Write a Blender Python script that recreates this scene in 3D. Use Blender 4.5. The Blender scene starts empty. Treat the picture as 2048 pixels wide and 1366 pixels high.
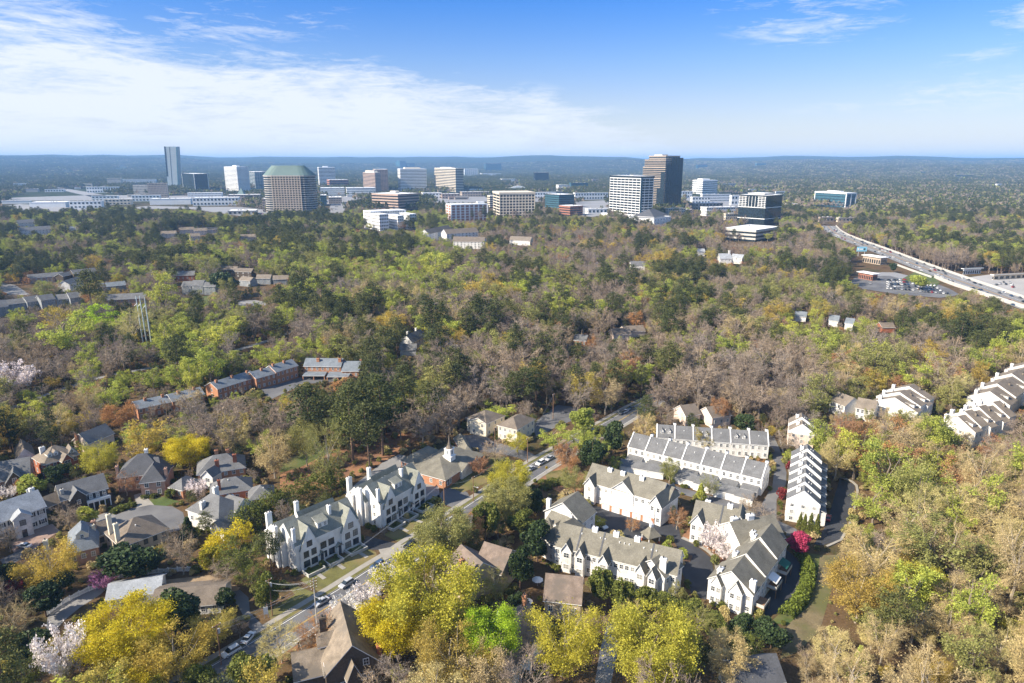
EXPOSURE = 1.07
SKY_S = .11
CLOUD_C = (4.2, 4.4, 4.7)
VEIL_C = (4.2, 4.4, 4.45)
HAZE_D = 0.7e-4
HAZE_C = (.30, .57, 1.0)
import bpy, math, random
import numpy as np
R = math.radians
random.seed(11); RNG = np.random.default_rng(5)
S = bpy.context.scene
COL = S.collection
# ---------------------------------------------------------------- camera
H = 120.0; F = 1365.0; PITCH = math.atan((683-322)/F)
cp, sp = math.cos(PITCH), math.sin(PITCH)
def G(px, py, z=0.0):
    """pixel of the 2048x1366 photograph -> point in the scene at height z"""
    dx, dy = (px-1024)/F, (683-py)/F
    X, Y, Z = dx, cp + dy*sp, -sp + dy*cp
    t = (z-H)/Z
    return (X*t, Y*t, z)
def PR(x, y, z):
    """scene point -> pixel and distance along the lens axis"""
    zc = y*cp - (z-H)*sp
    yc = y*sp + (z-H)*cp
    return 1024 + F*x/zc, 683 - F*yc/zc, zc
cam_d = bpy.data.cameras.new('camera'); cam = bpy.data.objects.new('camera', cam_d); COL.objects.link(cam)
cam.location = (0, 0, H); cam.rotation_euler = (math.pi/2-PITCH, 0, 0)
cam_d.sensor_width = 36; cam_d.lens = 36*F/2048; cam_d.clip_end = 90000; cam_d.clip_start = 1
S.camera = cam
S.view_settings.view_transform = 'Standard'; S.view_settings.look = 'None'
S.view_settings.exposure = EXPOSURE; S.view_settings.gamma = 1
try:
    S.cycles.max_bounces = 5; S.cycles.diffuse_bounces = 3; S.cycles.glossy_bounces = 2
    S.cycles.transmission_bounces = 2; S.cycles.volume_bounces = 1; S.cycles.transparent_max_bounces = 4
    S.cycles.caustics_reflective = False; S.cycles.caustics_refractive = False
except Exception: pass
# ---------------------------------------------------------------- node helpers
def new_mat(name):
    m = bpy.data.materials.new(name); m.use_nodes = True
    nt = m.node_tree; nt.nodes.clear()
    out = nt.nodes.new('ShaderNodeOutputMaterial')
    b = nt.nodes.new('ShaderNodeBsdfPrincipled')
    nt.links.new(b.outputs[0], out.inputs['Surface'])
    return m, nt, b, out
def N(nt, typ, ins=None, **kw):
    n = nt.nodes.new(typ)
    for k, v in kw.items(): setattr(n, k, v)
    for k, v in (ins or {}).items():
        if hasattr(v, 'is_output') or isinstance(v, bpy.types.NodeSocket): nt.links.new(v, n.inputs[k])
        else: n.inputs[k].default_value = v
    return n
def mixc(nt, fac, a, b, mode='MIX'):
    n = nt.nodes.new('ShaderNodeMix'); n.data_type = 'RGBA'; n.blend_type = mode
    for i, v in ((0, fac), (6, a), (7, b)):
        if isinstance(v, bpy.types.NodeSocket): nt.links.new(v, n.inputs[i])
        else: n.inputs[i].default_value = (tuple(v)+(1,))[:4] if i else v
    return n.outputs[2]
def ramp(nt, fac, stops, interp='LINEAR'):
    n = nt.nodes.new('ShaderNodeValToRGB'); nt.links.new(fac, n.inputs[0]); e = n.color_ramp.elements
    n.color_ramp.interpolation = interp
    while len(e) < len(stops): e.new(0.5)
    for el, (p, c) in zip(e, stops):
        el.position = p; el.color = (tuple(c)+(1,))[:4] if not isinstance(c, (int, float)) else (c, c, c, 1)
    return n.outputs[0]
def noise(nt, scale, coord=None, detail=3, rough=.55):
    n = N(nt, 'ShaderNodeTexNoise', {'Scale': scale, 'Detail': detail, 'Roughness': rough})
    if coord is not None: nt.links.new(coord, n.inputs['Vector'])
    return n.outputs['Fac']
_mats = {}
def surf(name, col, rough=.85, var=.18, scale=.5, fine=3.0, tint=None, spec=.3, metal=0.0):
    """weathered flat surface: two scales of noise move the base colour"""
    if name in _mats: return _mats[name]
    m, nt, b, o = new_mat(name)
    geo = N(nt, 'ShaderNodeNewGeometry').outputs['Position']
    n1 = noise(nt, scale, geo, 3); n2 = noise(nt, fine, geo, 2, .7)
    f1 = ramp(nt, n1, [(.3, 1-var), (.7, 1+var)]); f2 = ramp(nt, n2, [(.3, 1-var*.7), (.7, 1+var*.7)])
    c = mixc(nt, 1.0, col, f1, 'MULTIPLY'); c = mixc(nt, 1.0, c, f2, 'MULTIPLY')
    if tint: c = mixc(nt, ramp(nt, noise(nt, scale*.37, geo, 4), [(.48, 0.0), (.62, 1.0)]), c, tint)
    nt.links.new(c, b.inputs['Base Color']); b.inputs['Roughness'].default_value = rough
    b.inputs['Specular IOR Level'].default_value = spec; b.inputs['Metallic'].default_value = metal
    _mats[name] = m; return m
def stripes(name, col, dark, period, width=.35, axis='Z', rough=.85):
    """shingle courses / siding laps / brick courses as thin darker lines of real colour"""
    if name in _mats: return _mats[name]
    m, nt, b, o = new_mat(name)
    geo = N(nt, 'ShaderNodeNewGeometry').outputs['Position']
    w = N(nt, 'ShaderNodeTexWave', {'Vector': geo, 'Scale': .314/period, 'Distortion': .6, 'Detail': 1.0}, bands_direction=axis)
    n1 = noise(nt, .35, geo, 4); n2 = noise(nt, 2.6, geo, 3, .8)
    c = mixc(nt, ramp(nt, w.outputs['Fac'], [(width-.15, 1.0), (width+.15, 0.0)]), col, dark)
    c = mixc(nt, 1.0, c, ramp(nt, n1, [(.3, .8), (.7, 1.16)]), 'MULTIPLY')
    c = mixc(nt, 1.0, c, ramp(nt, n2, [(.28, .72), (.72, 1.28)]), 'MULTIPLY')
    nt.links.new(c, b.inputs['Base Color']); b.inputs['Roughness'].default_value = rough
    b.inputs['Specular IOR Level'].default_value = .25
    _mats[name] = m; return m
def glassy(name, col, rough=.12, spec=.6):
    if name in _mats: return _mats[name]
    m, nt, b, o = new_mat(name)
    geo = N(nt, 'ShaderNodeNewGeometry').outputs['Position']
    c = mixc(nt, 1.0, col, ramp(nt, noise(nt, .7, geo, 1), [(.35, .6), (.65, 1.4)]), 'MULTIPLY')
    if name == 'window_glass': c = mixc(nt, ramp(nt, N(nt, 'ShaderNodeObjectInfo').outputs['Random'], [(.58, 0.0), (.62, .55), (.85, .9)]), c, (.34, .33, .30))
    nt.links.new(c, b.inputs['Base Color']); b.inputs['Roughness'].default_value = rough
    b.inputs['Specular IOR Level'].default_value = spec
    _mats[name] = m; return m
def leafmat(name, tints, var=.35, trans=.3, clump=.35, rough=.7):
    """foliage or twigs: each tree takes its own tint, clumps inside the crown differ"""
    if name in _mats: return _mats[name]
    m, nt, b, o = new_mat(name)
    oi = N(nt, 'ShaderNodeObjectInfo').outputs['Random']
    k = len(tints); st = [(i/max(k-1, 1), t) for i, t in enumerate(tints)]
    c = ramp(nt, oi, st) if k > 1 else mixc(nt, 0.0, tints[0], tints[0])
    tc = N(nt, 'ShaderNodeTexCoord').outputs['Object']
    c = mixc(nt, 1.0, c, ramp(nt, noise(nt, clump, tc, 2), [(.3, 1-var), (.7, 1+var)]), 'MULTIPLY')
    c = mixc(nt, 1.0, c, ramp(nt, noise(nt, 3.1, tc, 1), [(.3, 1-var*.6), (.7, 1+var*.6)]), 'MULTIPLY')
    nt.links.new(c, b.inputs['Base Color']); b.inputs['Roughness'].default_value = rough
    b.inputs['Specular IOR Level'].default_value = .15
    if trans > 0:
        t = N(nt, 'ShaderNodeBsdfTranslucent'); nt.links.new(c, t.inputs['Color'])
        mx = N(nt, 'ShaderNodeMixShader', {0: trans}); nt.links.new(b.outputs[0], mx.inputs[1]); nt.links.new(t.outputs[0], mx.inputs[2])
        nt.links.new(mx.outputs[0], o.inputs['Surface'])
    _mats[name] = m; return m
# ---------------------------------------------------------------- mesh helpers
class MB:
    def __init__(s): s.v, s.f, s.m, s.mats = [], [], [], []
    def mi(s, mat):
        if mat not in s.mats: s.mats.append(mat)
        return s.mats.index(mat)
    def poly(s, pts, mat):
        i = len(s.v); s.v += [tuple(p) for p in pts]; s.f.append(tuple(range(i, i+len(pts)))); s.m.append(s.mi(mat))
    def hexa(s, p, mat, side=None, bottom=None):
        """8 corners: 0-3 lower ring, 4-7 upper ring; upper face mat, others side"""
        i = len(s.v); s.v += [tuple(q) for q in p]; a = s.mi(mat); b = s.mi(side or mat)
        for k, f in enumerate(((4, 5, 6, 7), (3, 2, 1, 0), (0, 1, 5, 4), (1, 2, 6, 5), (2, 3, 7, 6), (3, 0, 4, 7))):
            s.f.append(tuple(i+j for j in f)); s.m.append(a if k == 0 else b)
    def box(s, o, u, v, x0, x1, y0, y1, z0, z1, mat, side=None):
        def P(a, b, z): return (o[0]+u[0]*a+v[0]*b, o[1]+u[1]*a+v[1]*b, z)
        s.hexa([P(x0, y0, z0), P(x1, y0, z0), P(x1, y1, z0), P(x0, y1, z0), P(x0, y0, z1), P(x1, y0, z1), P(x1, y1, z1), P(x0, y1, z1)], mat, side)
    def tube(s, pts, rad, mat, n=6, cap=True):
        i0 = len(s.v); k = s.mi(mat); L = len(pts)
        for j, p in enumerate(pts):
            a = np.array(pts[min(j+1, L-1)], float)-np.array(pts[max(j-1, 0)], float); a /= (np.linalg.norm(a)+1e-9)
            h = np.array([0, 0, 1.]) if abs(a[2]) < .9 else np.array([1., 0, 0])
            u = np.cross(a, h); u /= np.linalg.norm(u); w = np.cross(a, u)
            r = rad[j] if hasattr(rad, '__len__') else rad
            for q in range(n):
                t = 2*math.pi*q/n; s.v.append(tuple(np.array(p, float)+r*(math.cos(t)*u+math.sin(t)*w)))
        for j in range(L-1):
            for q in range(n):
                a = i0+j*n+q; b = i0+j*n+(q+1) % n
                s.f.append((a, b, b+n, a+n)); s.m.append(k)
        if cap:
            s.f.append(tuple(i0+(L-1)*n+q for q in range(n))); s.m.append(k)
    def lathe(s, c, prof, mat, n=12):
        i0 = len(s.v); k = s.mi(mat)
        for (r, z) in prof:
            for q in range(n):
                t = 2*math.pi*(q+.5)/n; s.v.append((c[0]+r*math.cos(t), c[1]+r*math.sin(t), c[2]+z))
        for j in range(len(prof)-1):
            for q in range(n):
                a = i0+j*n+q; b = i0+j*n+(q+1) % n
                s.f.append((a, b, b+n, a+n)); s.m.append(k)
        s.f.append(tuple(i0+(len(prof)-1)*n+q for q in range(n))); s.m.append(k)
    def mesh(s, name, off=(0, 0, 0)):
        me = bpy.data.meshes.new(name)
        me.from_pydata([(x-off[0], y-off[1], z-off[2]) for x, y, z in s.v], [], s.f)
        for m in s.mats: me.materials.append(m)
        if len(s.mats) > 1: me.polygons.foreach_set('material_index', s.m)
        me.update(); return me
    def build(s, name, parent=None, off=(0, 0, 0), loc=None):
        o = bpy.data.objects.new(name, s.mesh(name, off)); COL.objects.link(o)
        if parent: o.parent = parent
        if loc: o.location = loc
        return o
def tag(o, label=None, cat=None, group=None, kind=None):
    if label: o['label'] = label
    if cat: o['category'] = cat
    if group: o['group'] = group
    if kind: o['kind'] = kind
    return o
def empty(name, loc, rz=0.0):
    o = bpy.data.objects.new(name, None); COL.objects.link(o); o.location = loc; o.rotation_euler = (0, 0, rz)
    o.empty_display_size = .5; return o
def place(name, mesh, parent, loc, rz=0.0, scale=None):
    o = bpy.data.objects.new(name, mesh); COL.objects.link(o); o.parent = parent; o.location = loc
    o.rotation_euler = (0, 0, rz)
    if scale: o.scale = scale
    return o
def copy_tree(o, parent=None):
    c = o.copy(); COL.objects.link(c)
    if parent: c.parent = parent
    for ch in o.children: copy_tree(ch, c)
    return c
def clean(name): return name
# samples that must stay visible: (px, py, distance), and footprints where nothing grows
KEEP = []; FOOT = []
def keep_poly(poly, d=None, z=0.0, step=7, vis=1.0):
    xs = [p[0] for p in poly]; ys = [p[1] for p in poly]
    y = min(ys)+step/2
    while y < max(ys):
        x = min(xs)+step/2
        while x < max(xs):
            if inside(x, y, poly) and random.random() < vis:
                g = G(x, y, z); KEEP.append((x, y, g[1] if d is None else d))
            x += step
        y += step
def inside(x, y, poly):
    c = False; n = len(poly)
    for i in range(n):
        x1, y1 = poly[i]; x2, y2 = poly[(i+1) % n]
        if (y1 > y) != (y2 > y) and x < (x2-x1)*(y-y1)/(y2-y1)+x1: c = not c
    return c
# ---------------------------------------------------------------- sun, sky, air
SUN_AZ = math.atan2(-0.40, -1.0)          # direction towards the sun, from +X axis
SUN_EL = R(36)
sd = (math.cos(SUN_AZ)*math.cos(SUN_EL), math.sin(SUN_AZ)*math.cos(SUN_EL), math.sin(SUN_EL))
sun_d = bpy.data.lights.new('sun', 'SUN'); sun = bpy.data.objects.new('sun', sun_d); COL.objects.link(sun)
sun_d.energy = 4.55; sun_d.angle = R(.6); sun_d.color = (1, .89, .73)
sun.rotation_mode = 'QUATERNION'
from mathutils import Vector
sun.rotation_quaternion = Vector(sd).to_track_quat('Z', 'Y'); sun.location = (-300, -60, 400)
w = bpy.data.worlds.new('World'); S.world = w; w.use_nodes = True
nt = w.node_tree; nt.nodes.clear()
wo = nt.nodes.new('ShaderNodeOutputWorld'); bg = nt.nodes.new('ShaderNodeBackground'); nt.links.new(bg.outputs[0], wo.inputs[0])
sky = N(nt, 'ShaderNodeTexSky', sky_type='NISHITA', sun_disc=False, sun_elevation=SUN_EL, altitude=200, air_density=1.0, dust_density=.6, ozone_density=2.5)
sky.sun_rotation = math.pi/2-SUN_AZ
tc = N(nt, 'ShaderNodeTexCoord').outputs['Generated']
sep = N(nt, 'ShaderNodeSeparateXYZ', {0: tc})
def mth(op, a, b=None, c=None, clamp=False):
    n = nt.nodes.new('ShaderNodeMath'); n.operation = op; n.use_clamp = clamp
    for i, v in enumerate((a, b, c)):
        if v is None: continue
        if isinstance(v, bpy.types.NodeSocket): nt.links.new(v, n.inputs[i])
        else: n.inputs[i].default_value = v
    return n.outputs[0]
az = mth('ARCTAN2', sep.outputs[0], sep.outputs[1])     # 0 straight ahead, negative to the west
el = mth('ARCSINE', sep.outputs[2])
def cloudlayer(rot, sx, sy, scale, off, detail=6, rough=.6, dist=.35):
    cc = N(nt, 'ShaderNodeCombineXYZ', {0: az, 1: mth('MULTIPLY', el, 1.0), 2: off})
    mp = N(nt, 'ShaderNodeMapping', {0: cc.outputs[0], 'Rotation': (0, 0, R(rot)), 'Scale': (sx, sy, 1)})
    return N(nt, 'ShaderNodeTexNoise', {'Vector': mp.outputs[0], 'Scale': scale, 'Detail': detail, 'Roughness': rough, 'Distortion': dist}).outputs['Fac']
def blob(a0, e0, ra, re, tilt=0.0):
    """soft window in azimuth/elevation where a bank of cirrus hangs"""
    da = mth('SUBTRACT', az, R(a0)); de = mth('SUBTRACT', mth('SUBTRACT', el, R(e0)), mth('MULTIPLY', da, tilt))
    q = mth('ADD', mth('POWER', mth('ABSOLUTE', mth('DIVIDE', da, R(ra))), 2.0), mth('POWER', mth('ABSOLUTE', mth('DIVIDE', de, R(re))), 2.0))
    return mth('SUBTRACT', 1.0, q, clamp=True)
tex = mth('ADD', mth('MULTIPLY', cloudlayer(14, 1, 4.5, 5, 3.1, 7, .6, .8), .5), mth('ADD', mth('MULTIPLY', cloudlayer(10, 1, 6.5, 13, 7.7, 8, .66, 1.2), .32), mth('MULTIPLY', cloudlayer(20, 1, 5, 34, 1.7, 8, .7, 1.2), .18)))
bank = mth('MAXIMUM', blob(-36, 4.6, 28, 7.0, -.12), blob(-11, 2.6, 27, 5.6, -.10))
for bb, k in ((blob(21, 10.4, 9, 3.0, -.12), .46), (blob(35, 8.6, 6, 2.4, .35), .50), (blob(-21, 9.6, 12, 1.9, .05), .44), (blob(32, 4.5, 14, 1.8, .12), .36)): bank = mth('MAXIMUM', bank, mth('MULTIPLY', bb, k))
cl = mth('ADD', mth('MULTIPLY', bank, 1.25), mth('MULTIPLY', mth('SUBTRACT', tex, .5), 5.0))
cl = mth('SUBTRACT', mth('MULTIPLY', cl, 1.15), .34, clamp=True)
cl = mth('MULTIPLY', mth('MULTIPLY', cl, mth('MULTIPLY', bank, 3.0, clamp=True)), .87)
elev = N(nt, 'ShaderNodeMapRange', {0: sep.outputs[2], 1: 0.0, 2: .5}).outputs[0]
gr = ramp(nt, elev, [(0.0, (.55, .52, .60)), (.084, (.52, .51, .62)), (.164, (.46, .50, .68)), (.265, (.345, .485, .74)), (.41, (.165, .42, .80)), (.55, (.7, .75, .84)), (1.0, (1.0, 1.0, 1.0))])  # last two stops, above the frame, are brightened to add fill light
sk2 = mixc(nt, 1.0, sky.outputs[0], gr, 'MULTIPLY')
veil = mth('MULTIPLY', mth('POWER', 2.718, mth('DIVIDE', mth('MAXIMUM', el, 0.0), -R(3.0))), .97)
sk2 = mixc(nt, veil, sk2, VEIL_C)
skyc = mixc(nt, cl, sk2, CLOUD_C)
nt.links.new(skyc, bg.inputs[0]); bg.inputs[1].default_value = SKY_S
# haze
m = bpy.data.materials.new('air'); m.use_nodes = True; n_ = m.node_tree; n_.nodes.clear()
oo = n_.nodes.new('ShaderNodeOutputMaterial'); pv = n_.nodes.new('ShaderNodeVolumePrincipled')
pv.inputs['Color'].default_value = HAZE_C+(1,); pv.inputs['Density'].default_value = HAZE_D; pv.inputs['Anisotropy'].default_value = .0
n_.links.new(pv.outputs[0], oo.inputs['Volume'])
hb = MB(); hb.box((0, 0), (1, 0), (0, 1), -24000, 24000, -3000, 34000, -9, 262, m)
if HAZE_D > 0: tag(hb.build('haze'), kind='stuff', label='thin blue summer haze over the far wooded hills', cat='haze')
# ---------------------------------------------------------------- ground
def hills(x, y):
    d = math.hypot(x, y); a = math.degrees(math.atan2(x, y)) if d > 0 else 0
    if d < 4200: return 0.0
    k = min(1, (d-4200)/5000.)
    h = 40*math.sin(x/2300+1)*math.sin(y/1900+2)+26*math.sin(x/1300+y/1500)+12*math.sin(x/510-y/630+1)
    ridge = math.exp(-((d-13500)/3800)**2)
    h2 = 166+15*math.sin(a/3.3+.4)+9*math.sin(a/1.1)+5*math.sin(a/.45)+38*math.exp(-((a+28)/9)**2)+36*math.exp(-((a+25.5)/2.2)**2)+34*math.exp(-((a+29.5)/1.5)**2)+14*math.exp(-((a+8.5)/1.2)**2)+14*math.exp(-((a-33)/10)**2)+13*math.exp(-((a-20.5)/2.5)**2)
    far = math.exp(-((d-19500)/3200)**2)*(150+10*math.sin(a/4.1+2))
    if a > 8:
        h += 75*min(1, (a-8)/14)*math.exp(-((d-6800)/1900)**2)
    return k*(h*.6+16)+ridge*h2*.97+far
rings = [0, 60, 120, 200, 300, 450, 700, 1000, 1400, 2000, 2800, 3600, 4200]+[4200+k*260 for k in range(1, 34)]+[13200+k*420 for k in range(1, 26)]
gm = MB()
gmat, gnt, gb, go = new_mat('woodland_floor')
geo = N(gnt, 'ShaderNodeNewGeometry').outputs['Position']
litter = ramp(gnt, noise(gnt, .05, geo, 6, .65), [(.3, (.085, .052, .028)), (.5, (.13, .085, .045)), (.62, (.075, .062, .03)), (.75, (.05, .065, .02))])
litter = mixc(gnt, 1.0, litter, ramp(gnt, noise(gnt, 1.3, geo, 4, .8), [(.3, .6), (.7, 1.35)]), 'MULTIPLY')
canopy = ramp(gnt, noise(gnt, .012, geo, 8, .75), [(.3, (.016, .028, .012)), (.48, (.035, .05, .02)), (.6, (.062, .055, .035)), (.75, (.05, .07, .02))])
ln = N(gnt, 'ShaderNodeVectorMath', {0: geo}, operation='LENGTH').outputs['Value']
df = N(gnt, 'ShaderNodeMapRange', {0: ln, 1: 1500., 2: 2600.}).outputs[0]
gnt.links.new(mixc(gnt, df, litter, canopy), gb.inputs['Base Color']); gb.inputs['Roughness'].default_value = .95
gb.inputs['Specular IOR Level'].default_value = .05
NA = 240
for r in rings:
    for j in range(NA):
        t = 2*math.pi*j/NA; x, y = r*math.sin(t), r*math.cos(t); gm.v.append((x, y, hills(x, y)))
gm.mi(gmat)
for i in range(len(rings)-1):
    for j in range(NA):
        a = i*NA+j; b = i*NA+(j+1) % NA
        gm.f.append((a, b, b+NA, a+NA)); gm.m.append(0)
go_ = gm.build('ground'); tag(go_, kind='structure')
go_.data.polygons.foreach_set('use_smooth', [True]*len(go_.data.polygons))
# ---------------------------------------------------------------- tree prototypes
class TM:
    """tree mesh builder with numpy arrays: trunk part and crown part (leaf / twig faces)"""
    def __init__(s, seed): s.r = np.random.default_rng(seed); s.V = []; s.Fq = []; s.n = 0; s.trunk = MB()
    def leaves(s, P, size, flat=.0, aspect=1.0, elong=None):
        P = np.asarray(P, float); n = len(P)
        a = s.r.normal(size=(n, 3)); a[:, 2] *= (1-flat); a /= np.linalg.norm(a, axis=1)[:, None]+1e-9
        b = s.r.normal(size=(n, 3)); b -= (b*a).sum(1)[:, None]*a; b /= np.linalg.norm(b, axis=1)[:, None]+1e-9
        sz = size*(.45+1.1*s.r.random(n)**1.5)[:, None]
        u, v = a*sz*.5, b*sz*.5*aspect
        Q = np.stack([P-u-v*.6, P+u*.3-v, P+u+v*.5, P-u*.4+v], 1).reshape(-1, 3)
        s.V.append(Q); i = s.n+np.arange(n)[:, None]*4+np.arange(4)[None, :]; s.Fq += i.tolist(); s.n += 4*n
    def twigs(s, A, B, w):
        A = np.asarray(A, float); B = np.asarray(B, float); n = len(A); d = B-A
        x = np.cross(d, s.r.normal(size=(n, 3))); x /= np.linalg.norm(x, axis=1)[:, None]+1e-9
        w = np.asarray(w).reshape(-1, 1)*np.ones((n, 1))
        Q = np.stack([A-x*w*.5, A+x*w*.5, B+x*w*.12, B-x*w*.12], 1).reshape(-1, 3)
        s.V.append(Q); i = s.n+np.arange(n)[:, None]*4+np.arange(4)[None, :]; s.Fq += i.tolist(); s.n += 4*n
    def finish(s, name, leaf_mat, bark_mat):
        V = np.concatenate(s.V)
        me = bpy.data.meshes.new(name+'_crown'); me.from_pydata(V.tolist(), [], s.Fq); me.materials.append(leaf_mat); me.update()
        for i in range(len(s.trunk.mats)): s.trunk.mats[i] = bark_mat
        tm = s.trunk.mesh(name+'_trunk')
        return tm, me
def rdir(r, up, spread):
    t = r.uniform(0, 2*math.pi); e = up+r.uniform(-spread, spread)
    return np.array([math.cos(t)*math.cos(e), math.sin(t)*math.cos(e), math.sin(e)])
BARK = None
def broadleaf(seed, hgt=18, wid=12, base=.28, limbs=8, leafn=6, leaf=.42, twig=True, leafmode='tips', detail=1.0, vase=.5, tw=.07, spreadleaf=.55):
    """spreading tree: forked limbs, branches, twigs and leaf tufts at the twig ends"""
    T = TM(seed); r = T.r; hb = hgt*base; rw = wid/2
    T.trunk.tube([(0, 0, -.5), (r.normal()*.2, r.normal()*.2, hb*.6), (r.normal()*.3, r.normal()*.3, hb), (r.normal()*.5, r.normal()*.5, hgt*.62), (r.normal()*.7, r.normal()*.7, hgt*.82)], [hgt*.021, hgt*.017, hgt*.015, hgt*.009, hgt*.003], 0, 6)
    A2, B2, W2 = [], [], []; tips = []
    def inside_crown(): 
        while True:
            p = r.uniform(-1, 1, 3)
            if p@p < 1: return p
    cz = hgt*(base+1)/2+hgt*.04; rz = hgt*(1-base)/2*.98
    for i in range(limbs):
        t = 2*math.pi*(i+r.uniform(-.3, .3))/limbs*1.618*2; e = r.uniform(-.35, .95)
        tgt = np.array([math.cos(t)*rw*.72*math.cos(e), math.sin(t)*rw*.72*math.cos(e), cz+rz*.72*math.sin(e)])
        s0 = np.array([0, 0, hb+(hgt*.5-hb)*r.random()*(.4+.6*(e > .2))])
        mid = s0*.5+tgt*.5+np.array([0, 0, -hgt*.03*vase])+r.normal(size=3)*.4
        T.trunk.tube([s0, mid, tgt], [hgt*.0075, hgt*.0048, hgt*.002], 0, 5, False)
        nb = int(9*detail)
        for j in range(nb):
            q = r.uniform(.3, 1.0); p0 = (s0*(1-q)**2+2*mid*q*(1-q)+tgt*q*q) if q < 1 else tgt
            out = p0-np.array([0, 0, cz]); out = out/(np.linalg.norm(out)+1e-6)
            d = out*.7+r.normal(size=3)*.55+np.array([0, 0, .35]); d /= np.linalg.norm(d)
            L = rw*.42*r.uniform(.6, 1.3); p1 = p0+d*L
            rel = (p1-np.array([0, 0, cz]))/np.array([rw, rw, rz]); n = np.linalg.norm(rel)
            if n > 1.02: p1 = np.array([0, 0, cz])+rel/n*np.array([rw, rw, rz])*r.uniform(.9, 1.04)
            A2.append(p0); B2.append(p1); W2.append(tw*2.6)
            for k in range(int(6*detail)):
                q = r.uniform(.35, 1); a = p0*(1-q)+p1*q; d2 = d*.55+out*.35+r.normal(size=3)*.55+np.array([0, 0, .25]); d2 /= np.linalg.norm(d2)
                b = a+d2*rw*.21*r.uniform(.6, 1.4); A2.append(a); B2.append(b); W2.append(tw*1.4); tips.append(b)
                if twig:
                    for m_ in range(8):
                        q = r.uniform(.2, 1); c = a*(1-q)+b*q; d3 = d2*.5+r.normal(size=3)*.6+np.array([0, 0, .2]); d3 /= np.linalg.norm(d3)
                        e3 = c+d3*rw*.13*r.uniform(.6, 1.5); A2.append(c); B2.append(e3); W2.append(tw*.8)
                        if m_ < 2: tips.append(e3)
    T.trunk.m = [0]*len(T.trunk.f)
    if twig: T.twigs(A2, B2, W2)
    else: T.twigs(A2[:400], B2[:400], W2[:400])
    if leafn > 0:
        tips = np.array(tips); P = np.repeat(tips, leafn, 0)+r.normal(size=(len(tips)*leafn, 3))*spreadleaf*np.array([1, 1, .7])
        T.leaves(P, leaf)
    return T
def pine(seed, hgt=22, wid=8, base=.48, layers=11, n=26, leaf=.5):
    T = TM(seed); r = T.r; lx, ly = r.normal()*.4, r.normal()*.4
    T.trunk.tube([(0, 0, -.5), (lx*.4, ly*.4, hgt*.4), (lx, ly, hgt*.8), (lx, ly, hgt*.97)], [hgt*.013, hgt*.011, hgt*.006, hgt*.002], 0, 6)
    P = []; A, B = [], []
    for i in range(layers):
        f = i/(layers-1); z = hgt*(base+(1-base)*f*.96); rad = wid/2*(math.sin(math.pi*(.22+.72*f))**.8)*r.uniform(.75, 1.12)
        nb = max(3, int(7*(1-f*.5)))
        for j in range(nb):
            t = 2*math.pi*(j+r.random())/nb; rr = rad*r.uniform(.45, 1.05)
            p = np.array([lx*f+math.cos(t)*rr, ly*f+math.sin(t)*rr, z+r.uniform(-.02, .035)*hgt])
            A.append([lx*f, ly*f, z-.4]); B.append(p)
            for k in range(3):
                c = p+r.normal(size=3)*[.75, .75, .3]
                q = r.normal(size=(n, 3))*np.array([.62, .62, .3]); P.append(c+q)
    P.append(np.array([lx, ly, hgt*.97])+r.normal(size=(40, 3))*[.5, .5, .5])
    T.twigs(A, B, .14); T.leaves(np.concatenate(P), leaf, flat=.0, aspect=.55); T.trunk.m = [0]*len(T.trunk.f)
    return T
def dense(seed, hgt=12, wid=9, n=4200, leaf=.5, cone=False, lobes=16, low=.12):
    T = TM(seed); r = T.r
    T.trunk.tube([(0, 0, -.5), (0, 0, hgt*.5), (0, 0, hgt*.85)], [hgt*.02, hgt*.014, hgt*.004], 0, 6)
    P = []; cz = hgt*(1+low)/2; rz = hgt*(1-low)/2; rw = wid/2
    if cone:
        m = n; f = r.random(m)**.75; f = 1-f; z = hgt*(low+(1-low)*(1-f)); 
        u = r.random(m); z = low*hgt+(1-low)*hgt*u; rad = rw*(1-u)**.8*(.72+.28*np.sqrt(r.random(m)))*(1+.16*np.sin(z*2.6+r.random()*6))
        t = r.random(m)*2*math.pi; rad *= 1+.14*np.sin(3*t+z)
        P = np.stack([np.cos(t)*rad, np.sin(t)*rad, z], 1)+r.normal(size=(m, 3))*.12
        T.leaves(P, leaf, aspect=.7)
    else:
        for i in range(lobes):
            d = r.normal(size=3); d /= np.linalg.norm(d); d[2] = d[2]*.9+.1
            c = np.array([0, 0, cz])+d*np.array([rw*.62, rw*.62, rz*.66])*r.uniform(.75, 1.1)
            lr = rw*r.uniform(.30, .46); m = n//lobes
            q = r.normal(size=(m, 3)); q /= np.linalg.norm(q, axis=1)[:, None]; q *= lr*(.72+.33*r.random(m))[:, None]*np.array([1, 1, .8])
            P.append(c+q)
            T.trunk.tube([(0, 0, hgt*.3), c], [hgt*.006, hgt*.002], 0, 4, False)
        T.leaves(np.concatenate(P), leaf)
    T.trunk.m = [0]*len(T.trunk.f)
    T.twigs([[0, 0, hgt*.3]], [[0, 0, hgt*.5]], .1)
    return T
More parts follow.
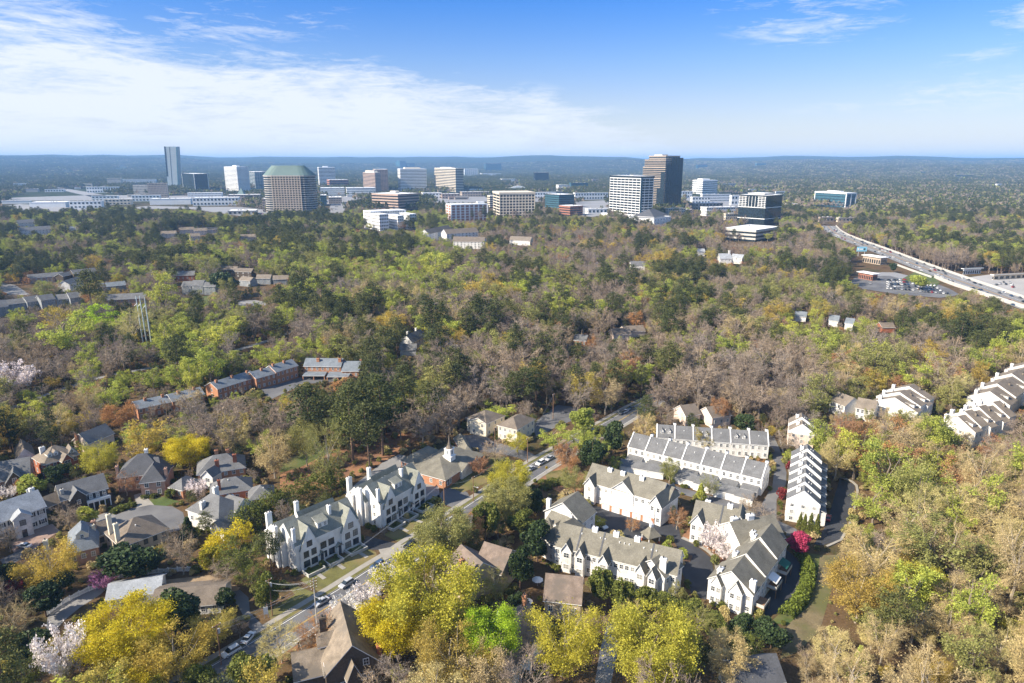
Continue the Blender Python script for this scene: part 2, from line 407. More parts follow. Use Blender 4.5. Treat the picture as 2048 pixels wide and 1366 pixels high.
def weeping(seed, hgt=7, wid=11, n=5200, leaf=.24):
    """flat wide flowering tree: many spreading stems covered with blossom"""
    T = TM(seed); r = T.r; A, B, W, P = [], [], [], []
    for i in range(26):
        t = 2*math.pi*i/26+r.uniform(-.15, .15); e = r.uniform(.25, 1.25); L = wid/2*r.uniform(.75, 1.05)
        tip = np.array([math.cos(t)*L*math.cos(e*.75), math.sin(t)*L*math.cos(e*.75), hgt*(.42+.55*math.sin(e))])
        mid = tip*[.45, .45, .62]
        T.trunk.tube([(0, 0, hgt*.12), mid, tip], [.12, .07, .03], 0, 4, False)
        for j in range(20):
            q = r.uniform(.35, 1.0); a = (np.array([0, 0, hgt*.12])*(1-q)**2+2*mid*q*(1-q)+tip*q*q)
            d = r.normal(size=3)*[1, 1, .5]; d /= np.linalg.norm(d); b = a+d*wid*.085*r.uniform(.6, 1.5)
            A.append(a); B.append(b); W.append(.05); k = n//520; s_ = r.random((k, 1)); P.append(a*(1-s_)+b*s_+r.normal(size=(k, 3))*.16)
    T.trunk.tube([(0, 0, -.4), (0, 0, hgt*.2)], [.2, .15], 0, 6)
    T.twigs(A, B, W); T.leaves(np.concatenate(P), leaf); T.trunk.m = [0]*len(T.trunk.f)
    return T
bark_grey = surf('bark_grey', (.22, .18, .14), .95, .25, 2, 9)
bark_pale = surf('bark_pale', (.34, .29, .22), .95, .2, 2, 9)
bark_brown = surf('bark_brown', (.17, .11, .075), .95, .25, 2, 9)
LM = {
 'pine': leafmat('pine_needles', [(.062, .076, .026), (.092, .105, .034), (.125, .13, .042), (.078, .09, .034)], .45, .15),
 'bare': leafmat('bare_twigs', [(.26, .20, .155), (.33, .26, .19), (.29, .245, .21), (.37, .28, .18), (.28, .22, .18)], .25, .1),
 'tan': leafmat('budding_twigs', [(.50, .39, .19), (.42, .33, .18), (.55, .43, .19), (.46, .42, .17)], .25, .15),
 'lime': leafmat('lime_leaves', [(.38, .42, .08), (.46, .50, .09), (.33, .37, .08), (.50, .50, .09)], .28, .35),
 'olive': leafmat('olive_leaves', [(.27, .27, .09), (.33, .31, .10), (.24, .25, .08), (.37, .35, .11)], .3, .25),
 'gold': leafmat('gold_leaves', [(.50, .38, .07), (.44, .31, .08), (.42, .35, .08), (.56, .42, .08)], .25, .3),
 'rust': leafmat('rust_leaves', [(.46, .24, .09), (.40, .22, .10), (.33, .18, .10)], .3, .2),
 'yellow': leafmat('yellow_leaves', [(.60, .50, .03), (.66, .55, .04)], .32, .4),
 'yelgreen': leafmat('yellow_green_leaves', [(.50, .44, .05), (.46, .43, .06)], .28, .35),
 'bright': leafmat('bright_green_leaves', [(.36, .50, .03), (.40, .54, .04)], .25, .35),
 'green': leafmat('green_leaves', [(.135, .155, .032), (.165, .18, .04)], .35, .25),
 'dark': leafmat('dark_leaves', [(.030, .050, .019), (.045, .068, .024), (.055, .08, .028)], .4, .08, rough=.5),
 'white': leafmat('white_blossom', [(0.850, 0.762, 0.739), (0.850, 0.829, 0.784)], .12, .25),
 'pink': leafmat('pink_blossom', [(.44, .20, .36), (.5, .27, .42)], .25, .25),
 'magenta': leafmat('magenta_blossom', [(.40, .05, .11), (.46, .07, .14)], .3, .25),
 'maroon': leafmat('maroon_leaves', [(0.210, 0.033, 0.042), (0.255, 0.053, 0.045)], .3, .2),
}
PROTO = {}
def reg(kind, T, leaf, bark, hgt, wid):
    PROTO.setdefault(kind, []).append((T.finish(kind, LM[leaf], bark), hgt, wid))
for i in range(4): reg('pine', pine(20+i, 22, 8+i*.5, .42+.04*i, 12, 22, .5), 'pine', bark_brown, 22, 8.5)
for i in range(4): reg('bare', broadleaf(40+i, 19, 12, .25, 9, 0, detail=.95, tw=.075), 'bare', bark_grey, 19, 12)
for i in range(3): reg('tan', broadleaf(50+i, 19, 12.5, .22, 10, 1, .2, detail=1.15, tw=.055, spreadleaf=.3), 'tan', bark_pale, 19, 12.5)
for i in range(4): reg('leafy', broadleaf(60+i, 18, 10.5, .22, 9, 10, .33, detail=.66, tw=.06, spreadleaf=.42), 'lime', bark_grey, 18, 10.5)
for i in range(3): reg('half', broadleaf(70+i, 18, 11, .22, 9, 5, .3, detail=.8, tw=.075, spreadleaf=.38), 'olive', bark_grey, 18, 11)
for i in range(3): reg('dense', dense(80+i, 12, 9.5, 5200, .48), 'dark', bark_brown, 12, 9.5)
for i in range(2): reg('cone', dense(90+i, 10, 4.4, 3600, .42, True), 'green', bark_brown, 10, 4.4)
for i in range(2): reg('bush', dense(95+i, 2.2, 3, 900, .3, low=.0, lobes=9), 'green', bark_brown, 2.2, 3)
for i in range(2): reg('blossom', weeping(100+i), 'white', bark_grey, 7, 11)
for i in range(3): reg('bigleaf', broadleaf(110+i, 19, 16, .2, 16, 13, .25, detail=1.0, tw=.06, spreadleaf=.5), 'yellow', bark_grey, 19, 16)
for i in range(2): reg('bigbare', broadleaf(120+i, 18, 14, .2, 12, 0, detail=1.1, tw=.06), 'bare', bark_pale, 18, 14)
for i in range(2): reg('bigbud', broadleaf(130+i, 18, 15, .2, 12, 5, .24, detail=1.1, tw=.06, spreadleaf=.4), 'gold', bark_pale, 18, 15)
# ---------------------------------------------------------------- trees as things
KINDNAME = {  # kind -> (object name, category, proto, leaf material override, words)
 'pine': ('pine_tree', 'pine tree', 'pine', None, 'tall dark green pine'),
 'bare': ('bare_tree', 'bare tree', 'bare', None, 'leafless grey-brown tree'),
 'tan': ('budding_tree', 'budding tree', 'tan', None, 'leafless tan tree with swelling buds'),
 'leafy': ('leafy_tree', 'leafy tree', 'leafy', None, 'lime green tree in fresh leaf'),
 'half': ('olive_tree', 'olive green tree', 'half', None, 'olive green tree in thin new leaf'),
 'gold': ('golden_tree', 'golden tree', 'half', 'gold', 'golden yellow flowering oak'),
 'rust': ('rust_tree', 'rust tree', 'half', 'rust', 'rust orange tree in new leaf'),
}
TREES = []          # world x, y, radius of everything planted by hand
def put_tree(name, proto, x, y, hgt, wid, label, cat, group=None, leaf=None, rz=None, var=None, bark=None, kinds=None, z=0.0):
    lst = PROTO[proto]; (tm, cm), h0, w0 = lst[(var if var is not None else random.randrange(len(lst))) % len(lst)]
    e = empty(name, (x, y, z), random.uniform(0, 6.28) if rz is None else rz); tag(e, label, cat, group)
    s = (wid/w0, wid/w0, hgt/h0)
    a = place('trunk', tm, e, (0, 0, 0), 0, s); b = place('crown', cm, e, (0, 0, 0), 0, s)
    if leaf: b.material_slots[0].link = 'OBJECT'; b.material_slots[0].material = LM[leaf]
    if bark: a.material_slots[0].link = 'OBJECT'; a.material_slots[0].material = bark
    return e
def hero(cx, cy, w, proto, name, label, cat, leaf=None, asp=1.15, cf=.58, group=None, var=None, bark=None):
    """tree whose crown shows round (cx,cy) with width w in the photograph; cf: crown centre as a share of its height"""
    z = 8.0
    for _ in range(6):
        g = G(cx, cy, z); zc = PR(*g)[2]; wid = w*zc/F; hgt = wid*asp; z = hgt*cf
    TREES.append((g[0], g[1], wid/2))
    return put_tree(name, proto, g[0], g[1], hgt, wid, label, cat, group, leaf, var=var, bark=bark)
ZONES = [ # px, py, pine, bare, tan, leafy, half, gold, rust
 (60, 440, 5, 2, 0, 2, 1, .3, .2), (300, 440, 7, 1.5, 0, 1.5, 1, .2, 0), (520, 450, 5, 2.5, 0, 2, 1, .3, .3), (700, 480, 3, 2, 0, 5, 2, 0, .2), (850, 500, 2, 4, 0, 5, 1, .3, .3),
 (60, 500, 5, 2, 0, 4, 1, .3, .3), (250, 510, 4.5, 3, 0, 3, 2, .2, .6), (450, 500, 5, 2, 0, 3, 2, .4, .4), (620, 540, 4, 3, 0, 4, 2, .3, .3), (100, 600, 3, 5, .5, 3, 2, .2, .2),
 (350, 600, 2.5, 5, .5, 3, 2, 1, .3), (560, 640, 2, 4, .5, 3.5, 2, .5, .2), (150, 700, 2.5, 4, .5, 3, 2, .2, .2), (380, 690, 4, 2.5, .3, 4, 2, .2, .3), (60, 800, 3, 3.5, .5, 2, 2, .3, .6),
 (950, 560, 1.2, 8, 0, 1, 1, .7, .5), (1100, 520, 2, 8, 0, 1, 1.2, .5, .5), (1300, 500, 2.5, 7, 0, .8, 1.5, .8, .6), (1480, 520, 3, 6, 0, .6, 1, .9, .5), (800, 600, 1.5, 7, .5, 1.2, 1.5, 1.2, .4),
 (1150, 600, 3.5, 5, 0, 2.2, 2, .3, .2), (1350, 620, 5, 4, 0, 1.6, 1.5, .4, .5), (1550, 600, 3.5, 5, 0, 1.5, 2, .4, .3), (950, 660, 3, 5, 1, 1.5, 2, .5, .2), (1150, 700, 6.5, 2.5, 0, 1, 2, .3, .4),
 (1350, 720, 3, 6, 0, 2, 1, .2, .2), (1550, 700, 2.5, 6, .5, 2.5, 1, .3, .2), (1500, 760, 1.5, 6, 1, 2.5, 1, .3, .2), (700, 700, 4.5, 3, .5, 2, 2, 1.2, .2), (560, 790, 5, 3, .5, 2, 1.5, .6, .4),
 (720, 830, 8, 2, .5, .5, 2, .2, .2), (900, 770, 6, 3, .5, 2.4, 1.5, .5, .2), (1050, 780, 6, 3, .5, 1.6, 1.5, .3, .3), (1180, 790, 3, 5, 1, 1, 1, .3, .6), (500, 870, 3, 3, 2, 1, 2, .6, .3),
 (1700, 560, 5, 3, 0, 3, 2, .4, .4), (1850, 480, 5, 3, 0, 3, 2.5, .4, .5), (2000, 500, 5, 2.5, 0, 3.5, 2.5, .3, .5), (1720, 640, 4, 4, 0, 2, 2, .4, .4), (1900, 660, 3.5, 3, 0, 3.5, 2.5, 1, .3),
 (2020, 640, 3, 3, 0, 4, 2.5, .8, .2), (1700, 760, 1, 7, 2, 2, 1, .3, .3), (1880, 740, 1.5, 5, 2, 2.5, 1.5, .5, .3), (1650, 440, 3, 6, 0, 1, 1, .4, .3), (1800, 410, 3, 7, 0, .6, 1, .2, .3), (2000, 420, 3, 6.5, 0, 1, 1.4, .2, .3),
 (1700, 880, .6, 2.5, 5, 2.2, 2, .4, .9), (1900, 900, .6, 2, 6, 2.6, 2, .4, .4), (1800, 1000, .3, 1.5, 6, 2.4, 2, .4, .1), (2000, 1000, .2, 1.5, 7, 1, 1.3, 1, .1),
 (1750, 1150, .3, .8, 6, 1.2, 2, 2.2, 0), (1950, 1150, .2, 1, 8, .8, 1.5, .8, 0), (1800, 1300, .3, .8, 8, .8, 1.2, 1, 0), (2000, 1300, .2, .8, 9, .4, .8, 1, 0),
 (1250, 340, 7, 3, 0, .4, 1, 0, 0), (600, 340, 7, 2, 0, .5, 1, 0, 0), (1000, 350, 7, 2, 0, .6, 1, 0, 0), (1800, 350, 4, 6, 0, .3, 1, 0, 0), (60, 350, 6, 3, 0, .5, 1, 0, 0),
 (50, 1050, 2, 3, 1, 1, 2, 1, .3), (300, 1250, 3, 2, 1, 1, 2, 2, 0), (900, 1050, 4, 1, 1, 0, 2, 1, 1), (1150, 1250, 3, 1, 2, 1, 2, 1, 0), (1500, 1300, 3, 1, 2, 0, 3, 0, 0),
]
KL = ['pine', 'bare', 'tan', 'leafy', 'half', 'gold', 'rust']
ZP = np.array([z[:2] for z in ZONES], float); ZW = np.array([z[2:] for z in ZONES], float); ZW *= np.array([.64, 1.65, 1.3, 1.15, .8, .9, .9]); ZW /= ZW.sum(1)[:, None]
def lownoise(x, y, s, seed):
    r = np.random.default_rng(seed); out = 0
    for k in range(5):
        a = r.uniform(0, 6.28); f = s*r.uniform(.6, 1.8); out = out+np.sin((x*math.cos(a)+y*math.sin(a))*f+r.uniform(0, 6.28))
    return out/5**.5
def scatter(dmin, dmax, step):
    xs, ys = [], []
    y = dmin*.6
    while y < dmax:
        half = y*.86+70; nx = int(2*half/step)
        xr = -half+step*(np.arange(nx)+RNG.random(nx)*.9); yr = y+step*(RNG.random(nx)-.5)*.95
        xs.append(xr); ys.append(yr); y += step
    x = np.concatenate(xs); y = np.concatenate(ys); d = np.hypot(x, y); k = (y > dmin) & (y < dmax)
    return x[k], y[k]
def in_polys(px, py, polys):
    out = np.zeros(len(px), bool)
    for poly in polys:
        c = np.zeros(len(px), bool); n = len(poly)
        for i in range(n):
            x1, y1 = poly[i]; x2, y2 = poly[(i+1) % n]
            if y1 == y2: continue
            c ^= ((y1 > py) != (y2 > py)) & (px < (x2-x1)*(py-y1)/(y2-y1)+x1)
        out |= c
    return out
def forest():
    x, y = scatter(118, 1560, 9.3)
    hgt = 17.5*(1+.28*RNG.normal(size=len(x)).clip(-2, 2)*.8+.14*lownoise(x, y, .012, 3)); hgt = hgt.clip(9, 28)
    x2, y2 = scatter(130, 620, 7.4); x = np.r_[x, x2]; y = np.r_[y, y2]; hgt = np.r_[hgt, RNG.uniform(4.5, 9.5, len(x2))]
    def proj(z):
        zc = y*cp-(z-H)*sp; yc = y*sp+(z-H)*cp
        return 1024+F*x/zc, 683-F*yc/zc, zc
    px, py, zc = proj(hgt*.65)
    gx, gy, _ = proj(hgt*0)
    gx, gy, _ = proj(hgt*0)
    D2 = (px[:, None]-ZP[:, 0])**2+((py[:, None]-ZP[:, 1])*1.6)**2
    W = (1/(D2+900)**1.5) @ ZW; W /= W.sum(1)[:, None]
    # patches: kinds come in groves
    for k in range(7): W[:, k] *= np.exp(1.15*lownoise(x, y, .035, 40+k)+.55*lownoise(x, y, .011, 60+k))
    W /= W.sum(1)[:, None]
    u = RNG.random(len(x)); kind = (W.cumsum(1) < u[:, None]).sum(1).clip(0, 6)
    hgt = np.where(kind == 0, hgt*1.22, hgt); hgt = np.where(kind == 6, hgt*.75, hgt)
    wid = hgt*np.array([.46, .84, .78, .74, .80, .78, .85])[kind]*(1+.15*RNG.normal(size=len(x)).clip(-2, 2))
    px, py, zc = proj(hgt*.62)
    ok = np.ones(len(x), bool)
    ok &= ~in_polys(gx, gy, NOTREE)
    for (fx, fy, c, s, lx, ly) in FOOT:
        u_ = (x-fx)*c+(y-fy)*s; v_ = -(x-fx)*s+(y-fy)*c
        ok &= ~((np.abs(u_) < lx+wid*.32) & (np.abs(v_) < ly+wid*.32))
    for (tx, ty, tr) in TREES: ok &= np.hypot(x-tx, y-ty) > tr*.72+wid*.32
    K = np.array(KEEP); rx = wid*F/zc*.42; ry = hgt*F/zc*.36
    idx = np.where(ok)[0]
    for s0 in range(0, len(idx), 400):
        ii = idx[s0:s0+400]
        hit = (((px[ii, None]-K[None, :, 0])/(rx[ii, None]+1))**2+((py[ii, None]-K[None, :, 1])/(ry[ii, None]+1))**2 < 1) & (y[ii, None] < K[None, :, 2]+2)
        # trunk in front of the sample
        hit |= (np.abs(px[ii, None]-K[None, :, 0]) < 2) & (K[None, :, 1] > py[ii, None]) & (K[None, :, 1] < gy[ii, None]) & (y[ii, None] < K[None, :, 2])
        ok[ii] &= ~hit.any(1)
    x, y, hgt, wid, kind, px, py, zc = [a[ok] for a in (x, y, hgt, wid, kind, px, py, zc)]
    vis = (px > -40) & (px < 2088) & (py < 1420) & (py > 200)
    for k, kn in enumerate(KL):
        name, cat, proto, leaf, words = KINDNAME[kn]
        ii = np.where(kind == k)[0]; show = np.where(vis[ii], hgt[ii]/zc[ii], 0)
        order = ii[np.argsort(-show)]
        single = [i for i in order[:262] if vis[i]]; rest = [i for i in order if i not in set(single)]
        for i in single:
            reg_ = region(px[i], py[i], zc[i])
            put_tree(name, proto, x[i], y[i], hgt[i], wid[i], words+' '+reg_, cat, cat+'s '+reg_, leaf)
        mass(kn, proto, leaf, x[rest], y[rest], hgt[rest], wid[rest])
    print('TREES near', len(x))
def region(px, py, zc):
    if px > 1630 and zc < 420: return 'in the wooded valley beyond the hedge'
    if zc > 900: return 'in the far woods below the towers'
    if px > 1560: return 'in the woods beside the highway' if zc > 520 else 'behind the tan roofed rows'
    if px < 620 and zc > 430: return 'around the grey condominium rows'
    if zc > 560: return 'in the broad central woods'
    if zc > 330 and px < 900: return 'around the red brick rowhouses'
    if zc > 330: return 'behind the white townhouse estate'
    if px < 560: return 'behind the suburban houses and cul-de-sac'
    if zc > 250: return 'around the church and its car park'
    if px < 1000: return 'among the houses by the main road'
    return 'among the shingled houses and white townhouses'
_node_cache = {}
def protocoll(kn, proto, leaf):
    key = (proto, leaf)
    if key in _node_cache: return _node_cache[key]
    c = bpy.data.collections.new('stock_'+kn)
    for (tm, cm), h0, w0 in PROTO[proto]:
        n1, n2 = len(cm.vertices), len(tm.vertices)
        co = np.empty(n1*3); cm.vertices.foreach_get('co', co); co2 = np.empty(n2*3); tm.vertices.foreach_get('co', co2)
        V = np.concatenate([co.reshape(-1, 3), co2.reshape(-1, 3)]); V = V/np.array([w0, w0, h0])
        fs = [tuple(p.vertices) for p in cm.polygons]+[tuple(v+n1 for v in p.vertices) for p in tm.polygons]
        me = bpy.data.meshes.new('stock'); me.from_pydata(V.tolist(), [], fs)
        me.materials.append(LM[leaf] if leaf else cm.materials[0]); me.materials.append(tm.materials[0])
        me.polygons.foreach_set('material_index', [0]*len(cm.polygons)+[1]*len(tm.polygons)); me.update()
        c.objects.link(bpy.data.objects.new('stock', me))
    _node_cache[key] = c; return c
MASSN = {'pine': 'pine_woods', 'bare': 'bare_woods', 'tan': 'budding_woods', 'leafy': 'leafy_woods', 'half': 'olive_woods', 'gold': 'golden_woods', 'rust': 'rust_woods', 'far': 'distant_woods'}
def gn_points(name, coll, pts, rot, scl, seed=1, pickn=4, pick=None):
    me = bpy.data.meshes.new(name); me.from_pydata(pts, [], [])
    a = me.attributes.new('rz', 'FLOAT', 'POINT'); a.data.foreach_set('value', rot)
    a = me.attributes.new('sc', 'FLOAT_VECTOR', 'POINT'); a.data.foreach_set('vector', np.asarray(scl, dtype=np.float32).ravel())
    a = me.attributes.new('pick', 'INT', 'POINT'); a.data.foreach_set('value', (RNG.integers(0, pickn, len(pts)) if pick is None else np.array(pick)).astype(np.int32))
    o = bpy.data.objects.new(name, me); COL.objects.link(o)
    g = bpy.data.node_groups.new(name, 'GeometryNodeTree')
    g.interface.new_socket('Geometry', in_out='INPUT', socket_type='NodeSocketGeometry'); g.interface.new_socket('Geometry', in_out='OUTPUT', socket_type='NodeSocketGeometry')
    gi = g.nodes.new('NodeGroupInput'); goo = g.nodes.new('NodeGroupOutput')
    ip = g.nodes.new('GeometryNodeInstanceOnPoints'); ci = g.nodes.new('GeometryNodeCollectionInfo')
    ci.inputs['Collection'].default_value = coll; ci.inputs['Separate Children'].default_value = True; ci.inputs['Reset Children'].default_value = True
    ip.inputs['Pick Instance'].default_value = True
    def attr(nm, ty):
        n = g.nodes.new('GeometryNodeInputNamedAttribute'); n.data_type = ty; n.inputs['Name'].default_value = nm; return n.outputs['Attribute']
    cx = g.nodes.new('ShaderNodeCombineXYZ'); g.links.new(attr('rz', 'FLOAT'), cx.inputs[2])
    g.links.new(gi.outputs[0], ip.inputs['Points']); g.links.new(ci.outputs[0], ip.inputs['Instance'])
    g.links.new(attr('pick', 'INT'), ip.inputs['Instance Index']); g.links.new(cx.outputs[0], ip.inputs['Rotation'])
    g.links.new(attr('sc', 'FLOAT_VECTOR'), ip.inputs['Scale']); g.links.new(ip.outputs[0], goo.inputs[0])
    md = o.modifiers.new('scatter', 'NODES'); md.node_group = g
    return o
def mass(kn, proto, leaf, x, y, hgt, wid):
    if len(x) == 0: return
    coll = protocoll(kn, proto, leaf)
    o = gn_points(MASSN[kn], coll, [(float(a), float(b), 0.) for a, b in zip(x, y)], RNG.random(len(x))*6.28, np.stack([wid, wid, hgt], 1), pickn=len(PROTO[proto]))
    tag(o, 'distant mass of '+MASSN[kn].replace('_', ' ')+' beyond the separate trees', 'woods', kind='stuff')
def far_woods():
    # clumps of some forty crowns each; only the tops show from here
    c = bpy.data.collections.new('stock_far')
    for v in range(6):
        r = np.random.default_rng(300+v); pine_share = [.85, .6, .25, .7, .45, .3][v]; V, Fc, M = [], [], []; n = 0
        for k in range(64):
            x0, y0 = r.uniform(-46, 46, 2); h = r.uniform(11, 20); w_ = r.uniform(7, 12); t = 0 if r.random() < pine_share else (1 if r.random() < .72 else (2 if r.random() < .5 else 3))
            if t == 0: h += 4; w_ *= .8
            m_ = 46
            q = r.normal(size=(m_, 3)); q /= np.linalg.norm(q, axis=1)[:, None]; q[:, 2] = np.abs(q[:, 2])*1.15-.25
            P = np.array([x0, y0, h*.55])+q*np.array([w_/2, w_/2, h*.38])*(.75+.35*r.random((m_, 1)))
            a = r.normal(size=(m_, 3)); a /= np.linalg.norm(a, axis=1)[:, None]; b = np.cross(a, r.normal(size=(m_, 3))); b /= np.linalg.norm(b, axis=1)[:, None]
            s_ = (2.1 if t != 1 else 1.7)*(.6+.8*r.random((m_, 1)))*.5
            Q = np.stack([P-a*s_-b*s_*.7, P+a*s_*.4-b*s_, P+a*s_+b*s_*.6, P-a*s_*.6+b*s_], 1).reshape(-1, 3)
            V.append(Q); Fc += (n+np.arange(m_)[:, None]*4+np.arange(4)[None, :]).tolist(); M += [t]*m_; n += 4*m_
        me = bpy.data.meshes.new('stock'); me.from_pydata(np.concatenate(V).tolist(), [], Fc)
        for nm in ('pine', 'bare', 'olive', 'lime'): me.materials.append(LM[nm])
        me.polygons.foreach_set('material_index', M); me.update(); c.objects.link(bpy.data.objects.new('stock', me))
    pts, rot, scl, pk = [], [], [], []; y = 1560.
    polys = NOTREE
    while y < 9800:
        st = 62+max(0, y-3500)*.008; half = y*.84+150; nx = int(2*half/st)
        for i in range(nx):
            x = -half+st*(i+random.random()*.8); yy = y+random.uniform(-.5, .5)*st
            p = PR(x, yy, 0)
            if any(inside(p[0], p[1], q) for q in polys): continue
            if any(abs(p[0]-k[0]) < 46*F/p[2] and abs(p[1]-(17*F/p[2])*.5-k[1]) < 13*F/p[2]+1 and yy < k[2]+30 for k in KEEPF): continue
            pk.append(random.choice((0, 1, 1, 3, 3, 4)) if x/yy < .22 and random.random() < .8 else random.choice((2, 2, 5, 5, 4, 3))); pts.append((x, yy, hills(x, yy)-1)); rot.append(random.uniform(0, 6.28)); s = st/62*random.uniform(.95, 1.2); scl.append((s, s, random.uniform(.85, 1.25)))
        y += st
    o = gn_points('distant_woods', c, pts, rot, scl, pickn=6, pick=pk); tag(o, 'mixed woods running to the hazy blue hills', 'woods', kind='stuff'); print('clumps', len(pts))
KEEPF = []
# ---------------------------------------------------------------- building materials
M_ = {
 'white': stripes('white_painted_siding', (.74, .725, .69), (.64, .625, .59), .35),
 'whitebrick': surf('white_painted_brick', (.82, .81, .78), .8, .07, .6, 6, tint=(.72, .69, .64)),
 'cream': surf('cream_stucco', (.74, .66, .50), .9, .08, .5, 4),
 'greysiding': stripes('dark_grey_siding', (.13, .125, .12), (.09, .088, .085), .3),
 'midgrey': stripes('blue_grey_siding', (.30, .32, .33), (.22, .24, .25), .3),
 'brownsiding': stripes('brown_siding', (.115, .09, .065), (.08, .06, .045), .3),
 'redbrick': surf('red_brick', (.33, .12, .065), .9, .16, .8, 7),
 'orangebrick': surf('orange_brick', (.42, .205, .115), .9, .16, .8, 7),
 'pinkbrick': surf('pink_brown_brick', (.42, .26, .19), .9, .16, .8, 7),
 'stone': surf('tan_stucco_stone', (.46, .38, .28), .9, .14, .8, 5),
 'peach': stripes('peach_siding', (.74, .62, .52), (.62, .5, .42), .35),
 'slate': stripes('grey_shingles', (.17, .172, .172), (.12, .12, .122), .11),
 'slateb': stripes('blue_grey_shingles', (.20, .225, .25), (.14, .16, .18), .11),
 'slatel': stripes('light_grey_slate', (.36, .38, .40), (.25, .27, .29), .12),
 'darkroof': stripes('charcoal_shingles', (.105, .108, .115), (.07, .072, .08), .11),
 'tanroof': stripes('tan_shingles', (.23, .195, .155), (.17, .14, .11), .11),
 'taupe': stripes('taupe_shingles', (.21, .195, .155), (.15, .14, .112), .11),
 'greenroof': stripes('grey_green_shingles', (.25, .255, .215), (.19, .195, .165), .11),
 'brownroof': stripes('brown_shingles', (.20, .165, .13), (.14, .115, .09), .11),
 'cedar': surf('weathered_cedar_shakes', (.215, .175, .13), .95, .30, .5, 4.5, tint=(.17, .145, .115)),
 'cedarb': surf('brown_cedar_shakes', (.20, .155, .125), .95, .30, .5, 4.5, tint=(.15, .125, .105)),
 'metalroof': surf('white_membrane_roof', (.84, .84, .83), .6, .06, .05, .6),
 'trim': surf('white_trim', (.82, .81, .78), .6, .04),
 'black': surf('black_metal', (.03, .03, .032), .5, .1),
 'concrete': surf('concrete', (.46, .44, .40), .9, .12, .3, 3),
 'pale': surf('pale_concrete', (.50, .48, .44), .9, .10, .3, 3),
 'wood': surf('brown_wood', (.24, .14, .08), .85, .2, 1, 6),
 'glass': glassy('window_glass', (.05, .06, .07)),
 'bglass': glassy('blue_green_glass', (.05, .12, .15), .1, .7),
 'dglass': glassy('dark_glass', (.02, .03, .036), .08, .7),
 'white2': surf('white_precast', (.80, .80, .78), .7, .05, .05, .5),
 'tan2': surf('tan_precast', (.42, .34, .27), .8, .06, .05, .5),
 'beige2': surf('beige_precast', (.66, .58, .46), .8, .06, .05, .5),
 'rose2': surf('rose_brown_precast', (.42, .31, .25), .8, .06, .05, .5),
 'grey2': surf('grey_precast', (.40, .38, .36), .8, .06, .05, .5),
 'brick2': surf('far_red_brick', (.33, .15, .10), .9, .08, .05, .5),
 'copper': surf('green_copper_roof', (.12, .18, .165), .6, .08, .05, .5),
 'steel': surf('galvanised_steel', (.45, .46, .47), .5, .1),
 'green': surf('green_awning', (.02, .12, .09), .7, .1),
}
def fin(me_cache={}):
    pass
_win = {}
def window_mesh(w, h, kind='w'):
    key = (round(w, 1), round(h, 1), kind)
    if key in _win: return _win[key]
    fr = {'w': M_['trim'], 'k': M_['black'], 't': M_['stone']}[kind[0]]
    a = MB(); b = MB(); w, h = key[0], key[1]; t = .11; o, u, v = (0, 0), (1, 0), (0, 1)
    for (x0, x1, z0, z1) in ((-w/2-t, w/2+t, h/2, h/2+t), (-w/2-t*1.6, w/2+t*1.6, -h/2-t, -h/2), (-w/2-t, -w/2, -h/2, h/2), (w/2, w/2+t, -h/2, h/2)):
        a.box(o, u, v, x0, x1, -.09, .0, z0, z1, fr)
    a.box(o, u, v, -.03, .03, -.065, 0, -h/2, h/2, fr); a.box(o, u, v, -w/2, -.03, -.064, 0, -.03, .03, fr); a.box(o, u, v, .03, w/2, -.064, 0, -.03, .03, fr)
    if 's' in kind:
        for sx in (-1, 1): a.box(o, u, v, min(sx*(w/2+t+.05), sx*(w/2+t+.5)), max(sx*(w/2+t+.05), sx*(w/2+t+.5)), -.07, 0, -h/2, h/2, M_['black'])
    b.box(o, u, v, -w/2, w/2, -.04, .02, -h/2, h/2, M_['glass'])
    _win[key] = (a.mesh('window'), b.mesh('pane')); return _win[key]
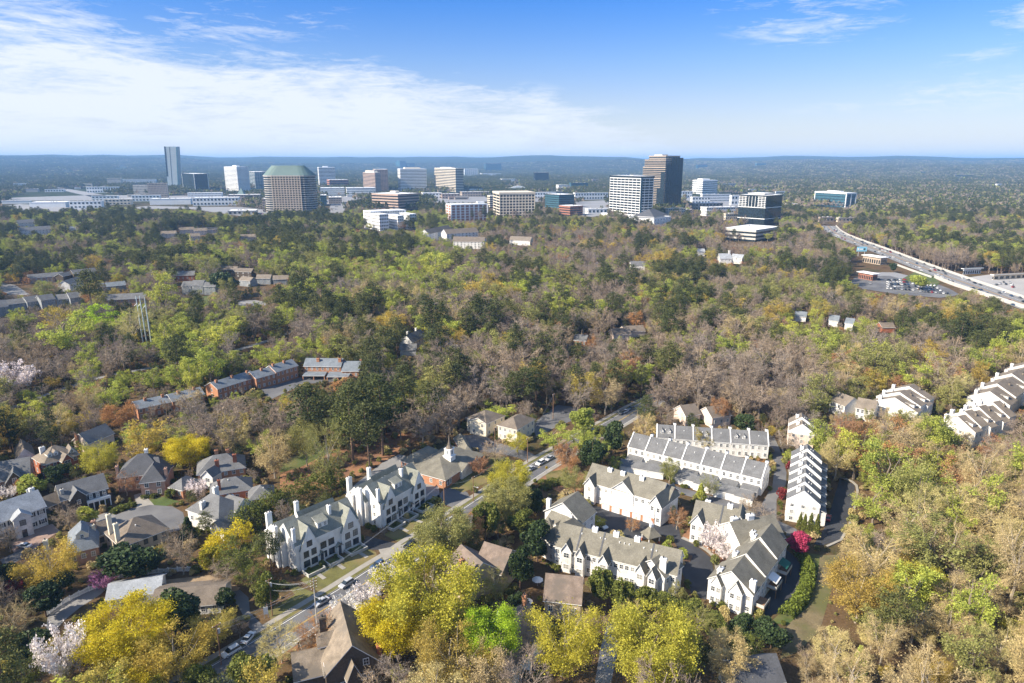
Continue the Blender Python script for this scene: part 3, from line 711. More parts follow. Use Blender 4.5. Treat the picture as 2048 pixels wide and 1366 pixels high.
class House:
    def __init__(s, name, label, cat='house', wall='white', roof='slate', group=None, ref=None, wk='w', detail=True):
        s.name, s.label, s.cat, s.group = name, label, cat, group
        s.W, s.Rf, s.T = MB(), MB(), MB(); s.wall, s.roof = wall, roof; s.win = []; s.chim = []; s.org = None; s.wk = wk; s.extra = []; s.detail = detail; s.d0 = None
    def uv(s, P0, P1, ze, P2=None, dep=None, px=True):
        a = np.array(G(P0[0], P0[1], ze)[:2]) if px else np.array(P0[:2]); b = np.array(G(P1[0], P1[1], ze)[:2]) if px else np.array(P1[:2])
        L = np.linalg.norm(b-a); d = (b-a)/L; n = np.array([-d[1], d[0]])
        if P2 is not None:
            c = np.array(G(P2[0], P2[1], ze)[:2]) if px else np.array(P2[:2]); dep = float((c-a)@n)
        return a, d, n, L, dep
    def vol(s, P0, P1, ze, P2=None, dep=None, roof='g', rise=3.0, oh=.45, zb=0.0, win=None, wl=None, wr=None, ww=1.0, wh=1.5, wall=None, rm=None, vis=1.0, px=True, base_foot=True, sill=None, wk=None, parapet=.8, side='trim', under=None, shift=(0, 0)):
        """P0,P1: eave line of the camera-facing side at height ze, P2: eave corner behind P0"""
        a, d, n, L, dep = s.uv(P0, P1, ze, P2, dep, px)
        if dep < 0: a = a+n*dep; dep = -dep
        a = a+d*shift[0]+n*shift[1]
        wm = M_[wall or s.wall]; rmat = M_[rm or s.roof]; sd_ = M_[side]
        V = dict(a=a, d=d, n=n, L=L, dep=dep, ze=ze, rise=rise, zb=zb, roof=roof)
        if s.org is None:
            c = a+d*L/2+n*dep/2; s.org = (float(c[0]), float(c[1]), zb); s.d0 = d
        P = lambda x, y, z: (a[0]+d[0]*x+n[0]*y, a[1]+d[1]*x+n[1]*y, z)
        W = s.W
        for q in ([P(0, 0, zb-1), P(L, 0, zb-1), P(L, 0, ze), P(0, 0, ze)], [P(L, 0, zb-1), P(L, dep, zb-1), P(L, dep, ze), P(L, 0, ze)], [P(L, dep, zb-1), P(0, dep, zb-1), P(0, dep, ze), P(L, dep, ze)], [P(0, dep, zb-1), P(0, 0, zb-1), P(0, 0, ze), P(0, dep, ze)]): W.poly(q, wm)
        e = .02
        if roof in ('g', 'c', 'gl'):
            if roof == 'c':
                Q = lambda x, y, z: P(y, x, z); Lr, Dr = dep, L
            else: Q = P; Lr, Dr = L, dep
            sl = rise/(Dr/2); t = .22
            W.poly([Q(0, 0, ze), Q(0, Dr, ze), Q(0, Dr/2, ze+rise)], wm); W.poly([Q(Lr, 0, ze), Q(Lr, Dr, ze), Q(Lr, Dr/2, ze+rise)], wm)
            for y0, sg in ((-oh, 1), (Dr+oh, -1)):
                z0 = ze-oh*sl+e; z1 = ze+rise+e
                s.Rf.hexa([Q(-oh, y0, z0), Q(Lr+oh, y0, z0), Q(Lr+oh, Dr/2, z1), Q(-oh, Dr/2, z1), Q(-oh, y0, z0+t), Q(Lr+oh, y0, z0+t), Q(Lr+oh, Dr/2, z1+t), Q(-oh, Dr/2, z1+t)], rmat, sd_)
        elif roof == 'h':
            fl = L < dep; Q = (lambda x, y, z: P(y, x, z)) if fl else P; Lr, Dr = (dep, L) if fl else (L, dep)
            sl = rise/(Dr/2); z0 = ze-oh*sl+e; t = .2; r0 = min(Dr/2, Lr/2-.02)
            lo = [Q(-oh, -oh, z0), Q(Lr+oh, -oh, z0), Q(Lr+oh, Dr+oh, z0), Q(-oh, Dr+oh, z0)]; up = [(x, y, z+t) for x, y, z in lo]
            for k in range(4): s.Rf.poly([lo[k], lo[(k+1) % 4], up[(k+1) % 4], up[k]], sd_)
            s.Rf.poly(lo[::-1], sd_)
            A, B = Q(r0, Dr/2, ze+rise+t), Q(Lr-r0, Dr/2, ze+rise+t)
            s.Rf.poly([up[0], up[1], B, A], rmat); s.Rf.poly([up[2], up[3], A, B], rmat); s.Rf.poly([up[1], up[2], B], rmat); s.Rf.poly([up[3], up[0], A], rmat)
        elif roof == 's':   # single slope, high at the back
            t = .2; sl = rise/dep; z0 = ze-oh*sl+e; z1 = ze+rise+oh*sl*.5+e
            W.poly([P(0, 0, ze), P(0, dep, ze), P(0, dep, ze+rise)], wm); W.poly([P(L, 0, ze), P(L, dep, ze), P(L, dep, ze+rise)], wm); W.poly([P(0, dep, ze), P(L, dep, ze), P(L, dep, ze+rise), P(0, dep, ze+rise)], wm)
            s.Rf.hexa([P(-oh, -oh, z0), P(L+oh, -oh, z0), P(L+oh, dep+oh*.5, z1), P(-oh, dep+oh*.5, z1), P(-oh, -oh, z0+t), P(L+oh, -oh, z0+t), P(L+oh, dep+oh*.5, z1+t), P(-oh, dep+oh*.5, z1+t)], rmat, sd_)
        elif roof == 'f':
            s.Rf.poly([P(0, 0, ze-.1), P(L, 0, ze-.1), P(L, dep, ze-.1), P(0, dep, ze-.1)], rmat); k = .35; p = parapet
            for (x0, x1, y0, y1) in ((-.06, L+.06, -.06, k), (-.06, L+.06, dep-k, dep+.06), (-.06, k, k, dep-k), (L-k, L+.06, k, dep-k)):
                s.Rf.box(a, d, n, x0, x1, y0, y1, ze-.25, ze+p, sd_)
        elif roof == 'p':
            t = .15; z0 = ze-.05; lo = [P(-oh, -oh, z0), P(L+oh, -oh, z0), P(L+oh, dep+oh, z0), P(-oh, dep+oh, z0)]; ap = P(L/2, dep/2, ze+rise)
            s.Rf.poly(lo[::-1], sd_)
            for k in range(4): s.Rf.poly([lo[k], lo[(k+1) % 4], ap], rmat)
        c = a+d*L/2+n*dep/2; an = math.atan2(d[1], d[0])
        if base_foot: FOOT.append((c[0], c[1], math.cos(an), math.sin(an), L/2+1.0, dep/2+1.0))
        # what must stay in view
        if vis > 0:
            for xx in np.linspace(.05, .95, max(3, int(L/4))):
                for zz_ in (zb+(ze-zb)*.55, ze):
                    if random.random() < vis:
                        q = PR(*P(L*xx, 0, zz_)); KEEP.append((q[0], q[1], P(L*xx, 0, 0)[1]))
                q = PR(*P(L*xx, dep/2, ze+rise*(roof != 'f')))
                if random.random() < vis: KEEP.append((q[0], q[1], P(L*xx, dep/2, 0)[1]))
        # windows
        fh = (ze-zb)
        def face(rows, cols, o, dd, LL, nn):
            if not rows: return
            for r_ in range(rows):
                z = zb+fh*(r_+.55)/rows
                for c_ in range(cols):
                    x = LL*(c_+.5)/cols; s.win.append((o[0]+dd[0]*x, o[1]+dd[1]*x, z, math.atan2(dd[1], dd[0]), ww, min(wh, fh/rows*.6), wk or s.wk))
        if win: face(win[0], win[1], a, d, L, n)
        if wl: face(wl[0], wl[1], a+n*dep, -n, dep, -d)
        if wr: face(wr[0], wr[1], a+d*L, n, dep, d)
        return V
    def pt(s, V, x, y, z): a, d, n = V['a'], V['d'], V['n']; return (a[0]+d[0]*x+n[0]*y, a[1]+d[1]*x+n[1]*y, z)
    def roofz(s, V, x, y):
        if V['roof'] == 'c': q = min(x, V['L']-x)/(V['L']/2)
        elif V['roof'] in ('g',): q = min(y, V['dep']-y)/(V['dep']/2)
        elif V['roof'] == 'h': m = min(V['L'], V['dep'])/2; q = min(x, V['L']-x, y, V['dep']-y)/m
        elif V['roof'] == 's': q = y/V['dep']
        else: q = 0
        return V['ze']+V['rise']*max(0, min(1, q))
    def chimney(s, V, x, y, w=1.0, dpt=.8, up=2.0, mat=None, z0=None, pots=1, cap='black', top=None):
        """a stack at local x,y; z0 given: starts lower (an outside stack)"""
        zr = s.roofz(V, x, y); zt = top if top is not None else max(zr, V['ze'])+up
        s.chim.append((V, x, y, w, dpt, (zr-1.2) if z0 is None else z0, zt, mat or s.wall, pots, cap))
    def dormer(s, V, x, w=1.8, hd=1.4, y=1.2, r=.9, wall=None, style='c', nw=1):
        zr = s.roofz(V, x, y); a, d, n = V['a'], V['d'], V['n']; sl = V['rise']/(V['dep']/2)
        z1 = zr+hd; dp = min((hd+r)/sl, V['dep']/2-y+.3); wm = M_[wall or s.wall]; P = lambda X, Y, Z: s.pt(V, x+X, y+Y, Z)
        for q in ([P(-w/2, 0, zr-.2), P(w/2, 0, zr-.2), P(w/2, 0, z1), P(-w/2, 0, z1)], [P(-w/2, 0, zr-.2), P(-w/2, dp, zr-.2), P(-w/2, dp, z1), P(-w/2, 0, z1)], [P(w/2, 0, zr-.2), P(w/2, dp, zr-.2), P(w/2, dp, z1), P(w/2, 0, z1)]): s.W.poly(q, wm)
        o = .18; rm = M_[s.roof]; t = .12
        if style == 'c':
            s.W.poly([P(-w/2, 0, z1), P(w/2, 0, z1), P(0, 0, z1+r)], wm); k = r/(w/2)
            for sg in (-1, 1):
                s.Rf.hexa([P(sg*(w/2+o), -o, z1-o*k), P(0, -o, z1+r), P(0, dp, z1+r), P(sg*(w/2+o), dp, z1-o*k), P(sg*(w/2+o), -o, z1-o*k+t), P(0, -o, z1+r+t), P(0, dp, z1+r+t), P(sg*(w/2+o), dp, z1-o*k+t)], rm, M_['trim'])
        else:
            dp2 = dp
            s.Rf.hexa([P(-w/2-o, -o, z1), P(w/2+o, -o, z1), P(w/2+o, dp2+.6, z1+r*.8), P(-w/2-o, dp2+.6, z1+r*.8), P(-w/2-o, -o, z1+t), P(w/2+o, -o, z1+t), P(w/2+o, dp2+.6, z1+r*.8+t), P(-w/2-o, dp2+.6, z1+r*.8+t)], rm, M_['trim'])
        for i in range(nw):
            q = P(-w/2+w*(i+.5)/nw, 0, zr+hd*.55); s.win.append((q[0], q[1], q[2], math.atan2(d[1], d[0]), min(.8, w*.5/nw*1.3), hd*.65, s.wk))
    def skylight(s, V, x, y):
        s.extra.append(('vent', V, x, y))
    def window(s, V, x, z, w=1.0, h=1.4, face='f', wk=None):
        a, d, n = V['a'], V['d'], V['n']
        if face == 'f': p = s.pt(V, x, 0, z); an = math.atan2(d[1], d[0])
        elif face == 'l': p = s.pt(V, 0, x, z); an = math.atan2(-n[1], -n[0])
        else: p = s.pt(V, V['L'], x, z); an = math.atan2(n[1], n[0])
        s.win.append((p[0], p[1], p[2], an, w, h, wk or s.wk))
    def done(s):
        o = s.org; e = empty(s.name, o); tag(e, s.label, s.cat, s.group)
        w = s.W.build('wall', e, o); rf = s.Rf.build('roof', e, o) if s.Rf.v else e
        if s.T.v: s.T.build('trim', e, o)
        for (V, x, y, cw, cd, z0, z1, mat, pots, cap) in s.chim:
            m = MB(); a, d, n = V['a'], V['d'], V['n']; q = (a[0]+d[0]*x+n[0]*y, a[1]+d[1]*x+n[1]*y)
            m.box(q, d, n, -cw/2, cw/2, -cd/2, cd/2, z0, z1, M_[mat]); m.box(q, d, n, -cw/2-.1, cw/2+.1, -cd/2-.1, cd/2+.1, z1-.45, z1-.22, M_[mat])
            if cap:
                for i in range(pots):
                    cx_ = (i-(pots-1)/2)*cw/pots; p0 = s.pt(V, x+cx_, y, 0); m.lathe((p0[0], p0[1], z1), [(.17, 0), (.14, .45), (.24, .5), (.24, .58)], M_[cap], 8)
            m.build('chimney', rf, o)
        for k in s.extra:
            V, x, y = k[1:4]; m = MB(); zr = s.roofz(V, x, y); p = s.pt(V, x, y, zr)
            m.lathe((p[0], p[1], zr-.1), [(.12, 0), (.12, .55), (.2, .6), (.2, .72)], M_['trim'], 6); m.build('vent_pipe', rf, o)
        cam2 = -np.array(o[:2])
        for (x, y, z, an, ww, wh, wk) in s.win:
            nrm = (math.sin(an), -math.cos(an))
            if nrm[0]*-x+nrm[1]*-y < -25: continue
            a, b = window_mesh(ww, wh, wk); f = place('window', a, e, (x-o[0]+nrm[0]*.0, y-o[1]+nrm[1]*.0, z-o[2]), an)
            if s.detail: place('pane', b, f, (0, 0, 0))
            else:
                place('pane', b, f, (0, 0, 0))
        s.e = e; s.rf = rf
        return e
NOTREE = []
def sheet(name, pts, mat, z=.05, keep=True, clear=True, kind='structure', step=8, vis=1.0, world=False, thick=0):
    P = [G(p[0], p[1], 0) if not world else p for p in pts]
    m = MB(); m.poly([(p[0], p[1], z) for p in P], mat)
    if thick:
        for i in range(len(P)):
            a, b = P[i], P[(i+1) % len(P)]; m.poly([(a[0], a[1], z-thick), (b[0], b[1], z-thick), (b[0], b[1], z), (a[0], a[1], z)], mat)
    o = m.build(name); tag(o, kind=kind)
    px = pts if not world else [PR(p[0], p[1], 0)[:2] for p in pts]
    if clear: NOTREE.append([tuple(q[:2]) for q in px])
    if keep: keep_poly([tuple(q[:2]) for q in px], step=step, vis=vis)
    return o
def offset(pts, off):
    out = []
    for i, p in enumerate(pts):
        a = np.array(pts[max(i-1, 0)][:2]); b = np.array(pts[min(i+1, len(pts)-1)][:2]); d = b-a; d /= np.linalg.norm(d); n = np.array([-d[1], d[0]])
        out.append((p[0]+n[0]*off, p[1]+n[1]*off, 0))
    return out
def smooth(pts, k=2):
    P = [np.array(p[:2], float) for p in pts]
    for _ in range(k):
        Q = [P[0]]
        for a, b in zip(P[:-1], P[1:]): Q += [a*.75+b*.25, a*.25+b*.75]
        P = Q+[P[-1]]
    return [(float(p[0]), float(p[1]), 0) for p in P]
def strip(name, line, o0, o1, mat, z, keep=False, clear=True, kind='structure', thick=0, vis=1.0):
    a = offset(line, o0); b = offset(line, o1); P = a+b[::-1]
    m = MB()
    for i in range(len(a)-1):
        m.poly([(a[i][0], a[i][1], z), (a[i+1][0], a[i+1][1], z), (b[i+1][0], b[i+1][1], z), (b[i][0], b[i][1], z)], mat)
        if thick:
            for q in (a, b): m.poly([(q[i][0], q[i][1], z-thick), (q[i+1][0], q[i+1][1], z-thick), (q[i+1][0], q[i+1][1], z), (q[i][0], q[i][1], z)], mat)
    o = m.build(name); tag(o, kind=kind)
    px = [PR(p[0], p[1], 0)[:2] for p in P]
    if clear: NOTREE.append(px)
    if keep: keep_poly(px, step=8, vis=vis)
    return o
asph = surf('worn_asphalt', (.12, .12, .125), .9, .22, .12, 3, tint=(.17, .168, .165)); asphd = surf('fresh_asphalt', (.042, .044, .05), .85, .16, .2, 4, tint=(.058, .06, .066))
asphl = surf('pale_asphalt', (.24, .235, .23), .9, .12, .1, 3); conc = surf('pavement_concrete', (.30, .28, .245), .9, .12, .4, 4)
grass = surf('lawn_grass', (.13, .125, .04), .95, .25, .25, 3, tint=(.19, .15, .065)); grassg = surf('green_lawn', (.07, .10, .025), .95, .25, .25, 3, tint=(.12, .12, .04))
straw = surf('pine_straw', (.27, .14, .07), .95, .25, .3, 3, tint=(.19, .10, .06)); soil = surf('garden_mulch', (.12, .075, .05), .95, .25, .5, 4)
paint_w = surf('white_road_paint', (.75, .75, .72), .8, .1); paint_y = surf('yellow_road_paint', (.62, .40, .06), .8, .12); paver = surf('brick_pavers', (.30, .21, .17), .9, .15, .6, 6)
# ------------------------------------------------ main road
RL = [(330, 1386), (420, 1332), (514, 1277), (618, 1213), (679, 1176), (739, 1137), (780, 1113), (815, 1088), (853, 1065), (938, 1008), (1009, 962), (1048, 936), (1095, 909), (1124, 892), (1165, 868), (1215, 842), (1255, 818), (1300, 796), (1340, 780)]
line = smooth([G(*p) for p in RL], 2)
strip('main_road', line, 0, -8.8, asph, .06, keep=False)
keep_poly([(560, 1250), (618, 1213), (739, 1137), (853, 1065), (880, 1050), (800, 1130), (760, 1165), (700, 1215), (640, 1250)], step=7)
keep_poly([(853, 1065), (938, 1008), (1009, 962), (1124, 892), (1145, 902), (1030, 965), (960, 1012), (880, 1068)], step=9)
strip('pavement', line, 3.4, 1.5, conc, .14, thick=.1); strip('verge', line, 1.5, .16, grass, .10, thick=.1)
strip('kerb', line, .16, 0, conc, .15, thick=.12); strip('kerb', line, -8.8, -9.0, conc, .15, thick=.12)
strip('pavement', line, -9.0, -10.4, conc, .13, thick=.1)
strip('edge_line', line, -.35, -.52, paint_w, .068, clear=False); strip('edge_line', line, -8.4, -8.55, paint_w, .068, clear=False)
strip('centre_line', line, -4.25, -4.37, paint_y, .068, clear=False); strip('centre_line', line, -4.5, -4.62, paint_y, .0685, clear=False)
# side street and drives
sheet('side_street', [(873, 993), (872, 1003), (925, 1022), (948, 1010), (935, 985), (915, 975), (893, 975)], asph, .03); 
sheet('church_car_park', [(690, 985), (765, 925), (800, 908), (826, 918), (815, 935), (860, 968), (878, 975), (880, 1003), (850, 1000), (700, 1000)], asphl, .03, vis=.8)
sheet('office_car_park', [(915, 872), (965, 868), (985, 882), (1060, 905), (1098, 925), (1075, 930), (1035, 915), (985, 905), (968, 908), (935, 890), (905, 880)], asph, .03, vis=.7)
sheet('rear_car_park', [(1068, 845), (1115, 810), (1155, 815), (1160, 835), (1110, 855), (1085, 870), (1070, 872)], asph, .032, vis=.8)
sheet('townhouse_drive', [(722, 1098), (733, 1072), (772, 1082), (806, 1090), (778, 1110), (757, 1100)], asphd, .04)
sheet('concrete_apron', [(757, 1100), (806, 1090), (858, 1060), (868, 1062), (790, 1112), (768, 1122)], conc, .16, clear=False)
sheet('church_lawn', [(898, 975), (935, 940), (985, 905), (1040, 925), (1000, 955), (925, 985)], grass, .035, vis=.9)
sheet('slope_lawn', [(565, 1160), (640, 1190), (680, 1170), (640, 1210), (575, 1240), (545, 1250), (535, 1220), (590, 1190)], grass, .035, vis=.9)
sheet('townhouse_lawn', [(600, 1160), (722, 1092), (752, 1105), (756, 1120), (680, 1172), (640, 1185)], grass, .034, vis=.9)
sheet('townhouse_lawn', [(768, 1070), (860, 1010), (905, 1015), (868, 1052), (806, 1088)], grass, .036, vis=.9)
sheet('straw_bank', [(560, 950), (700, 880), (800, 860), (880, 850), (830, 880), (800, 905), (720, 950), (640, 975), (560, 985)], straw, .025, keep=False, clear=False)
keep_poly([(600, 945), (700, 905), (800, 870), (850, 860), (800, 905), (720, 950), (640, 975)], step=9, vis=.5)
sheet('park_lawn', [(555, 925), (640, 895), (660, 905), (600, 935), (560, 945)], grassg, .028, vis=.6)
sheet('corner_bank', [(1075, 962), (1110, 925), (1150, 930), (1175, 955), (1165, 985), (1120, 985)], straw, .03, vis=.5)
sheet('corner_lawn', [(1090, 945), (1120, 940), (1150, 955), (1140, 975), (1095, 965)], grass, .04, vis=.5)
# estate drives on the east side
sheet('estate_court', [(1184, 1012), (1215, 1015), (1320, 1047), (1355, 1048), (1362, 1075), (1320, 1070), (1290, 1080), (1247, 1082), (1205, 1068), (1187, 1045)], asphd, .05)
sheet('estate_loop', [(1355, 1060), (1362, 1075), (1398, 1096), (1422, 1116), (1427, 1140), (1412, 1200), (1385, 1190), (1362, 1140), (1372, 1118), (1345, 1080), (1318, 1068), (1330, 1050)], asphd, .055)
sheet('island_bed', [(1330, 1085), (1362, 1100), (1385, 1113), (1380, 1124), (1362, 1122), (1325, 1100)], soil, .16, keep=False, thick=.15)
sheet('kerb_bed', [(1364, 1073), (1385, 1050), (1480, 1085), (1478, 1105), (1445, 1135), (1435, 1130), (1430, 1112), (1402, 1092)], straw, .12, vis=.5)
strip('kerb_path', smooth([G(*p) for p in ((1362, 1077), (1402, 1095), (1425, 1113), (1432, 1140), (1424, 1165))]), 0, 1.3, conc, .15, thick=.1)
sheet('estate_drive', [(1532, 868), (1548, 872), (1562, 905), (1573, 945), (1572, 968), (1553, 1000), (1553, 1040), (1592, 1058), (1600, 1070), (1560, 1072), (1500, 1050), (1440, 1010), (1350, 985), (1248, 952), (1245, 935), (1350, 972), (1450, 1000), (1520, 1015), (1545, 970), (1550, 930), (1538, 895)], asph, .05, step=7)
strip('kerb_path', smooth([G(*p) for p in ((1556, 860), (1560, 890), (1574, 930), (1579, 955))]), 0, .6, conc, .16, thick=.1)
sheet('end_car_park', [(1679, 958), (1708, 968), (1711, 988), (1685, 1078), (1645, 1091), (1628, 1088), (1650, 1055), (1660, 1025)], asphd, .05)
strip('kerb_path', smooth([G(*p) for p in ((1679, 956), (1709, 966), (1713, 988), (1688, 1076), (1650, 1093))], 1), .1, .9, conc, .4, thick=.4)
sheet('lower_drive', [(1569, 1097), (1585, 1110), (1601, 1130), (1604, 1165), (1592, 1205), (1572, 1222), (1525, 1235), (1528, 1200), (1553, 1160)], asphd, .05)
sheet('grass_bank', [(1585, 1100), (1640, 1110), (1632, 1170), (1615, 1215), (1575, 1250), (1540, 1245), (1600, 1190), (1606, 1130)], grassg, .03, vis=.7)
sheet('earth_bank', [(1640, 1110), (1680, 1110), (1660, 1190), (1640, 1260), (1600, 1300), (1560, 1320), (1575, 1250), (1615, 1215)], surf('dry_bank', (.17, .135, .075), .95, .3, .2, 2, tint=(.11, .11, .04)), .025, keep=False)
keep_poly([(1630, 1120), (1650, 1120), (1640, 1200), (1620, 1250), (1600, 1280), (1590, 1260), (1618, 1215)], step=8, vis=.8)
# cul-de-sac west
sheet('cul_de_sac', [(222, 1045), (232, 1030), (260, 1018), (300, 1010), (345, 1013), (366, 1025), (372, 1045), (360, 1060), (330, 1068), (280, 1062), (235, 1068)], asph, .05)
sheet('garden_drive', [(268, 990), (285, 985), (310, 1012), (275, 1022)], conc, .045); sheet('garden_drive', [(185, 1035), (230, 1018), (235, 1050), (205, 1058)], asphl, .045)
sheet('brick_drive', [(20, 1090), (60, 1060), (105, 1048), (120, 1062), (80, 1088), (60, 1110), (30, 1110)], paver, .045)
sheet('side_lane', [(0, 1120), (55, 1092), (75, 1100), (40, 1120), (10, 1135)], asph, .05); sheet('front_lawn', [(280, 1003), (325, 993), (360, 1003), (330, 1013), (295, 1012)], grassg, .03, vis=.6)
sheet('farm_drive', [(95, 1235), (108, 1215), (150, 1190), (195, 1170), (225, 1168), (200, 1190), (160, 1215), (130, 1240), (110, 1262), (92, 1262)], asphl, .05, vis=.9)
sheet('ranch_drive', [(455, 1185), (480, 1180), (497, 1195), (500, 1225), (530, 1255), (545, 1262), (520, 1275), (498, 1255), (478, 1215)], asph, .05, vis=.8)
sheet('ranch_yard', [(330, 1160), (420, 1150), (480, 1175), (470, 1190), (400, 1180), (330, 1175)], surf('bare_yard', (.30, .22, .14), .95, .2, .3, 3), .03, vis=.5)
sheet('mulch_bed', [(560, 1275), (650, 1235), (670, 1245), (600, 1310), (560, 1330), (545, 1300)], straw, .05, vis=.6)
sheet('back_drive', [(1190, 1366), (1200, 1300), (1215, 1245), (1240, 1235), (1240, 1280), (1222, 1366)], asphl, .04, vis=.7)
# greenway path through the woods
strip('greenway_path', smooth([G(*p) for p in ((0, 828), (60, 806), (120, 784), (190, 758), (300, 738), (420, 716), (520, 690), (600, 660), (660, 640))]), 0, 4.5, asphl, .05, keep=True, vis=.35)
sheet('condo_lawn', [(365, 597), (430, 590), (440, 605), (380, 618)], grassg, .04, vis=.4); sheet('condo_road', [(0, 565), (30, 570), (62, 590), (20, 590), (0, 580)], asphl, .04); sheet('condo_road', [(470, 602), (510, 600), (560, 610), (480, 612)], asphl, .04, vis=.5)
sheet('rowhouse_court', [(520, 775), (595, 755), (700, 752), (716, 760), (610, 768), (560, 790), (540, 800)], asph, .05, vis=.9)
# ------------------------------------------------ white townhouse blocks by the road
def big_town(A, B, label):
    h = House('townhouse_block', label, 'townhouse block', 'whitebrick', 'greenroof', 'white painted townhouse blocks by the main road')
    a = np.array(G(*A)[:2]); b = np.array(G(*B)[:2]); L = np.linalg.norm(b-a); d = (b-a)/L; n = np.array([-d[1], d[0]])
    def vv(x0, x1, y0, y1, **k):
        p, q = a+d*x0+n*y0, a+d*x1+n*y0; return h.vol((p[0], p[1]), (q[0], q[1]), k.pop('ze'), dep=y1-y0, px=False, **k)
    m = vv(0, L, .6, 12, ze=8.6, rise=5.6, oh=.1, wl=(3, 2), wr=(3, 2), ww=.8, wh=1.3)
    g1 = vv(1.2, 7.6, 0, 6.3, ze=6.6, rise=7.2, roof='c', oh=.12); g2 = vv(L-7.0, L-.0, -.2, 6.3, ze=6.6, rise=7.4, roof='c', oh=.12)
    vv(-.5, 5.2, 3.5, 14.5, ze=8.0, rise=5.2, roof='c', oh=.1, base_foot=False, wl=(3, 2), ww=.7, wh=1.1) if False else None
    w = vv(-1.6, 6.0, 6.0, 15.4, ze=8.4, rise=4.6, roof='g', oh=.1, wl=(3, 2), ww=.7, wh=1.2)
    w2 = vv(8.5, L-.8, 11.5, 15.8, ze=8.2, rise=3.6, roof='g', oh=.1)
    for V, xs in ((g1, (1.9, 4.5)), (g2, (2.1, 5.0))):
        for z in (1.9, 5.0): 
            for x in xs: h.window(V, x, z, 1.9 if z < 3 else 1.5, 1.9, wk='k')
        h.window(V, V['L']/2, 8.2, 1.6, 1.7, wk='k')
    for x in (9.4, 12.2):
        for z in (1.9, 5.2): h.window(m, x, z, 1.8, 2.0, wk='k')
    h.dormer(m, 10.6, 3.6, 1.9, 1.6, 2.2, style='s', nw=2)
    h.chimney(m, 14.6, 4.0, .9, 1.2, 2.8); h.chimney(m, .4, 1.1, 1.0, .8, 4.6, z0=0)
    h.chimney(w, -.55, 1.8, .9, 1.7, 0, z0=0, top=13.9); h.chimney(w, 1.2, 8.6, 1.7, 1.1, 0, z0=0, top=15.2, pots=2); h.chimney(w2, 1.0, 3.8, 1.2, 1.1, 0, z0=0, top=14.8); h.chimney(w, -.6, 6.4, .8, 2.6, 0, z0=0, top=10.4, pots=1)
    for x in (8.4, 9.8, 13): h.skylight(m, x, 7.0)
    e = h.done(); o = h.org
    # front doors under gabled hoods, and the walled gardens
    for i, x in enumerate((8.2, L-8.0)):
        mb = MB(); p = a+d*x
        mb.box(p, d, n, -.55, .55, -.12, .6, 0, 2.5, M_['darkroof'], M_['darkroof']); mb.box(p, d, n, -.9, -.6, -.35, .6, 0, 2.9, M_['whitebrick']); mb.box(p, d, n, .6, .9, -.35, .6, 0, 2.9, M_['whitebrick'])
        P = lambda X, Y, Z: (p[0]+d[0]*X+n[0]*Y, p[1]+d[1]*X+n[1]*Y, Z)
        for sg in (-1, 1): mb.hexa([P(sg*1.2, -.6, 2.7), P(0, -.6, 3.9), P(0, .6, 3.9), P(sg*1.2, .6, 2.7), P(sg*1.2, -.6, 2.85), P(0, -.6, 4.05), P(0, .6, 4.05), P(sg*1.2, .6, 2.85)], M_['greenroof'])
        mb.build('door', e, o)
    for i, (x0, x1) in enumerate(((.8, 6.8), (8.2, 13.2), (L-6.6, L-.4))):
        mb = MB()
        mb.box(a, d, n, x0, x1, -4.4, -4.1, 0, 1.0, M_['pale']); mb.box(a, d, n, x0, x0+.3, -4.1, -.3, 0, .98, M_['pale']); mb.box(a, d, n, x1-.3, x1, -4.1, -.3, 0, .98, M_['pale'])
        g = mb.build('garden_wall', None, (float(a[0]+d[0]*x0), float(a[1]+d[1]*x0), 0), (float(a[0]+d[0]*x0), float(a[1]+d[1]*x0), 0))
        tag(g, ['low wall round the end garden', 'low wall round the middle garden', 'low wall round the drive side garden'][i]+' of the block '+('nearer the grassy slope' if 'slope' in label else 'beside the church'), 'garden wall', 'low walls of the townhouse gardens')
        b_ = MB(); b_.poly([(a[0]+d[0]*X+n[0]*Y, a[1]+d[1]*X+n[1]*Y, .07) for X, Y in ((x0+.3, -4.1), (x1-.3, -4.1), (x1-.3, -.4), (x0+.3, -.4))], grassg); tag(b_.build('garden_plot'), kind='structure')
        b_ = MB(); q = a+d*((x0+x1)/2); b_.box(q, d, n, -.6, .6, -8.2, -4.5, .04, .11, conc); tag(b_.build('garden_path'), kind='structure')
    return h
big_town((597, 1147), (722, 1087), 'white painted townhouse block nearer the grassy slope with grey green gabled roof')
big_town((765, 1058), (852, 1006), 'white painted townhouse block beside the church with grey green gabled roof')
# ------------------------------------------------ suburban houses on the west side
def zA(x, y): return (x/4.876, 820+y/4.876)
def zB(x, y): return (340+x/4.876, 820+y/4.876)
def z3(x, y): return (660+x/4.096, 780+y/4.096)
def z4(x, y): return (1040+x/3.595, 800+y/3.595)
def z5(x, y): return (1360+x/3.105, 820+y/3.105)
def z7(x, y): return (400+x/3.948, 1020+y/3.948)
def z8(x, y): return (820+x/3.303, 1060+y/3.303)
def zF(x, y): return (x/4.452, 1080+y/4.452)
h = House('colonial_house', 'white two storey colonial house with pale slate roof and pedimented entrance', wall='white', roof='slatel', wk='ws')
V = h.vol((-30, 1054), (90, 1012), 7, dep=10.5, rise=4.2, win=(2, 6), wr=(2, 2)); c = h.vol(zA(118, 1064), zA(292, 1012), 7, dep=3, roof='c', rise=1.9, shift=(0, -1.2), base_foot=False)
h.window(c, c['L']/2, 5.2, 1.5, 1.7, wk='k'); h.window(c, c['L']/2, 1.3, 1.2, 2.5, wk='k'); h.chimney(V, V['L']-1, 6.5, 1.5, 1.2, 2); h.chimney(V, V['L']-1, 9.5, 1.2, 1.0, 3, mat='midgrey'); h.done()
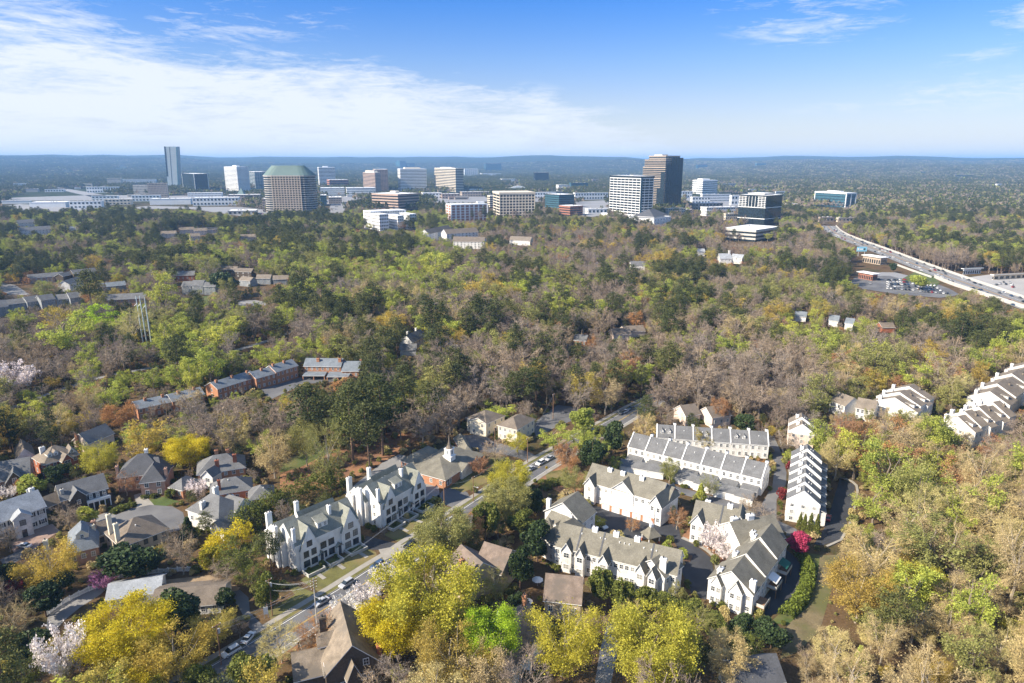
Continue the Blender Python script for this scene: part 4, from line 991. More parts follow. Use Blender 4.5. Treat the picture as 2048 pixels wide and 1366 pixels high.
h = House('porch_house', 'dark grey house with white columned front porch and steep gable', wall='greysiding', roof='slate', wk='ws')
V = h.vol(zA(600, 880), zA(1045, 757), 6, dep=9.5, rise=3.8, win=(1, 0)); h.chimney(V, .8, 2, 1.1, 1, 1.6, mat='concrete')
for x in (.62, .77, .92): h.window(V, V['L']*x, 4.4, .9, 1.6)
g_ = h.vol(zA(690, 872), zA(835, 828), 6, dep=5, roof='c', rise=2.8, base_foot=False, wall='brownsiding'); h.window(g_, g_['L']/2, 4.2, 1, 1.4)
L_ = h.vol(zA(440, 955), zA(610, 885), 3.4, dep=7, rise=2.4, roof='g', rm='tanroof')
e = h.done(); o = h.org; m = MB(); a, d, n, L = V['a'], V['d'], V['n'], V['L']
m.box(a, d, n, L*.5, L+.3, -2.4, -.02, 2.9, 3.25, M_['trim']); m.box(a, d, n, L*.5, L+.3, -2.4, -2.3, 3.25, 3.9, M_['trim'])
for i in range(5): m.box(a, d, n, L*.5+i*(L*.5)/4.05, L*.5+i*(L*.5)/4.05+.3, -2.35, -2.05, 0, 2.9, M_['trim'])
m.build('porch', e, o)
h = House('brick_house', 'red brick house with tan hipped roof and two white dormers', wall='redbrick', roof='tanroof')
V = h.vol((88.2, 928.7), (156, 908), 6.5, P2=(64.6, 914.7), roof='h', rise=4.2, win=(2, 5), wl=(2, 2)); h.dormer(V, V['L']*.25, 1.7, 1.3, 1.8, .9, 'white'); h.dormer(V, V['L']*.42, 1.7, 1.3, 1.8, .9, 'white')
g_ = h.vol(zA(600, 492), zA(690, 462), 6.5, dep=4, roof='c', rise=2.2, shift=(0, -.8), base_foot=False); h.window(g_, g_['L']/2, 5.2, 2.0, 1.7); g2 = h.vol(zA(655, 445), zA(758, 420), 6.8, dep=5, roof='c', rise=2.6, base_foot=False, wall='white', shift=(0, .3)); h.window(g2, g2['L']/2, 8, .7, 1.0)
h.chimney(V, 2.6, V['dep']*.7, 1.8, 1.1, 2.4, 'white'); h.done()
h = House('grey_house', 'grey roofed house with brick gables at the edge of the cul-de-sac houses', wall='pinkbrick', roof='slate')
V = h.vol((-34, 968), (58.5, 951.5), 5.6, dep=12, rise=5.2, win=(1, 6), wr=(2, 2)); g_ = h.vol(zA(60, 700), zA(230, 665), 5.6, dep=6, roof='c', rise=3.6, shift=(0, -1), base_foot=False, wall='brownsiding'); h.window(g_, g_['L']/2, 5.8, 1.2, 1.8); h.dormer(V, 3.5, 1.6, 1.2, 2, .9, 'white'); h.done()
h = House('gabled_house', 'small white gabled house with brown roof beside the tan roofed brick house', wall='white', roof='brownroof'); V = h.vol((33.8, 917), (68, 909.5), 5, dep=12, roof='c', rise=3.4, win=(1, 3)); h.done()
h = House('brick_mansion', 'large pink brick house with charcoal hipped roof on the cul-de-sac', wall='pinkbrick', roof='darkroof')
V = h.vol((233.8, 954.5), (327, 944), 6.2, dep=13, roof='h', rise=5.6, win=(2, 6), wl=(2, 3)); W_ = h.vol((280, 964.5), (328, 959), 6.2, dep=11, roof='h', rise=4.6, win=(2, 2), ww=1.2, wh=1.8)
W2 = h.vol((325, 944), (345, 930), 6.0, dep=8, roof='h', rise=4.4); h.chimney(V, 9, 8, 1.2, 1.2, 2.6, 'white'); h.chimney(V, -.4, 3.2, .9, 1.6, 0, z0=0, top=9.5, mat='pinkbrick'); h.chimney(W_, W_['L']+.3, 3, .9, 1.6, 0, z0=0, top=9.5, mat='pinkbrick'); h.done()
h = House('hipped_house', 'orange brick house with grey hipped roofs behind the pink cherry tree', wall='orangebrick', roof='slate')
V = h.vol((395, 949), (490, 934), 5.6, dep=12, roof='h', rise=4.2, win=(2, 6)); w_ = h.vol((364.6, 979.5), (400, 960), 3.6, P2=(342, 972), roof='h', rise=2.6, wl=(1, 2), win=(1, 2)); g_ = h.vol(zB(330, 625), zB(430, 640), 5.4, dep=5, roof='c', rise=2.2, wall='white', base_foot=False, shift=(0, -1)); h.window(g_, g_['L']/2, 3.8, 1.6, 1.4)
h.chimney(V, V['L']*.42, 8, 1.3, 1, 2.8, 'orangebrick', pots=2); h.chimney(V, V['L']*.66, 8, 1.3, 1, 2.4, 'orangebrick', pots=2); h.chimney(V, V['L']*.42, 1.5, 1.4, 1, 3.0, 'redbrick'); h.chimney(V, V['L']*.8, 2.5, 1.4, 1, 3.2, 'redbrick'); h.done()
h = House('hipped_house', 'orange brick house with low grey roofs wedged behind the white L shaped house', wall='orangebrick', roof='slate')
V = h.vol((422, 991), (504, 977), 4.6, dep=10, roof='h', rise=3.4, win=(1, 4)); w_ = h.vol((498, 999.5), (547, 992), 4.0, dep=9, roof='h', rise=2.7, wall='redbrick', win=(1, 3)); h.chimney(V, 3, 1.4, 1.0, .9, 4, 'redbrick'); h.skylight(V, 6, 4); h.skylight(w_, 5, 3); h.done()
h = House('white_house', 'white L shaped house with grey hipped roof and three white chimneys', wall='white', roof='slate')
V = h.vol((437.4, 1039.5), (492, 1010), 6, P2=(366.7, 1022), roof='h', rise=4.6, wl=(1, 4), win=(2, 3)); g_ = h.vol(zB(640, 985), zB(800, 893), 6.2, dep=7, roof='c', rise=2.8, win=(2, 2)); w_ = h.vol(zB(520, 1195), zB(690, 1110), 3.4, P2=zB(355, 1150), roof='g', rise=2.8, win=(1, 2)); h.window(w_, w_['L']/2, 4.2, 1.1, 1.2, 'r', 'k')
h.chimney(V, 1.5, V['dep']*.6, 1.7, 1.1, 2.4); h.chimney(V, V['L']*.65, V['dep']*.62, 1.8, 1.1, 3.2); h.chimney(V, V['L']*.95, V['dep']*.4, 1.5, 1, 2); h.done()
h = House('stucco_house', 'tan stucco house with brown hipped roof and tall cream chimneys', wall='stone', roof='brownroof', wk='k')
V = h.vol((243, 1093), (336, 1057), 6.6, dep=13, roof='h', rise=4.4, win=(2, 5), wl=(2, 3)); g_ = h.vol(zA(1080, 1260), zA(1180, 1325), 6.4, dep=7, roof='c', rise=3.4, base_foot=False) if False else None; w_ = h.vol((182.5, 1076), (222, 1062), 4.2, dep=8, roof='g', rise=2.4, win=(1, 3))
h.chimney(V, .4, 3.5, 1.2, 1.0, 0, 'cream', z0=0, top=13.0); h.chimney(V, .6, 9.5, 1.2, 1.0, 0, 'cream', z0=0, top=13.8); h.chimney(w_, 1.2, 1.0, 1.1, 1.0, 3.2, 'cream', z0=0); h.skylight(V, 6, 4); h.done()
h = House('slate_house', 'brick house with grey slate hipped roof and pale dormer', wall='pinkbrick', roof='slateb')
V = h.vol((134.8, 1105), (194.5, 1091), 5.2, dep=14, roof='h', rise=4.6, win=(1, 3), ww=1.0, wh=1.5); h.dormer(V, 4.2, 3.2, 1.6, 2.0, 1.4, 'cream'); h.chimney(V, -5.5, 5, 1.2, 1, 0, 'cream', z0=0, top=8.5); h.chimney(V, V['L']*.9, 11, 1.2, 1, 2.5, 'pinkbrick'); h.done()
h = House('peach_house', 'peach gabled house behind the pale yellow tree', wall='peach', roof='slate'); V = h.vol((177.4, 886.5), (227, 866), 5, dep=9, rise=3.6, wl=(2, 2)); h.chimney(V, -.4, 6, .8, 1.2, 0, 'orangebrick', z0=0, top=8.6); h.done()
h = House('ranch_house', 'white ranch house with pale grey shingle roof behind the yellow trees', wall='white', roof='slatel')
V = h.vol((213.4, 1200), (319, 1183), 3.0, P2=(232.5, 1163), roof='g', rise=2.0, win=(1, 5)); h.done()
h = House('ranch_house', 'long white ranch house with olive brown roof by the bare yard', wall='white', roof='brownroof'); V = h.vol((300, 1218), (440, 1207), 3.0, dep=11, roof='g', rise=2.1, win=(1, 6), vis=.6); h.done()
# ------------------------------------------------ church and cream offices
h = House('church', 'low brick church with brown hipped roofs and a white steeple', 'church', wall='orangebrick', roof='taupe')
V = h.vol(z3(945, 738), z3(1262, 525), 3.8, P2=z3(630, 655), roof='h', rise=3.4, win=(1, 4), wl=(1, 4)); w_ = h.vol(z3(690, 610), z3(905, 500), 3.6, P2=z3(585, 572), roof='h', rise=2.6, wl=(1, 3)); w2 = h.vol(z3(1180, 530), z3(1262, 520), 3.4, dep=18, roof='h', rise=2.4, shift=(-4, 2))
pw = h.vol(z3(1045, 655), z3(1130, 600), 3.6, dep=4, roof='c', rise=1.6, wall='white', shift=(0, -2.0), base_foot=False); h.window(V, 1.8, 2.2, 1.4, 2.4)
e = h.done(); o = h.org; st = np.array(G(*z3(980, 602), 4.2)[:2]); d = V['d']; n = V['n']
m = MB(); m.box(st, d, n, -1.7, 1.7, -1.7, 1.7, 3.6, 7.6, M_['trim']); m.box(st, d, n, -1.95, 1.95, -1.95, 1.95, 7.6, 7.9, M_['trim']); m.box(st, d, n, -1.35, 1.35, -1.35, 1.35, 7.9, 10.6, M_['trim']); m.box(st, d, n, -1.55, 1.55, -1.55, 1.55, 10.6, 10.85, M_['trim'])
for s_ in (-1, 1):
    m.box(st, d, n, -.45, .45, min(s_*1.38, s_*1.3), max(s_*1.38, s_*1.3), 8.5, 10.1, M_['midgrey']); m.box(st, d, n, min(s_*1.38, s_*1.3), max(s_*1.38, s_*1.3), -.45, .45, 8.5, 10.1, M_['midgrey'])
stp = m.build('steeple', e, o); m = MB(); m.lathe((st[0], st[1], 10.85), [(1.5, 0), (.7, 1.2), (.35, 3.0), (.04, 6.0)], M_['brownroof'], 8); m.build('spire', stp, (0, 0, 0)).location = (-0.0, 0, 0)
bpy.data.objects['spire'].location = (-o[0], -o[1], -o[2])
KEEP += [(899+dx, y, st[1]) for dx in (-6, 0, 6) for y in (875, 890, 905, 920)]
h = House('cream_building', 'cream stucco office with brown hipped roof nearer the woods', 'office building', wall='cream', roof='brownroof', group='cream stucco offices behind the church')
V = h.vol((972, 847), (1009, 831), 6.5, P2=(931, 836), roof='h', rise=2.9, wl=(2, 4), win=(2, 3), wh=1.3, vis=1); g_ = h.vol(z3(1150, 245), z3(1285, 272), 6.4, dep=4, roof='c', rise=1.8, base_foot=False, win=(2, 2), shift=(0, -.5)); h.done()
h = House('cream_building', 'cream stucco office with brown hipped roof beside the rear car park', 'office building', wall='cream', roof='brownroof', group='cream stucco offices behind the church')
V = h.vol((1034, 859), (1069, 838), 6.5, P2=(992, 852), roof='h', rise=2.9, wl=(2, 4), win=(2, 4), wh=1.3, vis=1); h.done()
# ------------------------------------------------ white townhouse estate on the east side
def party(h, V, x, up=.55, th=.4, mat='trim', over=.25):
    P = lambda X, Y, Z: h.pt(V, X, Y, Z); D_, ze, r_ = V['dep'], V['ze'], V['rise']; sl = r_/(D_/2); m = MB()
    prof = [(-over, ze-.5), (-over, ze-over*sl+up), (D_/2, ze+r_+up), (D_+over, ze-over*sl+up), (D_+over, ze-.5)]
    for s_ in (-th/2, th/2): m.poly([P(x+s_, y, z) for y, z in prof], M_[mat])
    for (y0, z0), (y1, z1) in zip(prof[:-1], prof[1:]): m.poly([P(x-th/2, y0, z0), P(x+th/2, y0, z0), P(x+th/2, y1, z1), P(x-th/2, y1, z1)], M_[mat])
    h.parts.append(('party_wall', m))
def row(name, label, P0, P1, ze, units, dep, rise, wall='white', roof='slate', P2=None, win=(2, 2), chim=True, dorm=(), zb=0, group='white townhouse rows of the estate', cat='townhouse row', wl=None, wr=None, stacks=1, vis=1.0, wk='w', step=0.0):
    h = House(name, label, cat, wall, roof, group, wk=wk); h.parts = []
    V = h.vol(P0, P1, ze, P2=P2, dep=None if P2 else dep, rise=rise, oh=.25, win=(win[0], win[1]*units) if win else None, wl=wl, wr=wr, zb=zb, wh=1.35, ww=.9, vis=vis)
    for i in range(units+1):
        x = V['L']*i/units; party(h, V, min(max(x, .15), V['L']-.15))
        if chim and 0 < i: h.chimney(V, min(max(x, .15), V['L']-.4), V['dep']*.62, 1.0, 1.3, 1.7, 'trim', pots=2)
        if i < units and i in dorm:
            for q in (.3, .7): h.dormer(V, V['L']*(i+q)/units, 1.3, 1.1, 1.6, .9)
        if i < units: h.skylight(V, V['L']*(i+.5)/units, V['dep']*.3)
    e = h.done()
    for nm, m in h.parts: m.build(nm, e, h.org)
    return h, V, e
def lean(h, e, V, x0, x1, dpt, z, mat='white', rmat='slate', rise=.8, glassf=True):
    """one storey extension with its own lean-to roof"""
    m = MB(); a, d, n = V['a'], V['d'], V['n']; P = lambda X, Y, Z: h.pt(V, X, Y, Z)
    m.poly([P(x0, -dpt, V['zb']), P(x1, -dpt, V['zb']), P(x1, -dpt, z), P(x0, -dpt, z)], M_[mat])
    for x in (x0, x1): m.poly([P(x, -dpt, V['zb']), P(x, -.01, V['zb']), P(x, -.01, z+rise), P(x, -dpt, z)], M_[mat])
    m.hexa([P(x0-.2, -dpt-.3, z-.05), P(x1+.2, -dpt-.3, z-.05), P(x1+.2, -.02, z+rise), P(x0-.2, -.02, z+rise), P(x0-.2, -dpt-.3, z+.12), P(x1+.2, -dpt-.3, z+.12), P(x1+.2, -.02, z+rise+.17), P(x0-.2, -.02, z+rise+.17)], M_[rmat], M_['trim'])
    if glassf:
        k = int((x1-x0)/1.2)
        for i in range(k): m.box(P(x0+(i+.5)*(x1-x0)/k, -dpt, 0), d, n, -.4, .4, -.05, .04, V['zb']+.8, z-.4, M_['glass'])
    m.build('extension', e, h.org)
h, V, e = row('townhouse_row', 'white townhouse row farthest up the estate with dormers and tall white chimneys', (1313, 875), (1538, 891), 6, 6, 9.5, 4.0, dorm=(0, 2, 4), win=(2, 3), wk='wk')
h, V, e = row('townhouse_row', 'white townhouse row with seven grey roofs and raised white party walls', (1255.6, 893), (1525, 959), 6.6, 7, 10.5, 4.2, win=(2, 3), wr=(3, 2))
for i in range(7):
    if i in (0, 2, 3, 4, 5, 6): lean(h, e, V, V['L']*(i+.12)/7, V['L']*(i+.88)/7, 3.2, 2.6)
    else: lean(h, e, V, V['L']*(i+.3)/7, V['L']*(i+.9)/7, 2.6, 2.6)
GL = [((715, 472), (1030, 528)), ((1102, 548), (1243, 588)), ((1252, 598), (1398, 636)), ((1402, 648), (1536, 680)), ((1545, 688), (1655, 716))]
GW = ['long white garage with grey roof nearest the dark evergreens', 'white garage with grey roof second from the dark evergreens', 'white garage with grey roof midway along the back drive', 'white garage with grey roof behind the thin bare trees', 'white garage with grey roof at the end of the back drive']
for (p, q), lb in zip(GL, GW):
    h = House('garage', lb, 'garage', 'white', 'slate', 'white garages along the back drive'); V = h.vol(z4(*p), z4(*q), 2.7, dep=6.5, rise=1.5, oh=.3, vis=.8)
    e = h.done(); k = max(2, int(V['L']/5.5))
    for i in range(k):
        m = MB(); c = h.pt(V, V['L']*(i+.5)/k, 0, 0); m.box(c, V['d'], V['n'], -2.2, 2.2, -.04, .03, 0, 2.2, M_['white2']); m.build('garage_door', e, h.org)
# middle block with balcony over brick garages
h = House('townhouse_block', 'white townhouse block with taupe roof, long balcony and brick garages', 'townhouse block', 'white', 'taupe')
V = h.vol((1172, 961), (1318, 1003), 7.6, dep=11, rise=4.6, win=(2, 12), wh=1.2); c0 = h.vol((1172, 964), (1192, 970), 7.4, dep=6, roof='c', rise=2.8, shift=(0, -1.2), base_foot=False, win=(2, 1))
c1 = h.vol(z4(668, 628), z4(822, 674), 7.6, dep=6, roof='c', rise=3.8, shift=(0, -.8), base_foot=False); c2 = h.vol(z4(955, 722), z4(1040, 752), 7.4, dep=12, roof='c', rise=3.4, shift=(0, -2.2), win=(2, 2)); c3 = h.vol(z4(1062, 728), z4(1136, 650), 7.4, dep=8, roof='c', rise=3.2, wall='redbrick')
for x in (.26, .44, .70): h.chimney(V, V['L']*x, 4.6, 1.6, 1.1, 1.3, 'trim')
e = h.done(); o = h.org; a, d, n, L = V['a'], V['d'], V['n'], V['L']
m = MB(); m.box(a, d, n, L*.28, L*.99, -2.8, -.03, -.3, 2.4, M_['orangebrick']); m.box(a, d, n, L*.27, L*.99, -3.0, -.03, 2.4, 2.6, M_['trim']); m.build('balcony', e, o)
m = MB()
for i in range(13): m.box(a, d, n, L*.28+i*L*.7/12, L*.28+i*L*.7/12+.18, -2.95, -2.8, 2.6, 3.6 if i % 3 else 6.2, M_['trim'])
m.box(a, d, n, L*.28, L*.98, -2.93, -2.85, 3.6, 3.72, M_['trim']); m.build('railing', e, o)
for i in range(5):
    m = MB(); m.box(h.pt(V, L*(.34+i*.14), 0, 0), d, n, -1.5, 1.5, -2.86, -2.8, 0, 2.1, M_['trim']); m.build('garage_door', e, o)
# corner block with turret
h = House('turret_block', 'white townhouse block with tall gable and small octagonal turret', 'townhouse block', 'white', 'taupe')
V = h.vol((1090, 1021), (1163, 1046), 8.6, dep=9, roof='c', rise=5.0, win=None, wr=(3, 2)); L2 = h.vol((1082, 1056), (1124, 1074), 6.2, dep=12, roof='g', rise=3.4, wl=(2, 3)); L3 = h.vol((1084, 1072), (1110, 1088), 7.0, dep=14, roof='h', rise=3.6, win=(2, 2))
h.chimney(V, .8, 1, 1.3, 1.1, 3.6, 'trim'); h.dormer(L2, L2['L']*.55, 1.6, .9, 1.5, .8, 'white'); h.chimney(L2, L2['L']*.8, 7, 1.2, 1, 1.5, 'trim'); e = h.done(); p = G(*z4(205, 912), 6.5)
m = MB(); m.lathe((p[0], p[1], 0), [(1.9, 0), (1.9, 7.0)], M_['white'], 8); t = m.build('turret', e, h.org); m = MB(); m.lathe((p[0], p[1], 6.95), [(2.3, 0), (1.2, 1.5), (.05, 3.0)], M_['taupe'], 8); m.build('turret_roof', t, h.org).location = (0, 0, 0)
# long south row with bays
h = House('townhouse_row', 'white townhouse row with taupe roof and bay windows above the shrubs', 'townhouse row', 'white', 'taupe', 'white townhouse rows of the estate'); h.parts = []
V = h.vol((1110, 1090), (1352, 1149), 7.8, dep=10, rise=4.8, win=(2, 22), wh=1.3); 
for (x0, y0, x1, y1) in ((310, 1056, 378, 1072), (412, 1092, 466, 1106), (575, 1140, 640, 1158), (842, 1206, 905, 1226), (935, 1240, 990, 1262)):
    c = h.vol(z4(x0, y0), z4(x1, y1), 7.6, dep=5, roof='c', rise=2.4, shift=(0, -1.3), base_foot=False, win=(2, 1), ww=1.6, wh=1.5)
c = h.vol(z4(1040, 1275), z4(1165, 1190), 7.4, dep=9, roof='g', rise=3.4, wr=(2, 2), win=(2, 3), wall='white')
for x in (.30, .48, .655): h.chimney(V, V['L']*x, 5.0, 1.6, 1.1, 1.3, 'trim')
h.chimney(V, V['L']*.9, -.6, 1.8, 1.1, 0, 'trim', z0=0, top=12.4)
for x in (.2, .36, .40, .52, .56, .6, .72, .78, .82): h.skylight(V, V['L']*x, 3.5)
for x in (.19, .385, .79): party(h, V, V['L']*x, .35, .5, 'darkroof', .2)
e = h.done()
for nm, m in h.parts: m.build(nm, e, h.org)
# east cluster
h = House('townhouse_block', 'white townhouse block with big roof turret behind the white cherry tree', 'townhouse block', 'white', 'taupe'); h.parts = []
V = h.vol((1385, 1040), (1498, 1066), 7.4, dep=11, rise=4.4, win=(2, 8)); c = h.vol(z4(1238, 862), z4(1330, 888), 7.2, dep=7, roof='c', rise=3.2, shift=(0, -1.4), base_foot=False, win=(2, 2)); c = h.vol(z4(1500, 905), z4(1655, 935), 7.6, dep=8, roof='c', rise=5.2, shift=(0, -2), win=(2, 2))
V2 = h.vol((1482, 1090), (1568, 1074), 7.6, dep=12, rise=4.4, win=(2, 4)); h.chimney(V, 3.0, 8.5, 1.6, 1.2, 1.8, 'trim'); h.chimney(V, V['L']*.6, 5.5, 1.6, 1.2, 1.3, 'trim'); h.chimney(V2, 2, 7, 2.0, 1.3, 1.6, 'trim'); h.chimney(V2, 7, 6, 2.2, 1.3, 1.6, 'trim'); party(h, V, V['L']*.48, .35, .5, 'darkroof', .2)
e = h.done()
for nm, m in h.parts: m.build(nm, e, h.org)
h = House('townhouse_block', 'white townhouse block with stepped taupe roofs and wooden decks over the lower drive', 'townhouse block', 'white', 'taupe')
Sx, Ex, Wx = np.array([1506.5, 1188]), np.array([1573, 1095]), np.array([1413, 1159]); a3 = np.array(G(*Sx, 7)[:2]); b3 = np.array(G(*Ex, 7)[:2]); w3 = np.array(G(*Wx, 7)[:2]); L = np.linalg.norm(b3-a3); d = (b3-a3)/L; n = np.array([-d[1], d[0]]); dp = float((w3-a3)@n); VS = []
for i in range(3):
    p, q = a3+d*L*i/3, a3+d*L*(i+1)/3; VS.append(h.vol((p[0], p[1]), (q[0], q[1]), 6.6+i*.85, dep=dp-i*1.2, px=False, rise=4.8, oh=.3, win=(3, 3), wl=(2, 5) if i == 0 else None, wh=1.3))
g1 = h.vol(z5(165, 1062), z5(262, 1108), 6.6, dep=5, roof='c', rise=2.6, base_foot=False, shift=(0, -.8), win=(2, 1), vis=.5) if False else None
lc = np.array([w3, a3]);
for f0, f1, nm in ((.10, .34, 1), (.52, .80, 1)):
    p = a3+n*dp*(1-f0); q = a3+n*dp*(1-f1); h.vol((p[0]-d[0]*1.4, p[1]-d[1]*1.4), (q[0]-d[0]*1.4, q[1]-d[1]*1.4), 6.5, dep=6, px=False, roof='c', rise=2.8, oh=.25, base_foot=False, win=(2, 2), wh=1.4)
for V_, x, y in ((VS[0], 2, dp*.8), (VS[1], 2, dp*.75), (VS[2], 2, dp*.6), (VS[2], 7, dp*.75)): h.chimney(V_, x, y, 2.0, 1.3, 1.4, 'trim')
h.chimney(VS[0], 1.4, .7, 1.3, 1.6, 0, 'trim', z0=0, top=10.2); e = h.done(); o = h.org
for i, x in enumerate((1.0, 9.0, 16.0)):
    m = MB(); q = a3+d*(x*L/22); m.box(q, d, n, 0, 5.2, -2.8, -.05, 2.5, 2.75, M_['wood'])
    for xx in (0, 5.0): m.box(q, d, n, xx, xx+.2, -2.8, -2.6, 0, 2.5, M_['wood'])
    m.box(q, d, n, 0, 5.2, -2.82, -2.74, 2.76, 3.7, M_['pale']); m.box(q, d, n, 0, .08, -2.7, -.1, 2.76, 3.7, M_['pale'])
    dk = m.build('deck', e, o)
    if i > 0:
        m = MB(); P = lambda X, Y, Z: (q[0]+d[0]*X+n[0]*Y, q[1]+d[1]*X+n[1]*Y, Z); m.hexa([P(.4, -2.6, 4.4), P(4.6, -2.6, 4.4), P(4.6, -.05, 5.4), P(.4, -.05, 5.4), P(.4, -2.6, 4.5), P(4.6, -2.6, 4.5), P(4.6, -.05, 5.5), P(.4, -.05, 5.5)], M_['green'] if i == 2 else M_['trim']); m.build('awning', e, o)
# stepped row with gable ends
def stepped(name, label, W, Sc, back, ze, units, rise, step, wall='white', roof='slate', group=None, zb=0, side=True, sunk=0, vis=1.0, wk='w', shiftx=0.0, cat='townhouse row'):
    h = House(name, label, cat, wall, roof, group, wk=wk); a = np.array(G(*W, ze)[:2]); b = np.array(G(*Sc, ze)[:2]); L = np.linalg.norm(b-a); d = (b-a)/L; n = np.array([-d[1], d[0]]); bk = np.array(G(*back, ze+step*units)[:2]); dp = float((bk-a)@n); u = dp/units; Vs = []
    for i in reversed(range(units)):
        p = a+n*u*i+d*shiftx*i; q = b+n*u*i+d*shiftx*i
        V = h.vol((p[0], p[1]), (q[0], q[1]), ze+step*i, dep=u+.02, px=False, roof='c', rise=rise, oh=.12, side='trim', win=(3, 3) if i == 0 else None, wl=(3, 1), wr=(3, 1), wh=1.2, vis=vis); Vs.append(V)
        h.chimney(V, V['L']*.32, u*.5, 1.2, 1.2, 1.6, 'trim'); h.skylight(V, V['L']*.7, u*.5); h.skylight(V, V['L']*.62, u*.4)
    e = h.done()
    # white parapet strips on every step
    for i in range(units):
        m = MB(); p = a+n*u*i+d*shiftx*i; z0 = ze+step*i; prof = [(-.15, z0-.8), (-.15, z0+.35), (L/2, z0+rise+.5), (L+.15, z0+.35), (L+.15, z0-.8)]; P = lambda X, Y, Z: (p[0]+d[0]*X+n[0]*Y, p[1]+d[1]*X+n[1]*Y, Z)
        for y in (-.06, .3): m.poly([P(x, y, z) for x, z in prof], M_['trim'])
        for (x0, z0_), (x1, z1_) in zip(prof[:-1], prof[1:]): m.poly([P(x0, -.06, z0_), P(x0, .3, z0_), P(x1, .3, z1_), P(x1, -.06, z1_)], M_['trim'])
        m.build('party_wall', e, h.org)
        if side:
            m = MB(); q = b+n*u*i+d*shiftx*i; P = lambda X, Y, Z: (q[0]+d[0]*X+n[0]*Y, q[1]+d[1]*X+n[1]*Y, Z); zt = ze*.62+step*i
            m.hexa([P(.02, .6, zt+1.0), P(2.4, .6, zt), P(2.4, u-.5, zt), P(.02, u-.5, zt+1.0), P(.02, .6, zt+1.15), P(2.4, .6, zt+.15), P(2.4, u-.5, zt+.15), P(.02, u-.5, zt+1.15)], M_[roof], M_['trim'])
            m.box(q, d, n, .03, 2.2, .7, u-.6, 0, zt-.02, M_[wall]); m.build('balcony', e, h.org)
    return h
stepped('townhouse_row', 'white townhouse row climbing in six grey gabled steps beside the end car park', (1574, 1001), (1640, 1012), (1603, 903), 7.6, 6, 4.0, .75, group='white townhouse rows of the estate', shiftx=.2)
stepped('townhouse_row', 'peach sided townhouse row above the estate drive with two gabled steps', (1579, 863), (1629, 869), (1590, 836), 8.0, 2, 3.4, .8, wall='peach', roof='tanroof', group='white townhouse rows of the estate', side=False)
# gazebo
p = G(1301, 1084); e = empty('gazebo', (p[0], p[1], 0), .4); tag(e, 'open gazebo with taupe pyramid roof and white cupola by the estate court', 'gazebo'); FOOT.append((p[0], p[1], 1, 0, 5, 5)); KEEP += [(1290+i*6, y, p[1]) for i in range(5) for y in (1068, 1076, 1084)]
m = MB(); m.lathe((0, 0, 2.7), [(3.5, 0), (3.5, .15), (1.6, 1.8), (.6, 3.0)], M_['taupe'], 4); m.build('roof', e)
m = MB(); m.box((0, 0), (1, 0), (0, 1), -.5, .5, -.5, .5, 5.6, 6.5, M_['trim']); m.lathe((0, 0, 6.5), [(.8, 0), (.05, 1.2)], M_['trim'], 4); m.build('cupola', e)
for sx in (-1, 1):
    for sy in (-1, 1): m = MB(); m.box((sx*1.95, sy*1.95), (1, 0), (0, 1), -.25, .25, -.25, .25, 0, 1.0, M_['redbrick']); m.box((sx*1.95, sy*1.95), (1, 0), (0, 1), -.14, .14, -.14, .14, 1.0, 2.75, M_['trim']); m.build('post', e)
# ------------------------------------------------ rows on the east edge
def erow(label, W, Sc, E, ze, units, rise, roof='tanroof', vis=.55):
    h = House('townhouse_row', label, 'townhouse row', 'white', roof, 'tan roofed townhouse rows beyond the wooded valley'); a = np.array(G(*Sc, ze)[:2]); b = np.array(G(*E, ze)[:2]); w = np.array(G(*W, ze)[:2]); L = np.linalg.norm(b-a); d = (b-a)/L; n = np.array([-d[1], d[0]]); dp = float((w-a)@n)
    for i in range(units):
        s_ = (0, 1.3, .3, 1.6, .6, 1.9)[i % 6]; sh = (0, .8, -.4, 1.0, 0, .6)[i % 6]; p = a+d*L*i/units+n*sh; q = a+d*L*(i+1)/units+n*sh
        V = h.vol((p[0], p[1]), (q[0], q[1]), ze+s_, dep=dp-sh, px=False, rise=rise, oh=.15, win=(2, 2), wl=(2, 4) if i == 0 else None, wh=1.2, vis=vis)
        h.chimney(V, 1.0, dp*.82, 1.5, 1.3, 2.4, 'trim'); h.chimney(V, V['L']*.7, dp*.3, .8, .8, 1.2, 'tanroof', pots=1) if i % 2 else None
        if i % 2 == 0: h.dormer(V, V['L']*.5, 2.4, 1.4, 2.4, .9, 'white', 's', 2)
    return h.done()
erow('white townhouse row with tan roofs nearest the valley trees', (1874, 842), (1951, 866), (2034, 840), 7, 6, 4.6)
erow('white townhouse row with tan roofs running off behind the nearer tan roofed row', (1942, 788), (2020, 812), (2100, 752), 7, 6, 4.8)
erow('white townhouse row with tan roofs half hidden by budding trees', (1772, 787), (1835, 826), (1872, 803), 6.5, 4, 4.6, vis=.3)
for p_, q_, lb_ in (((1712, 815), (1748, 822), 'white townhouse end with tan roof half hidden by budding trees'), ((1660, 800), (1690, 812), 'white townhouse end with tan roof mostly hidden in the trees')):
    h = House('townhouse_row', lb_, 'townhouse row', 'white', 'tanroof', 'tan roofed townhouse rows beyond the wooded valley'); V = h.vol(p_, q_, 6, dep=10, rise=3.5, win=(2, 4), vis=.4); h.done()
